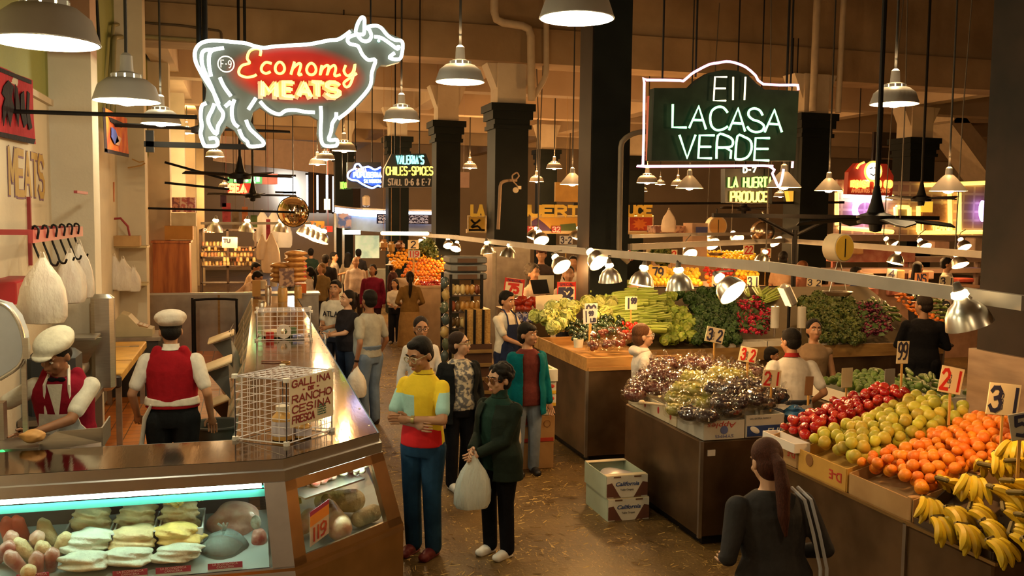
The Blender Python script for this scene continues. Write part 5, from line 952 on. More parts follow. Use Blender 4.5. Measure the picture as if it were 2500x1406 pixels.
# ------------------------------------------------------------------ price signs
CARDC=M('sign_card',(.85,.72,.48),.6,var=.05); CARDGR=M('sign_card_grey',(.45,.43,.38),.6,var=.05); CARDB=M('sign_card_brown',(.25,.14,.06),.6,var=.1); STK=M('sign_stake',(.65,.38,.1),.6); INKR=M('sign_ink_red',(.6,.03,.02),.6,var=0); INKN=M('sign_ink_navy',(.03,.03,.07),.6,var=0)
def psign(lab,px,py,Y,w_,h_,figs,ink,yaw=0,roll=0,zb=None,mat=CARDC,small='',header=None,bold=.0095,back=False,cat='price sign'):
    """w_,h_ in metres; figs: list of (text, x0 fraction, fit fraction)"""
    c=at(px,py,Y); base=V((c.x,c.y,(zb if zb is not None else c.z-h_)))
    t=thing('price_sign',lab,cat,base); R=Matrix.Rotation(yaw,3,'Z')@Matrix.Rotation(roll,3,'Y'); u=R@PX; v=R@PZ; n=R@-PY; o=V((0,0,c.z-base.z))
    part('card',MB().box(o,(w_,.006,h_),R=R,b=.0025),mat,t)
    if zb is not None: part('stake',MB().box((o+V((0,.008,-h_*.3)))*.5,(.018,.008,(o.z-h_*.3)),R=Matrix.Rotation(yaw,3,'Z')),STK,t)
    lo=o-u*w_/2-v*h_/2+n*.004
    hh=h_*(.72 if not header else .5)
    for q in figs:
        tx,x0,ft=q[:3]; s=MB(); word(s,tx,lo+u*(x0*w_)+v*(h_*(.14 if len(q)<4 else q[3])),u,v,hh*(q[4] if len(q)>4 else 1),bold*h_/.15,ribbon=True,fit=ft*w_); part('figures',s,ink,t,smooth=False)
    if small: part('small_print',word(MB(),small,lo+u*(w_*.47)+v*(h_*.2),v,-u,h_*.14,.0016*h_/.15,ribbon=True,fit=h_*.5),INKN,t,smooth=False)
    if header:
        part('header',MB().box(o+v*h_*.37+n*.002,(w_*.98,.006,h_*.22),R=R),INKR,t); part('header_print',word(MB(),header,lo+u*w_*.12+v*h_*.8+n*.006,u,v,h_*.13,.003,ribbon=True,fit=w_*.75),INKN,t,smooth=False)
        b=.02
        part('border',MB().box(o-u*w_*.48+n*.001,(.02*w_/.3,.006,h_),R=R).box(o+u*w_*.48+n*.001,(.02*w_/.3,.006,h_),R=R),INKR,t)
    return t
psign('cream price sign 3 2 in dark figures over the grapes',1745,818,8.3,.2,.15,[('3',.12,.22),('2',.66,.22)],INKN,.0,.2,1.22,small='LBS')
psign('cream price sign 3 2 in red figures over the grapes',1826,866,7.6,.18,.14,[('3',.12,.22),('2',.66,.22)],INKR,.0,.2,1.18,small='LBS')
psign('cream price sign 2 1 in red figures right of the grapes',1884,924,7.1,.19,.15,[('2',.1,.3),('1',.75,.12)],INKR,.1,.1,1.08,small='LBS')
psign('tall cream price sign 99 among the guavas',2204,860,6.15,.125,.18,[('99',.1,.75,.2)],INKN,.15,.05,1.35,bold=.007)
psign('large cream price sign 2 1 in red figures among the guavas',2322,928,5.35,.215,.185,[('2',.08,.3),('1',.76,.12)],INKR,.1,.2,1.33,small='LBS')
psign('largest cream price sign 3 1 above the oranges',2450,975,4.8,.265,.205,[('3',.08,.32),('1',.8,.12)],INKN,.05,.12,1.3,small='LBS')
psign('grey price sign with a 5 at the right edge above the bananas',2492,1040,4.35,.13,.16,[('5',.25,.55)],INKN,-.3,-.2,1.2,mat=CARDGR)
psign('brown back of a price sign standing before the white tee shirt man',1975,942,6.75,.085,.16,[],INKN,.1,.05,1.2,mat=CARDB)
psign('small cream card with 1.99 in the celery',1541,740,10.6,.16,.17,[('1',.2,.12),('99',.5,.4,.5,.5)],INKN,0,0,1.35)
psign('white card with 1.99 LB over the poblano peppers',1440,772,10,.165,.17,[('1',.15,.12),('99',.45,.3,.55,.4),('LB',.55,.35,.12,.3)],INKN,.0,-.05,1.22,mat=M('card_white',(.75,.7,.66),.6,var=.05),bold=.007)
psign('white card with 99 behind the 1.99 card',1443,758,10.15,.16,.17,[('99',.15,.7)],INKN,0,0,1.3,mat=M('card_white',(.75,.7,.66),.6,var=.05))
psign('red bordered special price sign 75 behind the apron man',1255,700,12.8,.3,.24,[('75',.22,.5)],INKR,.1,.12,1.15,header='SPECIAL',bold=.012)
psign('red bordered special price sign 52 left of the black column',1383,712,12.4,.27,.28,[('52',.1,.7)],INKN,0,0,1.15,header='SPECIAL',bold=.014)
psign('blank cream board standing behind the cabbages',1341,746,11.6,.37,.28,[],INKN,.0,-.05,1.2)
psign('yellow price sign 79 on the citrus display',1606,666,15.5,.34,.25,[('79',.2,.6)],INKN,0,0,1.5,mat=M('card_yellow',(.85,.6,.15),.6,var=.05))
psign('cream price sign 3 2 beside the reddish haired woman',1988,690,13.2,.28,.13,[('3',.08,.25),('2',.65,.25)],INKN,0,.05,1.6)
psign('cream price sign 3 1 left of the right column',2310,687,12.2,.26,.15,[('3',.1,.3),('1',.8,.1)],INKN,0,.05,1.6)
psign('dark framed sign with a 4 under the neon window',2177,668,13,.2,.16,[('4',.25,.5)],INKN,0,.1,1.7,mat=CARDGR)
psign('cream price sign 3 1 on the citrus display beside the tilted lamp',1838,688,15,.24,.22,[('3',.08,.3),('1',.75,.12)],INKN,0,0,1.5)
psign('cream price sign with a 3 half behind the tilted lamp',1750,688,15,.2,.22,[('3',.2,.4)],INKN,0,0,1.5)
psign('white price sign 3-2 beside the black column',1382,586,15.5,.24,.15,[('3-2',.1,.8)],INKN,0,0,1.2,mat=M('card_white',(.75,.7,.66),.6,var=.05))
psign('blank cream card on a post behind the white tee shirt man',2068,922,8,.14,.2,[],INKN,.1,.0,.85)
psign('blank grey card on a post under the 99 sign',2172,924,7.6,.13,.19,[],INKN,.1,0,.85,mat=CARDGR)
psign('red price card with white 2 1 left on the painted board',1300,560,18.26,.22,.14,[('21',.15,.7)],M('card_white',(.75,.7,.66),.6),0,0,None,mat=M('card_red',(.45,.03,.03),.6),cat='price sign')
psign('red card with white 3 2 on the painted board',1358,560,18.26,.2,.14,[('32',.1,.8)],M('card_white',(.75,.7,.66),.6),0,0,None,mat=M('card_red',(.45,.03,.03),.6))
# cartons on the floor
def grape_carton(lab,x,y,z,group=None):
    t=carton(lab,x-.2,x+.2,y-.28,y+.28,z,.2,M('carton_mint',(.45,.52,.4),.7,var=.08)); 
    part('front_panel',MB().box((x,y-.286,z+.1),(.4,.006,.196)),CARDW,t,True); s=MB()
    for sx in (-1,1): s.prism([(x+sx*.2,y-.291,z+.01),(x+sx*.2,y-.291,z+.13),(x+sx*.15,y-.291,z+.14),(x+sx*.07,y-.291,z+.01)],(0,.002,0))
    part('grape_print',s,M('print_grape',(.14,.05,.03),.7),t,True); prt('California',(x-.12,y-.292,z+.11),PX,PZ,.05,(.02,.06,.22),'blueink',fit=.23,par=t,bold=.02,ital=.25); prt('Table Grapes',(x-.07,y-.292,z+.065),PX,PZ,.025,(.05,.04,.05),'inkb',fit=.13,par=t)
    s=MB()
    for q in (-.1,.1): s.box((x+q,y-.292,z+.005),(.07,.004,.012)); s.box((x+q,y-.292,z+.192),(.07,.004,.012))
    part('hand_slots',s,M('slot_brown',(.16,.08,.04),.7),t,True); part('lid_edge',MB().box((x,y-.25,z+.202),(.4,.07,.006)).box((x,y+.25,z+.202),(.4,.07,.006)),M('lid_cream',(.7,.58,.38),.7),t,True); return t
grape_carton('lower California table grape carton on the floor by the grape stand',3.33,8.0,0); t=grape_carton('upper California table grape carton, open, on the floor stack',3.32,8.02,.208); part('plastic_liner',MB().sph((3.32,8.02,.33),(.17,.2,.05),16,8,f=lump(0,0,.15,3)),M('liner_grey',(.6,.55,.55),.25,var=.2),t,True)
bx,by=2.98,9.75
t=carton('plain brown carton at the bottom of the tall stack by the cabbage stand',bx-.24,bx+.24,by-.2,by+.2,0,.3,CARD,False); part('tape_patch',MB().box((bx,by-.203,.24),(.05,.004,.05)),M('tape_pale',(.75,.62,.45),.5),t,True); part('hand_slot',MB().box((bx+.02,by-.203,.13),(.1,.004,.015)),M('slot_brown',(.16,.08,.04),.7),t,True)
t=carton('brown Dole carton with red lettering second from the floor',bx-.24,bx+.25,by-.2,by+.2,.3,.29,CARD,False); prt('Dole',(bx-.2,by-.204,.5),PX,PZ,.09,(.55,.02,.02),'redink',fit=.16,par=t,bold=.03); part('red_band',MB().box((bx,by-.202,.325),(.47,.004,.04)),M('band_red',(.45,.04,.02),.7),t,True); part('blue_line',MB().box((bx-.12,by-.203,.485),(.16,.003,.008)),M('print_navy',(.12,.13,.3),.7),t,True); part('round_stamp',MB().lathe([(.035,0),(.04,0),(.04,.002),(.035,.002)],(bx+.16,by-.203,.5),18,(0,-1,0)),M('stamp_brown',(.2,.09,.03),.7),t,True)
t=carton('thin white carton on the Dole carton',bx-.2,bx+.23,by-.2,by+.2,.59,.1,CARDW,False); prt('Dole',(bx+.08,by-.204,.65),PX,PZ,.03,(.35,.03,.03),'dkred',fit=.1,par=t)
for k in range(2):
    t=carton(('lower white and yellow Juanita fruit carton in the tall stack','upper white and yellow Juanita fruit carton in the tall stack')[k],bx-.12,bx+.26,by-.2,by+.2,.69+.135*k,.133,CARDW,False); z=.69+.135*k
    part('yellow_band',MB().box((bx+.07,by-.203,z+.02),(.37,.004,.035)),M('band_yellow',(.8,.5,.03),.7),t,True); prt('Juanita',(bx-.01,by-.204,z+.07),PX,PZ,.045,(.05,.08,.04),'greenink',fit=.17,par=t,ital=.25)
    for q in (-.08,.21): part('tomato_print',MB().sph((bx+q,by-.2,z+.085),(.03,.006,.022),12,6),M('tomato_print',(.6,.05,.03),.6),t,True)
t=carton('white green topped carton on top of the tall stack',bx-.2,bx+.27,by-.22,by+.2,.96,.14,CARDW,False); part('top_print',MB().box((bx+.1,by,1.1),(.24,.34,.004)),M('print_topgreen',(.2,.26,.05),.7),t,True); part('top_print',MB().box((bx+.03,by-.02,1.103),(.13,.16,.003),rz=.4),M('print_toporange',(.6,.2,.05),.7),t,True)
solo('blue_bag',MB().sph((0,0,0),(.1,.08,.07),18,12,f=lump(0,0,.25,4,5)),M('blue_film',(.03,.12,.3),.25,var=.3,spec=.8),'crumpled blue plastic bag between grapes and apples','plastic bag',atz(1940,1010,1.0),local=True)
# ================================================================== PEOPLE
FAB={}
def fab(col,key=None,var=.18,scale=14,col2=None,**k):
    key=key or ('cloth_%02x%02x%02x'%tuple(int(min(1,c)*255) for c in lin(col))); return M(key,col,.9,var=var,scale=scale,bump=.35,bscale=16,col2=col2,spec=.15,**k)
def skinm(c): return M('skin_%d'%int(c[0]*1000),c,.5,var=.12,scale=9)
TAN=(.42,.21,.11); BROWN=(.3,.135,.065); PALE=(.55,.32,.2)
HAIRB=(.008,.006,.005)
def sstep(a,b,x): t=max(0,min(1,(x-a)/(b-a))); return t*t*(3-2*t)
def person(label,foot,H=1.7,face=0,top=((.6,.6,.6),'short',.86),bottom=('trousers',(.05,.07,.15)),hair=('short',HAIRB),skn=TAN,R=(-.26,-.06,.82),Lh=(.26,-.06,.82),lean=0,head=(0,0),stance=.1,step=0,w=1.,belly=0,vox=.012,group=None,shoe=(.03,.02,.02),extra=(),z0=0,fem=False,hand=True,legs=True,detail=None,jacket=None,twist=0,elb=(0,0),crouch=0,pole_=(.5,.8,-.5)):
    """one figure, feet at foot, facing -Y turned by face degrees. R/Lh: hand targets in a 1.7 m body frame"""
    sc=H/1.7; t=thing('person',label,'person',(foot[0],foot[1],z0),math.radians(face),group); near=vox<=.009; detail=near if detail is None else detail
    sm=skinm(skn); la=math.radians(lean); tw=math.radians(twist)
    def bend(p):
        p=V(p); k=sstep(.88,1.2,p.z)
        if k>0:
            if tw: q=tw*k; p=V((p.x*math.cos(q)-p.y*math.sin(q),p.x*math.sin(q)+p.y*math.cos(q),p.z))
            if la:
                a=la*k; y,z=p.y,p.z-.92; p=V((p.x,y*math.cos(a)-z*math.sin(a),.92+y*math.sin(a)+z*math.cos(a)))
        return p
    hy,hp=math.radians(head[0]),math.radians(head[1]); HR=Matrix.Rotation(hy,3,'Z')@Matrix.Rotation(hp,3,'X')
    hpiv=V((0,.0,1.5))
    def HT(p): return bend(HR@((V(p)-hpiv)*1.1)+hpiv-V((0,0,.012)))
    def fin(mb): 
        mb.v=[tuple(V(p)*sc) for p in mb.v]; return mb
    def warp(mb,f): mb.v=[tuple(f(p)) for p in mb.v]; return mb
    def torso(o=0,z0_=.8,z1=1.47,flare=0,mid=0):
        hipw=.172*w if fem else .16*w
        S_=[(.80,hipw*.96,.115),(.88,hipw,.125),(.96,hipw*.98,.122+belly*.5),(1.06,.142*w if not fem else .132*w,.105+belly),(1.18,.152*w,.112+belly*.8),(1.28,.16*w,.116+(.016 if fem else 0)),(1.345,.152*w,.1),(1.395,.115*w,.082),(1.435,.075,.066),(1.47,.058,.056)]
        out=[]
        for i,(z,a,b) in enumerate(S_):
            if z<z0_-1e-6 or z>z1+1e-6:
                continue
            k=flare*max(0,(1.1-z)/.3); cy=-.01-(belly*.55 if .93<z<1.25 else 0)+ (-.012 if fem and 1.25<z<1.33 else 0); out.append(((0,cy,z),a+o+k,b+o+k))
        if z0_<.8:
            for z in (.72,z0_) if z0_<.72 else (z0_,): out.insert(0,((0,-.01,z),hipw+o+flare+.01*(.8-z),.13+o+flare))
        return out
    hips=[V((s_*.088*w,0,.88)) for s_ in (-1,1)]
    ank=[V((s_*stance,(-1 if s_<0 else 1)*step*.5,.085)) for s_ in (-1,1)]
    if crouch: hips=[h-V((0,-.1,crouch)) for h in hips]
    knee=[(h+a)*.5+V((0,-.02-abs(step)*.12-crouch*.6,.03)) for h,a in zip(hips,ank)]
    sh=[bend((s_*.158*w,.0,1.34)) for s_ in (-1,1)]
    arms=[]
    for s_,S0,T in ((-1,sh[0],V(R)),(1,sh[1],V(Lh))):
        d=T-S0; L=min(d.length,.535); u=d.normalized(); T=S0+u*L; a1,a2=.285,.255; k=(L*L+a1*a1-a2*a2)/(2*L); hgt=math.sqrt(max(a1*a1-k*k,0)); pole=V((s_*(pole_[0]+elb[0 if s_<0 else 1]),pole_[1],pole_[2])); pole=(pole-u*pole.dot(u)).normalized(); arms.append((S0,S0+u*k+pole*hgt,T))
    # body
    b=MB(); b.loft([(c,x,y) for c,x,y in torso(-.012)],16); b.v=[tuple(bend(p)) for p in b.v]
    b.cap(bend((0,.012,1.42)),HT((0,.0,1.53)),.056,.052)
    hd=MB(); hd.sph((0,.005,1.622),(.074,.093,.093),18,12); hd.sph((0,-.027,1.565),(.06,.07,.078),16,10); hd.sph((0,-.052,1.512),(.034,.036,.024),12,8); hd.cap((0,-.09,1.607),(0,-.108,1.572),.009,.0145); hd.sph((0,-.098,1.564),(.019,.012,.01),10,6)
    for s_ in (-1,1): hd.sph((s_*.075,.012,1.582),(.012,.02,.031),10,8); hd.sph((s_*.031,-.078,1.632),(.03,.014,.01),10,6); hd.sph((s_*.04,-.07,1.572),(.024,.02,.022),10,6)
    hd.sph((0,-.09,1.532),(.024,.012,.012),10,6); warp(hd,HT); b.add(hd.v,hd.f)
    for h,k,a in zip(hips,knee,ank):
        if bottom and bottom[0]=='skirt' or True: b.cap(h,k,.075*w,.05); b.cap(k,a,.048,.034)
        b.cap(a+V((0,.02,-.04)),a+V((0,-.13,-.05)),.035,.028)
    fingers=MB()
    for i,(S0,E,T) in enumerate(arms):
        b.cap(S0,E,.045*w,.038); b.cap(E,T,.038,.026); d=(T-E).normalized(); s_=-1 if i==0 else 1
        side=d.cross(V((0,1,0))); side=side.normalized() if side.length>.1 else V((0,0,1)); palm=T+d*.045
        up_=side.cross(d).normalized(); Rm=Matrix((side,d,up_)).transposed(); pm=MB().sph(palm,(.04,.055,.02),12,8,R=Rm); b.add(pm.v,pm.f)
        if hand:
            for q in range(4):
                o=palm+d*.04+side*((q-1.5)*.021); l=(.07,.08,.075,.058)[q]; cur=up_*(-.02*s_); m1=o+d*l*.5+cur*.4; m2=m1+d*l*.4+cur*1.1
                fingers.tube([o-d*.01,m1,m2],.0085,7,rs=[.0095,.009,.0065]); 
            fingers.tube([palm-side*s_*.03-d*.02,palm-side*s_*.055+d*.012-up_*.01*s_,palm-side*s_*.058+d*.04-up_*.02*s_],.01,7,rs=[.012,.011,.008])
    for m in (b,fingers): fin(m)
    body=skin('body',b,sm,min(vox,.011) if near else vox,3,t,extra=fingers if hand and vox<.016 else None)
    # clothes
    def cloth(name,mb,col,o=3,mat=None,lab=None): fin(mb); c=skin(name,mb,mat or fab(col),vox,o,t); return props(c,lab)
    col,slv,hem=top[:3]; tm=top[3] if len(top)>3 else None
    m=MB().loft(torso(.014,hem,1.455,flare=top[4] if len(top)>4 else .006),20); warp(m,bend)
    for S0,E,T in arms:
        m.sph(S0,(.06*w,.056,.056),12,8)
        if slv=='short': m.cap(S0,S0+(E-S0)*.72,.058*w,.058)
        elif slv=='long': m.cap(S0,E,.057*w,.05); m.cap(E,T-(T-E)*.06,.052,.04)
    if slv!='none' or True: cloth('shirt' if slv!='long' else 'jumper',m,col,mat=tm)
    if jacket:
        jc,jh=jacket[:2]; m=MB(); secs=torso(.034,jh,1.43,flare=.012); n=22; P=[]; open_=.5 if len(jacket)<3 else jacket[2]
        for c,rx,ry in secs:
            for th in (0,.014):
                for i in range(n): a=-PI/2+open_+(2*PI-2*open_)*i/(n-1); P.append(V((c[0]+math.cos(a)*(rx+th),c[1]+math.sin(a)*(ry+th),c[2])))
        k=2*n; F=[]
        for j in range(len(secs)-1):
            for i in range(n-1): F+=[(j*k+i,j*k+i+1,(j+1)*k+i+1,(j+1)*k+i),(j*k+n+i+1,j*k+n+i,(j+1)*k+n+i,(j+1)*k+n+i+1)]
            F+=[(j*k,(j+1)*k,(j+1)*k+n,j*k+n),(j*k+n-1,j*k+2*n-1,(j+1)*k+2*n-1,(j+1)*k+n-1)]
        e=(len(secs)-1)*k; F+=[(i,n+i,n+i+1,i+1) for i in range(n-1)]+[(e+i,e+i+1,e+n+i+1,e+n+i) for i in range(n-1)]
        m.add(P,F); warp(m,bend)
        for S0,E,T in arms: m.sph(S0,(.068*w,.064,.064),12,8); m.cap(S0,E,.064*w,.057); m.cap(E,T-(T-E)*.08,.06,.048)
        cloth('jacket',m,jc)
    if bottom and legs:
        m=MB(); kind,bc=bottom[:2]; zc=1.0
        if kind=='skirt':
            hz=bottom[2] if len(bottom)>2 else .45; m.loft([((0,0,hz),.25*w,.2),((0,0,.7),.215*w,.165),((0,-.01,.88),.185*w,.14),((0,-.01,1.0),.15*w,.118)],20)
        else:
            m.loft([(c,x,y) for c,x,y in torso(.01,.8,1.0)]+[((0,-.01,1.03),.15*w,.115+belly)],18)
            lr=(.1*w,.075,.066) if kind=='trousers' else (.1*w,.085,.08); hz=bottom[2] if len(bottom)>2 else .06
            for h,k,a in zip(hips,knee,ank):
                m.cap(h+V((0,0,-.02)),k,lr[0],lr[1]); e=a if hz<.1 else k+(a-k)*(.1); m.cap(k,e+V((0,.01,-.01)),lr[1],lr[2])
        if crouch: m.v=[tuple(V(p)-(V((0,-.1,crouch))*sstep(.3,.8,p[2]) if kind!='x' else V())) for p in m.v] if False else m.v
        cloth('trousers' if kind!='skirt' else 'skirt',m,bc,mat=bottom[3] if len(bottom)>3 else None)
        for a in ank:
            m=MB(); m.sph(a+V((0,.03,-.03)),(.042,.05,.052),12,8); m.sph(a+V((0,-.06,-.042)),(.046,.09,.042),12,8); m.sph(a+V((0,-.13,-.05)),(.044,.055,.035),12,8); m.box(a+V((0,-.05,-.075)),(.08,.22,.02),b=.01)
            if len(shoe)>3: m.sph(a+V((0,.02,.0)),(.042,.05,.04),12,8)
            cloth('shoe',m,shoe[:3],mat=M('shoe_%d'%int(1000*sum(shoe[:3])),shoe[:3],.5,var=.1))
    # hair
    st,hc=hair[:2]; hm=M('hair_%d_%d'%(int(hc[0]*1000),int(hc[2]*1000)),hc,.6,var=.45,scale=30,stretch=(6,6,1),bump=.5,bscale=70,spec=.2); m=MB()
    if st!='bald':
        m.sph((0,.02,1.637),(.083,.096,.09),18,12)
        if st in('short','fade'): m.sph((0,.04,1.585),(.074,.07,.07),14,10); m.sph((0,-.03,1.69),(.055,.05,.03),12,8)
        if st in('tied','ponytail','bun','long','bob','curly'): m.sph((0,.038,1.575),(.076,.074,.085),14,10)
        if st=='bob': m.sph((0,.03,1.56),(.092,.08,.09),14,10)
        if st=='long': m.loft([((0,.075,1.25),.05,.02),((0,.075,1.33),.085,.035),((0,.06,1.45),.095,.05),((0,.035,1.56),.09,.075),((0,.03,1.62),.085,.08)],16)
        if st=='bun': m.sph((0,.12,1.64),(.045,.04,.045),12,8)
        if st=='ponytail': m.sph((0,.1,1.63),(.03,.03,.03),10,8); m.tube([(0,.1,1.63),(0,.145,1.57),(0,.15,1.45),(0.01,.13,1.3),(0.01,.12,1.2)],.03,10,rs=[.02,.034,.04,.032,.008])
        if st=='curly':
            rr=random.Random(4)
            for k in range(70):
                a=rr.uniform(0,6.28); z=rr.uniform(-.5,1); q=math.sqrt(1-z*z); p=V((math.cos(a)*q*.088,.028+math.sin(a)*q*.098,1.635+z*.09))
                if p.y>-.05 or p.z>1.67: m.sph(p,rr.uniform(.016,.026),8,6)
        if st=='fringe': m.sph((0,.038,1.575),(.078,.074,.085),14,10); m.sph((0,-.045,1.665),(.066,.05,.04),12,8)
    else: m.sph((0,.045,1.57),(.08,.06,.045),14,10)
    warp(m,HT); fin(m); skin('hair',m,hm,max(vox*.8,.006),2,t)
    if detail or vox<=.013:
        for s_ in (-1,1):
            e=MB().sph((s_*.031,-.08,1.607),(.014,.009,.0075),12,8); e.k=1; e.sph((s_*.031+.002*(hy and math.copysign(1,hy)),-.0865,1.607),(.0062,.004,.0062),10,6); warp(e,HT); part('eye',fin(e),[M('eye_white',(.7,.66,.6),.3,var=0),M('eye_iris',(.02,.012,.008),.2,var=0)],t)
            e=MB().tube([HT((s_*.012,-.096,1.634)),HT((s_*.032,-.093,1.641)),HT((s_*.053,-.078,1.633))],.0055,6,rs=[.005,.0055,.003]); part('eyebrow',fin(e),hm,t)
        e=MB().sph((0,-.0985,1.535),(.021,.006,.0055),12,6).sph((0,-.0975,1.526),(.017,.006,.005),12,6); warp(e,HT); part('lips',fin(e),M('lips_%d'%int(skn[0]*1000),(skn[0]*.8,skn[1]*.55,skn[2]*.6),.45,var=0),t)
    ctx=dict(t=t,HT=HT,bend=bend,fin=fin,warp=warp,cloth=cloth,arms=arms,torso=torso,sc=sc,w=w,vox=vox,hips=hips)
    for f in extra: f(ctx)
    t['_h']=H; del t['_h']
    t_arms=[t.matrix_basis@(T*sc) for _,_,T in arms]; return t,[Matrix.Translation(t.location)@Matrix.Rotation(math.radians(face),4,'Z')@(T*sc) for _,_,T in arms]
# wearable extras
def cap_flat(col,tilt=0):
    def f(c):
        m=MB().sph((0,.03,1.69),(.118,.14,.062),20,12); m.sph((0,.055,1.665),(.1,.11,.06),18,10); m.sph((0,-.095,1.668),(.075,.06,.016),14,8); c['warp'](m,c['HT']); c['cloth']('cap',m,col)
    return f
def brim_hat(col,r=.17):
    def f(c):
        m=MB().lathe([(0,1.735),(.06,1.735),(.088,1.71),(.095,1.655),(r,1.625),(r,1.618),(.09,1.645)],n=24); c['warp'](m,c['HT']); part('hat',c['fin'](m),fab(col),c['t'])
    return f
def ball_cap(col):
    def f(c):
        m=MB().sph((0,.012,1.65),(.088,.102,.09),18,12); m.sph((0,-.11,1.655),(.065,.07,.012),14,8); c['warp'](m,c['HT']); c['cloth']('cap',m,col)
    return f
def glasses(col=(.25,.08,.03),lens=None,r=.022):
    def f(c):
        m=MB()
        for s_ in (-1,1):
            m.tube([(s_*.033+math.cos(a)*(r+.003),-.1,1.605+math.sin(a)*r) for a in [i*2*PI/14 for i in range(14)]],.0028,5,closed=True); m.tube([(s_*.056,-.098,1.61),(s_*.078,-.04,1.61),(s_*.078,.02,1.6)],.0026,5)
        m.tube([(-.01,-.102,1.608),(.01,-.102,1.608)],.0025,5); c['warp'](m,c['HT']); g=part('glasses',c['fin'](m),M('frame_%d'%int(col[0]*1000),col,.3,var=0),c['t'])
        if lens:
            for s_ in (-1,1): l=MB().sph((s_*.033,-.1,1.605),(r,.002,r*.92),12,6); c['warp'](l,c['HT']); part('lens',c['fin'](l),M('lens_tint',lens,.1,var=0,alpha=.75),g)
    return f
def vest(col,hem=.98,vneck=False):
    def f(c):
        S_=[q for q in c['torso'](.026,hem if hem<.97 else .96,1.44)]; m=MB().loft(S_,22); 
        for s_ in (-1,1): m.cap((s_*.1*c['w'],.0,1.33),(s_*.085*c['w'],.02,1.43),.07,.045)
        c['warp'](m,c['bend']); c['cloth']('vest',m,col)
    return f
def apron(col,z0=.55,z1=1.3,bib=True,straps=None):
    def f(c):
        m=MB(); n=12; rows=[(z0,.2,.2),(.75,.19,.185),(.9,.185,.175),(1.0,.17,.16)]
        if bib: rows+=[(1.1,.12,.158),(1.2,.105,.165),(z1,.095,.16)]
        P=[]
        for z,wd,dy in rows:
            for th in (0,.012):
                for i in range(n): x=(i/(n-1)*2-1)*wd*c['w']; P.append(V((x,-(dy+th+.0)*math.sqrt(max(.05,1-(x/(.24*c['w']))**2)),z)))
        k=2*n; F=[]
        for j in range(len(rows)-1):
            for i in range(n-1): F+=[(j*k+i+1,j*k+i,(j+1)*k+i,(j+1)*k+i+1),(j*k+n+i,j*k+n+i+1,(j+1)*k+n+i+1,(j+1)*k+n+i)]
            F+=[(j*k,j*k+n,(j+1)*k+n,(j+1)*k),(j*k+n-1,(j+1)*k+n-1,(j+1)*k+2*n-1,j*k+2*n-1)]
        e=(len(rows)-1)*k; F+=[(i,i+1,n+i+1,n+i) for i in range(n-1)]+[(e+i+1,e+i,e+n+i,e+n+i+1) for i in range(n-1)]
        m.add(P,F); c['warp'](m,c['bend']); o=part('apron',c['fin'](m),fab(col),c['t'])
        if bib:
            for s_ in (-1,1):
                q=MB().tube([c['bend'](p) for p in ((s_*.085,-.15,z1-.01),(s_*.08,-.115,1.4),(s_*.06,-.03,1.47),(s_*.03,.06,1.47))],.011,6); part('strap',c['fin'](q),fab(straps or col),c['t'])
    return f
def waist_apron(col,drop=.3,face_back=True):
    def f(c):
        m=MB().loft(c['torso'](.03,.96,1.06)[:2] if False else [((0,-.01,.985),.185*c['w'],.15),((0,-.01,1.05),.175*c['w'],.142)],22); c['warp'](m,c['bend']); c['cloth']('apron_band',m,col)
        q=MB().tube([c['bend'](p) for p in ((.14,.1,1.0),(.19,.09,.9),(.22,.06,.75),(.25,.05,.55))],.03,8,rs=[.02,.035,.03,.04],flat=.5); part('apron_edge',c['fin'](q),fab(col),c['t'])
    return f
def bowtie():
    def f(c):
        m=MB(); 
        for s_ in (-1,1): m.sph((s_*.03,-.105,1.435),(.03,.01,.017),10,6)
        m.sph((0,-.108,1.435),(.011,.011,.011),8,6); c['warp'](m,c['bend']); part('bow_tie',c['fin'](m),fab((.008,.008,.012)),c['t'])
    return f
def vneck(col):
    def f(c):
        m=MB().prism([(-.05,-.152,1.42),(.05,-.152,1.42),(.012,-.163,1.2),(-.012,-.163,1.2)],(0,-.004,0)); c['warp'](m,c['bend']); part('shirt_front',c['fin'](m),fab(col),c['t'])
    return f
def collar(col,r=.066,h=.03):
    def f(c):
        m=MB().loft([((0,.0,1.44),r+.015,r+.01),((0,.0,1.46),r,r),((0,.0,1.46+h),r-.002,r-.002)],18,False); c['warp'](m,c['bend']); part('collar',c['fin'](m),fab(col),c['t'])
    return f
def watch(i,col=(.03,.02,.02)):
    def f(c):
        S0,E,T=c['arms'][i]; d=(T-E).normalized(); m=MB().cyl(T-d*.04,T-d*.015,.032,n=14); part('wrist_watch',c['fin'](m),M('watch_%d'%int(col[0]*1000),col,.3,metal=.5,var=0),c['t'])
    return f
def stripe(col,s_):
    def f(c):
        h=c['hips'][0 if s_<0 else 1]; m=MB().prism([(s_*.165,-.03,.92),(s_*.165,.03,.92),(s_*.185,.03,.1),(s_*.185,-.03,.1)],(s_*.012,0,0)); part('side_stripe',c['fin'](m),fab(col),c['t'])
    return f
def printed(wd,col,z=1.25,h=.06,fit=.2):
    def f(c):
        m=MB(); word(m,wd,(-fit/2,-.152,z),(1,0,0),(0,0,1),h,.007,ribbon=True,fit=fit); c['warp'](m,c['bend']); part('shirt_print',c['fin'](m),fab(col),c['t'],smooth=False)
    return f
def hood(col):
    def f(c):
        m=MB().sph((0,.075,1.43),(.12,.08,.06),16,10); m.sph((0,.02,1.44),(.105,.1,.04),16,10); c['warp'](m,c['bend']); c['cloth']('hood',m,col)
    return f
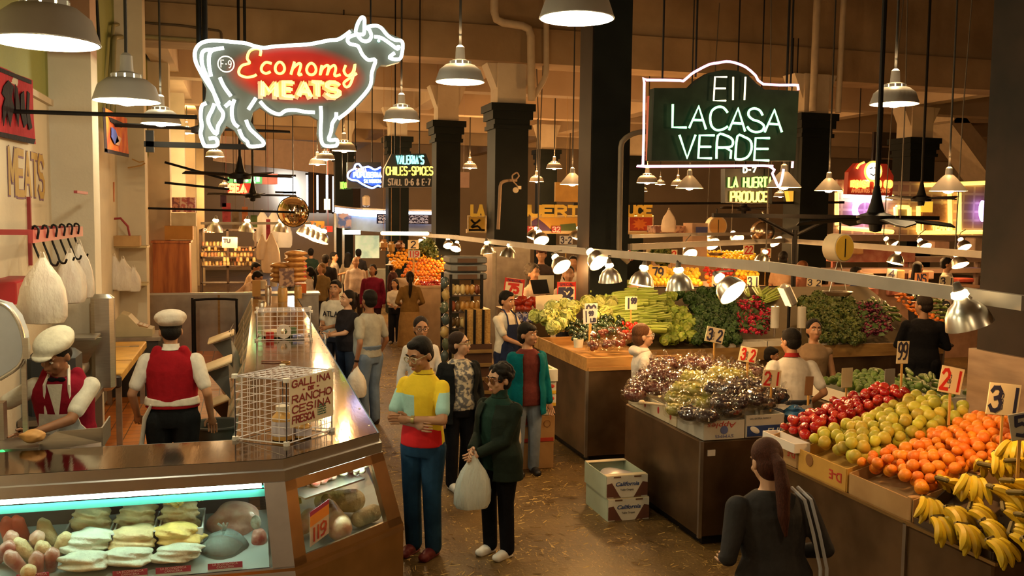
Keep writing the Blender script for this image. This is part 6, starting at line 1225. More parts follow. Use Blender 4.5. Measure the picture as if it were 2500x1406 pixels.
def backpack_straps(col):
    def f(c):
        m=MB()
        for x in (-.13,-.17): m.tube([c['bend'](p) for p in ((x,.02,1.44),(x-.01,.14,1.38),(x-.03,.175,1.2),(x-.06,.17,1.02),(x-.07,.15,.92))],.011,6)
        part('bag_strap',c['fin'](m),M('strap_grey',col,.35,var=.1),c['t']); m=MB().sph(c['bend']((-.24,.16,.85)),(.09,.05,.09),14,10); part('shoulder_bag',c['fin'](m),M('bag_dark',(.03,.03,.028),.35),c['t'])
    return f
BAGM=M('carrier_bag',(.72,.78,.74),.35,col2=(.6,.66,.62),scale=6,bump=.5,bscale=18,trans=.12,stretch=(3,3,.8))
def carrier(p,h,wd,lab,mat=None,dp=.5,seed=1):
    """plastic carrier bag hanging from point p"""
    rr=random.Random(seed); n=26; ph=[rr.uniform(0,6) for _ in range(4)]; secs=[(-1,.55),(-.985,.82),(-.9,.98),(-.7,1.0),(-.5,.92),(-.33,.7),(-.2,.42),(-.1,.22),(-.04,.1)]
    s=MB(); P=[]
    for z,r_ in secs:
        for i in range(n): a=2*PI*i/n; k=1+(.1*math.sin(5*a+ph[0]+z*2)+.06*math.sin(9*a+ph[1]-z*3))*(.5+.5*abs(z+.6)); P.append(V((math.cos(a)*r_*wd/2*k,math.sin(a)*r_*wd/2*dp*k,z*h)))
    m=len(secs); s.add(P,[(j*n+i,j*n+(i+1)%n,(j+1)*n+(i+1)%n,(j+1)*n+i) for j in range(m-1) for i in range(n)]+[tuple(range(n-1,-1,-1))])
    t=thing('carrier_bag',lab,'plastic bag',p); part('bag',s,mat or BAGM,t); q=MB()
    for s_ in (-1,1): q.tube([(s_*.04*wd/.3,0,-.15*h),(s_*.02,0.01,-.05*h),(s_*.008,0,.02)],.009,6,rs=[.016,.009,.007],flat=.5)
    part('handle',q,mat or BAGM,t); return t
NEAR=.009; MIDV=.013; FARV=.02
# ---- foreground shoppers
def polo():
    m=fab((.8,.58,.035),'polo_cloth',var=.06); nt=m.node_tree; N=nt.nodes.new; L=nt.links.new; b=nt.nodes['Principled BSDF']; src=b.inputs['Base Color'].links[0].from_socket
    tc=N('ShaderNodeTexCoord'); sp=N('ShaderNodeSeparateXYZ'); L(tc.outputs['Object'],sp.inputs[0])
    def step(sock,thr,gt=True):
        n=N('ShaderNodeMath'); n.operation='GREATER_THAN' if gt else 'LESS_THAN'; n.inputs[1].default_value=thr; L(sock,n.inputs[0]); return n.outputs[0]
    def mul(a,b_): n=N('ShaderNodeMath'); n.operation='MULTIPLY'; L(a,n.inputs[0]); L(b_,n.inputs[1]); return n.outputs[0]
    def mix(f,a,c): n=N('ShaderNodeMixRGB'); L(f,n.inputs[0]); L(a,n.inputs[1]); n.inputs[2].default_value=(*c,1); return n.outputs[0]
    fr=step(sp.outputs['Y'],-.02,False); ad=N('ShaderNodeMath'); ad.operation='MULTIPLY_ADD'; ad.inputs[1].default_value=.55; L(sp.outputs['X'],ad.inputs[0]); L(sp.outputs['Z'],ad.inputs[2])
    o=mix(mul(fr,step(ad.outputs[0],1.14,False)),src,(.62,.02,.02)); 
    ax=N('ShaderNodeMath'); ax.operation='ABSOLUTE'; L(sp.outputs['X'],ax.inputs[0]); o=mix(mul(step(ax.outputs[0],.2),step(sp.outputs['Z'],1.36,False)),o,(.36,.62,.6)); o=mix(mul(mul(fr,step(sp.outputs['Z'],1.33,False)),mul(step(sp.outputs['Z'],1.14),step(sp.outputs['X'],.0,False))),o,(.36,.62,.6)); L(o,b.inputs['Base Color']); return m
DENIM=fab((.02,.06,.11),'blue_denim',var=.4,scale=5,col2=(.012,.035,.07)); DENIML=fab((.2,.24,.3),'pale_denim',var=.35,scale=5)
person('person in yellow polo shirt and blue jeans with crossed arms at the meat counter',(1.36,7.32),1.76,-42,((.8,.6,.04),'short',.88,polo(),.004),('trousers',(.02,.06,.11),.06,DENIM),('short',HAIRB),TAN,R=(.05,-.2,1.08),Lh=(.02,-.235,1.12),pole_=(1,-.1,-.5),head=(-14,22),stance=.09,vox=NEAR,shoe=(.16,.02,.02),w=1.04,extra=(collar((.8,.6,.04),.07,.012),watch(1,(.4,.3,.1)),glasses((.4,.35,.2))))
_,hh=person('older woman in dark green jacket with tinted glasses holding a carrier bag',(1.95,7.16),1.54,-55,((.012,.035,.025),'long',.8),('trousers',(.006,.006,.008)),('curly',(.015,.012,.01)),PALE,R=(-.03,-.33,1.02),Lh=(.05,-.33,1.0),head=(-8,6),vox=NEAR,shoe=(.75,.73,.68),w=1.12,belly=.03,fem=True,jacket=((.014,.022,.016),.72,.32),extra=(glasses((.16,.05,.02),(.12,.045,.02),.026),collar((.012,.03,.022),.07,.05)))
m=(hh[0]+hh[1])/2; carrier(m+V((-.03,-.05,-.0)),.44,.29,'pale green white plastic bag held by the woman in dark green',seed=3)
PRINTB=fab((.55,.48,.36),'patterned_blouse',col2=(.12,.12,.13),scale=22,contrast=(.45,.55))
person('woman in black cardigan over patterned blouse looking to the side',(2.05,9.1),1.56,10,((.5,.45,.35),'short',.82,PRINTB),('trousers',(.007,.007,.009)),('tied',(.03,.015,.01)),PALE,R=(-.25,-.1,.84),Lh=(.25,-.08,.84),head=(50,0),vox=.01,shoe=(.75,.72,.66),w=1.12,belly=.02,fem=True,jacket=((.008,.009,.01),.74,.55),step=.12,extra=(glasses((.4,.3,.15)),))
_,hh=person('person in teal jacket over maroon shirt beside the tall carton stack',(2.86,9.42),1.6,5,((.12,.025,.02),'short',.8),('trousers',(.2,.24,.3),.06,DENIML),('fringe',HAIRB),TAN,R=(-.26,-.06,.8),Lh=(.27,-.04,.8),head=(38,2),vox=.01,shoe=(.012,.01,.01),w=1.08,jacket=((.0,.1,.12),.7,.5))
carrier(hh[0]+V((.02,-.02,-.02)),.42,.26,'white plastic bag hanging at the side of the teal jacket',M('white_bag',(.8,.76,.68),.35,col2=(.68,.62,.52),scale=6,bump=.5,bscale=18),seed=5)
_,hh=person('grocer in white tee shirt and navy apron holding a lettuce',(3.42,12.3),1.7,28,((.72,.66,.55),'short',.86),('trousers',(.02,.025,.06)),('short',HAIRB),TAN,R=(-.02,-.36,1.02),Lh=(.12,-.38,1.06),head=(12,10),vox=.012,extra=(apron((.02,.03,.08),.5,1.28),),w=1.02)
put(LET[0],'lettuce',(hh[0]+hh[1])/2+V((.05,-.06,.05)),'green lettuce held by the grocer in the navy apron','lettuce',None,.8)
person('woman in white jacket standing behind the yellow polo shirt',(1.86,10.2),1.6,-5,((.7,.66,.62),'long',.8),('trousers',(.03,.03,.04)),('tied',(.02,.012,.01)),TAN,vox=.013,head=(5,8),fem=True,extra=(glasses((.1,.05,.03)),))
_,hh=person('person in grey tee shirt and jeans seen from behind at the counter',(1.53,12.1),1.75,-140,((.36,.35,.3),'short',.82),('trousers',(.15,.2,.28),.06,fab((.16,.22,.32),'mid_denim',var=.3,scale=5)),('fade',HAIRB),BROWN,R=(-.28,-.1,.86),Lh=(.28,.04,.84),head=(-20,0),vox=.012,w=1.15,belly=.05,extra=(watch(1),))
carrier(hh[1]+V((0,0,-.03)),.42,.26,'white plastic bag held by the person in grey tee shirt',_M['white_bag'],seed=8)
_,hh=person('woman in black tee shirt with folded hands at the counter',(1.42,13.7),1.62,-62,((.018,.016,.02),'short',.8),('trousers',(.03,.045,.08)),('bun',(.015,.01,.008)),PALE,R=(.02,-.33,1.08),Lh=(.02,-.36,1.06),head=(-5,2),vox=.012,w=1.15,belly=.03,fem=True)
solo('paper_sheet',MB().box((0,0,0),(.02,.16,.22),R=Matrix.Rotation(.4,3,'X')),M('paper_white',(.75,.68,.62),.6),'white paper in the hands of the woman in black tee shirt','paper',hh[0]+V((-.08,-.06,-.12)),local=True)
person('person in white lettered tee shirt behind the woman in black',(1.3,14.35),1.72,-35,((.66,.62,.54),'short',.82),('trousers',(.05,.05,.07)),('short',HAIRB),TAN,R=(-.05,-.33,1.05),Lh=(.05,-.33,1.05),head=(10,0),vox=.013,w=1.12,extra=(printed('ATLA',(.02,.02,.03),1.2,.07,.24),))
# ---- aisle further back
person('girl in white top and black track trousers with pale side stripe',(3.05,19.8),1.36,-20,((.75,.68,.58),'short',.93),('loose',(.012,.012,.016)),('long',(.02,.012,.008)),TAN,R=(-.05,-.3,1.05),Lh=(.1,-.28,1.0),vox=.015,head=(-15,5),shoe=(.3,.25,.2),fem=True,extra=(stripe((.6,.5,.36),1),))
person('woman with long ponytail in brown dress seen from behind',(3.15,18.5),1.6,175,((.2,.11,.03),'long',.8),('skirt',(.3,.17,.06),.12),('ponytail',(.02,.012,.008)),TAN,R=(-.2,-.2,1.0),Lh=(.2,-.2,1.0),vox=.015,w=1.1,fem=True)
person('woman in maroon top walking down the aisle',(2.68,20.6),1.63,-10,((.16,.01,.03),'long',.72),('trousers',(.05,.02,.03)),('bob',(.02,.012,.01)),BROWN,vox=.017,head=(-15,0),w=1.2,fem=True,belly=.03)
person('woman wearing a white brimmed hat and dark jacket',(3.45,22.8),1.6,60,((.05,.02,.02),'long',.75),('trousers',(.03,.02,.02)),('bob',(.02,.012,.01)),TAN,vox=.018,w=1.1,extra=(brim_hat((.75,.66,.6)),))
person('old person in pale shirt with balding head in the aisle',(2.6,23.2),1.68,5,((.66,.53,.45),'long',.8),('trousers',(.05,.04,.04)),('bald',(.45,.4,.35)),TAN,vox=.018,w=1.15,belly=.04)
person('person in dark coat seen from behind in the aisle',(1.9,23.6),1.72,165,((.02,.018,.02),'long',.6),('trousers',(.02,.018,.02)),('short',(.02,.015,.012)),TAN,vox=.018,w=1.25)
person('person with folded arms in grey shirt by the lit stall',(2.32,26),1.68,70,((.3,.26,.22),'short',.8),('trousers',(.02,.02,.03)),('short',HAIRB),TAN,R=(.1,-.28,1.15),Lh=(-.1,-.28,1.15),vox=.02)
person('woman in dark top with long hair by the lit stall',(2.75,26.4),1.66,150,((.35,.28,.2),'short',.8),('trousers',(.03,.02,.03)),('long',HAIRB),TAN,vox=.02,fem=True)
person('person in dark shirt facing the lit stall counter',(3.15,27.4),1.72,170,((.03,.025,.025),'short',.8),('trousers',(.03,.02,.03)),('short',HAIRB),TAN,vox=.02)
person('person with fair hair in olive tee shirt near the bread stall',(1.66,21.8),1.6,-30,((.22,.15,.06),'short',.8),('trousers',(.05,.05,.06)),('bob',(.25,.14,.05)),TAN,vox=.017,head=(-20,0),w=1.05)
person('dark haired person carrying a white bundle near the bread stall',(1.35,21.2),1.55,-120,((.6,.52,.45),'short',.8),('trousers',(.1,.12,.15)),('ponytail',HAIRB),TAN,vox=.018,fem=True)
person('person in red shirt deep in the left aisle',(1.45,27.5),1.7,160,((.42,.02,.025),'long',.8),('trousers',(.05,.06,.1)),('short',HAIRB),TAN,vox=.02)
person('person in dark green shirt deep in the left aisle',(1.85,28.3),1.7,170,((.02,.04,.03),'long',.8),('trousers',(.08,.12,.2)),('short',HAIRB),TAN,vox=.02)
person('white capped person deep in the left aisle',(1.1,26),1.68,20,((.06,.04,.04),'long',.8),('trousers',(.03,.03,.03)),('short',HAIRB),TAN,vox=.02,extra=(ball_cap((.7,.62,.55)),))
# ---- right hand stands
person('person with short reddish hair in white hooded jacket at the grape stand',(3.98,8.95),1.62,75,((.76,.7,.64),'long',.78),('trousers',(.012,.012,.016)),('tied',(.12,.05,.02)),PALE,R=(-.18,-.2,1.0),Lh=(.18,-.22,1.0),head=(8,0),vox=.01,w=1.05,fem=True,extra=(hood((.76,.7,.64)),glasses((.5,.45,.4))))
person('child with dark fringe between the grapes and the white tee shirt',(5.9,9.6),1.24,60,((.6,.5,.42),'short',.85),('trousers',(.05,.05,.06)),('fringe',HAIRB),TAN,vox=.012,head=(10,6),fem=True)
person('person in white tee shirt seen from behind among the stands',(5.15,7.95),1.66,168,((.68,.65,.6),'short',.78),('trousers',(.04,.05,.07)),('short',HAIRB),TAN,R=(-.24,-.16,.95),Lh=(.24,-.16,.95),head=(18,8),lean=8,vox=.01,w=1.22,belly=.03,extra=(collar((.3,.02,.02),.07,.02),))
person('woman with tied back hair turning towards the white tee shirt',(6.2,9.2),1.6,-28,((.25,.16,.09),'none',.8),('trousers',(.04,.05,.07)),('tied',HAIRB),TAN,vox=.012,head=(12,-2),fem=True,w=1.05)
person('person in long black coat seen from behind at the zucchini',(8.55,10.25),1.75,150,((.006,.006,.008),'long',.5),('trousers',(.006,.006,.008)),('short',(.02,.012,.008)),TAN,R=(-.2,-.25,1.1),Lh=(.2,-.28,1.1),head=(40,5),vox=.013,w=1.25)
person('woman in dark grey jacket with long red brown ponytail in the foreground',(2.68,4.25),1.56,178,((.035,.034,.036),'long',.74,fab((.04,.038,.04),'charcoal_wool',var=.3,scale=6)),('trousers',(.02,.02,.022)),('ponytail',(.075,.022,.011)),PALE,R=(-.22,-.2,1.0),Lh=(.22,-.2,1.0),lean=10,head=(-4,12),vox=NEAR,w=1.32,fem=True,extra=(backpack_straps((.45,.48,.55)),))
# ---- stall keepers and shoppers behind the lamp rail
for a in (('person in dark cap and jacket behind the special price signs',at(1322,607,15.5),1.72,-20,((.05,.035,.03),'long',.8),('short',HAIRB),(ball_cap((.08,.03,.02)),)),('smiling woman behind the 52 price sign',at(1388,652,14.6),1.5,-10,((.6,.45,.35),'short',.8),('tied',HAIRB),()),('moustached person left of the black column',at(1400,628,15.9),1.66,-25,((.7,.6,.5),'short',.8),('short',HAIRB),()),('grey haired woman at the edge of the dark pillar',at(1302,650,14.8),1.52,30,((.55,.4,.3),'long',.8),('curly',(.1,.08,.06)),()),('reddish haired woman beside the 32 sign',at(1957,640,14.6),1.62,-150,((.2,.08,.05),'short',.8),('bob',(.15,.05,.015)),()),('person with tied black hair beside the citrus display',at(1912,617,15.2),1.66,150,((.4,.25,.15),'short',.8),('bun',HAIRB),()),('long haired person under the neon windows',at(2242,642,15),1.62,100,((.03,.03,.04),'long',.8),('long',HAIRB),()),('person in white shirt under the neon windows',at(2312,632,14.6),1.65,60,((.65,.55,.45),'short',.8),('short',HAIRB),()),('person in blue shirt left of the 4 sign',at(2092,655,15.5),1.55,20,((.06,.08,.2),'short',.8),('short',HAIRB),())):
    lab,p,h,fc,tp,hr,ex=a; z=max(0,p.z-h); person(lab,(p.x,p.y),p.z if p.z<1.95 else h,fc,tp,('trousers',(.04,.04,.05)),hr,TAN,vox=.016,extra=ex,z0=0 if p.z<1.95 else p.z-h,R=(-.12,-.3,1.05),Lh=(.12,-.3,1.05))
# ---- butchers and the two stall keepers behind the steel partition
person('butcher in red vest and white cap seen from behind',(-.62,8.35),1.76,172,((.72,.68,.6),'short',.9),('loose',(.008,.008,.01)),('short',HAIRB),TAN,R=(-.3,-.06,.86),Lh=(.3,-.1,.88),head=(18,14),vox=NEAR,z0=.1,w=1.22,belly=.03,extra=(cap_flat((.72,.64,.54)),vest((.3,.008,.014)),waist_apron((.72,.66,.56)),collar((.72,.68,.6))))
person('butcher in red vest, bow tie and white cap bending over the steel tray',(-1.28,7.46),1.76,-8,((.72,.7,.6),'short',.9),('loose',(.01,.01,.012)),('short',HAIRB),BROWN,R=(-.38,-.3,1.02),Lh=(-.1,-.42,1.07),pole_=(.8,.1,-.3),lean=13,head=(-22,20),vox=NEAR,z0=.1,w=1.16,extra=(cap_flat((.74,.7,.56)),vest((.24,.008,.022)),vneck((.72,.7,.6)),bowtie(),apron((.75,.72,.64),.5,1.12,True)))
person('stall keeper in white tee shirt bending behind the steel partition',(-.22,20.2),1.7,75,((.7,.5,.35),'short',.85),('trousers',(.05,.04,.04)),('short',HAIRB),BROWN,R=(-.1,-.5,1.0),Lh=(.1,-.5,1.0),lean=45,vox=.014,w=1.1,head=(0,-15))
person('stall keeper in white standing behind the bending one',(.0,22.6),1.62,75,((.72,.52,.36),'short',.85),('trousers',(.05,.04,.04)),('short',HAIRB),BROWN,R=(-.1,-.42,1.05),Lh=(.1,-.42,1.05),lean=18,vox=.016,w=1.1,head=(0,10))
# ================================================================== BUTCHERS' SIDE AND LEFT WALL
RED=M('red_paint',(.3,.03,.03),.5,var=.15); WHITEBAG=M('thin_white_bag',(.72,.64,.54),.4,col2=(.62,.52,.44),scale=6,bump=.6,bscale=16,trans=.05,stretch=(2,2,.8))
# painted wall lettering
a=atx(22,470,-1.9); b_=atx(106,470,-1.9); h=atx(60,372,-1.9).z-atx(60,470,-1.9).z
t=thing('wall_lettering','faded yellow lettering MEATS with purple edge painted on the left wall','lettering',a)
part('letter_edge',word(MB(),'MEATS',(-1.897,a.y,a.z-.006),PY,PZ,h,.043,ribbon=True,fit=b_.y-a.y),M('letter_purple',(.22,.12,.2),.8),t,True,smooth=False)
part('letter_face',word(MB(),'MEATS',(-1.894,a.y,a.z),PY,PZ,h,.032,ribbon=True,fit=b_.y-a.y),M('letter_ochre',(.5,.33,.1),.8),t,True,smooth=False)
# cloth banners
def banner(lab,pts,X,mat,seed,marks):
    P=[atx(x,y,X) for x,y in pts]; t=thing('wall_banner',lab,'banner',P[3]); s=MB(); n=8; V0=[]
    for j in range(n+1):
        for i in range(n+1):
            u,v=i/n,j/n; q=(P[0]*(1-u)+P[1]*u)*(1-v)+(P[3]*(1-u)+P[2]*u)*v; V0.append(q+V((.008*math.sin(u*9+v*3)+.01,0,0)))
    k=(n+1)**2; F=[(j*(n+1)+i,j*(n+1)+i+1,(j+1)*(n+1)+i+1,(j+1)*(n+1)+i) for j in range(n) for i in range(n)]; s.add(V0,F); s.add([p-V((.006,0,0)) for p in V0],[f[::-1] for f in F]); part('cloth',s,mat,t,True)
    for m_,poly in marks: part('figure',MB().prism([atx(x,y,X+.021) for x,y in poly],(.004,0,0)),m_,t,True,smooth=False)
    return t
BLK=fab((.02,.012,.015),'banner_black'); 
t=banner('red banner with black dancing figures high on the left wall',[(-10,160),(76,196),(86,352),(-10,332)],-1.86,fab((.42,.02,.03),'banner_red'),1,[(BLK,[(-8,162),(76,196),(76,206),(-8,172)]),(BLK,[(-8,332),(82,352),(86,340),(-8,320)]),(BLK,[(8,210),(20,196),(32,210),(28,240),(34,262),(24,310),(16,270),(8,308),(6,262),(12,240),(4,228)]),(BLK,[(36,205),(42,215),(48,262),(44,310),(38,270)]),(BLK,[(50,230),(58,222),(60,262),(66,300),(58,312),(50,276)]),(BLK,[(66,222),(72,228),(70,268),(78,312),(70,318),(64,280)])])
t=banner('dark bordered banner with red and blue figures on the second pilaster',[(250,262),(308,290),(314,380),(255,368)],-1.55,fab((.4,.05,.025),'banner_red2',col2=(.6,.16,.03),scale=4),2,[(BLK,[(250,262),(256,264),(262,372),(255,370)]),(BLK,[(255,362),(314,376),(314,384),(255,372)]),(fab((.08,.1,.35),'banner_blue'),[(272,310),(282,318),(290,345),(280,352),(272,335)]),(fab((.55,.3,.2),'banner_skin'),[(286,330),(296,338),(290,356),(280,352)]),(BLK,[(265,285),(300,300),(296,312),(270,298)])])
# red hook rail with S hooks and bags
Y0,Y1=atx(75,583,-1.48).y,atx(198,557,-1.48).y; z=atx(130,572,-1.48).z
t=thing('hook_rail','red steel hook rail on brackets along the left wall','rail',(-1.5,9.6,z)); part('bar',MB().box((-1.48,(Y0+Y1)/2,z),(.03,Y1-Y0,.09)),RED,t,True)
for y in (Y0+.1,Y1-.15): part('bracket',MB().box((-1.69,y,z+.03),(.42,.03,.04)).box((-1.885,y,z+.0),(.03,.04,.62)),RED,t,True)
for k,y in enumerate([Y0+(Y1-Y0)*(k+.4)/6.2 for k in range(6)]): 
    solo('meat_hook',MB().tube(smoothline([V((-1.46,y-.02,z-.02)),V((-1.45,y-.02,z+.055)),V((-1.49,y,z+.07)),V((-1.5,y+.02,z-.03)),V((-1.46,y+.03,z-.16)),V((-1.44,y+.02,z-.22)),V((-1.4,y-.02,z-.23)),V((-1.38,y-.05,z-.2))],3),.009,6),BLACK,'black steel meat hook hanging from the red rail','hook',group='meat hooks')
def hang_bag(p,h,wd,lab,seed,mat=WHITEBAG): return carrier(p,h,wd,lab,mat,.6,seed)
for px,py,h,wd,lab,sd in ((103,622,.5,.33,'largest white plastic bag hanging from the red hook rail',2),(170,612,.44,.25,'white plastic bag hanging in the middle of the red hook rail',4),(192,590,.5,.24,'white plastic bag hanging at the far end of the red hook rail',6)): hang_bag(atx(px,py,-1.42),h,wd,lab,sd)
solo('wall_bar',MB().box(atx(198,470,-1.47),(.03,.6,.025)),RED,'short red bar high on the first pilaster','bar')
p=atx(30,712,-1.75); solo('red_box',MB().box((0,0,0),(.22,.75,.2),b=.01),M('red_box',(.36,.015,.02),.5),'red box on the wall shelf under the hook rail','box',p,local=True)
p=atx(30,738,-1.75); solo('wall_shelf',MB().box((0,0,0),(.3,1.5,.03)),M('shelf_cream',(.5,.4,.27),.6),'cream wall shelf under the red box','shelf',p,local=True)
# second pilaster: shelves, box, bags
for k,(py,lab) in enumerate(((602,'upper wire shelf on the second pilaster'),(694,'lower wire shelf on the second pilaster'))): p=at(295,py,15.2); solo('pilaster_shelf',MB().box((.08,.1,0),(.6,.45,.03)),M('shelf_yellow',(.55,.42,.2),.5),lab,'shelf',p,local=True)
p=at(287,601,15.15); p.x+=.1; t=carton('open brown box on the upper wire shelf',p.x-.22,p.x+.22,p.y-.12,p.y+.12,p.z,.16,CARD); part('red_hose',MB().tube([(p.x-.25,p.y,p.z+.4),(p.x-.05,p.y,p.z+.42),(p.x+.05,p.y,p.z+.3),(p.x+.08,p.y,p.z+.12)],.018,7),RED,t,True)
for px,py,h,wd,lab,sd in ((278,622,.52,.3,'white plastic bag hanging under the upper wire shelf, left',12),(300,628,.5,.3,'red printed white bag hanging under the upper wire shelf',13),(326,650,.38,.2,'small white bag at the right end of the wire shelf',14)):
    t=hang_bag(at(px,py,14.9),h,wd,lab,sd)
for px,py in ((252,490),(262,490),(273,470)): pass
solo('pilaster_hook',MB().tube([at(250,460,15.1),at(251,515,15.1),at(262,515,15.1),at(262,455,15.1)],.012,6),RED,'long red hook hanging on the second pilaster','hook')
solo('pilaster_clip',MB().tube([at(267,445,15.1),at(267,492,15.1),at(278,492,15.1),at(278,445,15.1)],.012,6,closed=True),M('clip_orange',(.6,.2,.08),.5),'orange wire clip on the second pilaster','clip')
solo('pilaster_lamp_arm',MB().tube([at(312,410,15),at(345,404,15),at(354,398,15)],.012,6).tube([at(322,388,15),at(340,396,15),at(352,394,15)],.01,6),M('arm_brass',(.45,.25,.08),.5),'thin bracket arm on the second pilaster','bracket')
# cash register and grinder on the back counter
t=thing('cash_register','beige cash register on the back counter','register',(-1.62,14.55,.955)); s=MB(); s.prism([(-.3,-.2,0),(.3,-.2,0),(.3,-.2,.1),(.12,-.2,.14),(-.02,-.2,.3),(-.12,-.2,.34),(-.3,-.2,.1)],(0,.4,0)); part('body',s,M('register_beige',(.42,.34,.2),.55,var=.1),t,smooth=False); part('keypad',MB().box((.14,0,.15),(.2,.3,.02),R=Matrix.Rotation(.35,3,'Y')),M('keypad_brown',(.3,.16,.06),.5),t)
for i in range(3):
    for j in range(4): part('key',MB().box((.08+.05*i,-.1+.06*j,.178-.018*i),(.035,.04,.012),R=Matrix.Rotation(.35,3,'Y')),M('key_orange',(.7,.4,.12) if (i+j)%3 else (.6,.55,.45),.5),t)
for nm,lab,x0,x1,y0,y1 in (('back_counter','dark counter under the cash register',-1.89,-1.2,14.2,15.1),('wall_counter','dark steel counter under the meat grinder',-1.89,-1.42,8.7,10.4)):
    t=thing(nm,lab,'counter',((x0+x1)/2,y0,.1)); part('top',MB().box(((x0+x1)/2,(y0+y1)/2,.93),(x1-x0,y1-y0,.05)),STEELD,t,True); part('cupboard',MB().box(((x0+x1)/2,(y0+y1)/2,.5),(x1-x0-.06,y1-y0-.06,.8)),M('cupboard_dark',(.035,.03,.028),.5),t,True)
t=thing('meat_grinder','steel meat grinder with flared hopper on the wall counter','grinder',(-1.62,9.95,.955)); part('hopper',MB().prism([(-.2,-.2,.55),(.2,-.2,.55),(.2,.2,.55),(-.2,.2,.55)],(0,0,.02)).loft([((0,0,.3),.1,.1),((0,0,.55),.24,.22)],4),STEEL,t); part('barrel',MB().cyl((0,-.25,.24),(0,.2,.24),.09,n=18),STEEL,t); part('grinding_ring',MB().cyl((0,-.29,.24),(0,-.25,.24),.1,n=20),STEELD,t); part('plate',MB().cyl((0,-.295,.24),(0,-.29,.24),.06,n=16),M('grind_hole',(.12,.03,.03),.5),t); part('base',MB().box((0,.05,.07),(.24,.3,.14),b=.02),STEELD,t)
solo('steel_cabinet',MB().box((0,0,.45),(.22,.16,1.0),b=.04),STEEL,'tall narrow steel cabinet against the first pilaster beside the grinder','cabinet',(-1.42,10.32,.955),local=True)
solo('dark_machine',MB().box((0,0,.25),(.4,.45,.6),b=.05),M('machine_dark',(.02,.025,.03),.5),'dark machine body under the large hanging bag','machine',(-1.66,9.1,.955),local=True)
# butcher block and tools
t=thing('butcher_block','worn yellow butcher block along the left wall behind the butcher','table',(-1.6,12.5,.1)); part('block',MB().box((-1.6,12.5,.9),(.5,2.7,.1),b=.01),M('block_wood',(.72,.42,.08),.6,col2=(.55,.3,.06),scale=4),t,True)
for x in (-1.82,-1.4):
    for y in (11.25,13.7): part('leg',MB().box((x,y,.47),(.06,.06,.76)),STEELD,t,True)
part('block_seam',MB().box((-1.6,12.1,.951),(.5,.02,.004)),M('seam_dark',(.15,.07,.02),.7),t,True)
solo('knife_rack',MB().box((0,0,0),(.5,.08,.14),b=.02),M('rack_dark',(.03,.02,.02),.5),'dark knife rack on the near end of the butcher block','rack',(-1.6,11.1,.86),local=True)
solo('boning_knife',MB().box((0,0,0),(.3,.03,.006)).box((.2,0,0),(.12,.03,.02)),STEEL,'long knife lying on the butcher block','knife',(-1.65,13.3,.953),local=True)
# band saw at the left edge
BSM=M('saw_grey',(.5,.55,.62),.4,metal=.25,var=.08)
p=at(0,1080,6.9); t=thing('band_saw','grey blue meat band saw with rounded wheel cover at the left edge','saw',(-1.72,6.95,0)); X0=-1.95
oc=[at(-60,740,6.9),at(-20,735,6.9),at(15,745,6.9),at(40,775,6.9),at(55,815,6.9),at(60,860,6.9),at(45,895,6.9),at(0,925,6.9),at(-60,935,6.9)]
part('wheel_cover',MB().prism(oc,(0,.18,0)),BSM,t,True); rim=[q+V((0,-.004,0)) for q in oc[1:8]]; part('cover_rim',MB().tube(smoothline(rim,3),.014,8),STEEL,t,True); a=at(64,850,6.88); part('latch',MB().box(a,(.035,.05,.14)),STEEL,t,True); a=at(62,960,6.95); b_=at(8,1000,6.95); part('blade_guard',MB().box((a+at(62,1080,6.95))*.5+V((0,0,.15)),(.03,.03,.55)),STEEL,t,True); part('column',MB().box((b_.x-.02,6.98,.75),(.05,.1,1.4)),STEEL,t,True)
a=at(40,1100,6.75); part('saw_table',MB().box((a.x-.1,6.85,a.z+.02),(.5,.4,.03)),STEELD,t,True); part('motor_box',MB().box((a.x-.15,6.85,a.z-.13),(.3,.3,.26)),M('saw_box',(.06,.055,.05),.5),t,True); part('green_light',MB().sph(at(5,1105,6.6),(.02,.01,.02),10,6),M('green_led',(.05,.8,.2),.4,em=1.5,emcol=(.05,.9,.2)),t,True); part('saw_base',MB().box((-1.72,6.95,.4),(.34,.34,.8)),BSM,t,True)
a=at(75,1035,7.0); b_=at(256,1030,6.9); t=thing('steel_tray','steel meat chute tray in front of the bending butcher','tray',((a.x+b_.x)/2,6.9,1.0)); z=b_.z; s=MB(); s.prism([(a.x,6.75,z-.16),(b_.x,6.72,z-.1),(b_.x,6.72,z+.0),(a.x+.2,6.75,z-.02)],(0,.012,0)); s.prism([(a.x,6.75,z-.16),(b_.x,6.72,z-.14),(b_.x,7.1,z-.14),(a.x,7.1,z-.16)],(0,0,.012)); s.prism([(b_.x,6.72,z-.14),(b_.x,7.1,z-.14),(b_.x,7.1,z),(b_.x,6.72,z)],(.01,0,0)); part('pan',s,STEEL,t,True,smooth=False); part('support',MB().box(((a.x+b_.x)/2,6.9,(z-.15)/2),(.3,.25,z-.16)),STEELD,t,True)
o=skin('meat_piece',MB().sph((0,0,0),(.08,.05,.045),12,8,f=lump(0,0,.12,3)),M('meat_tan',(.65,.35,.12),.5,var=.2),.008,2); place(o,at(80,1065,6.72),'tan meat piece under the hand of the bending butcher','meat')
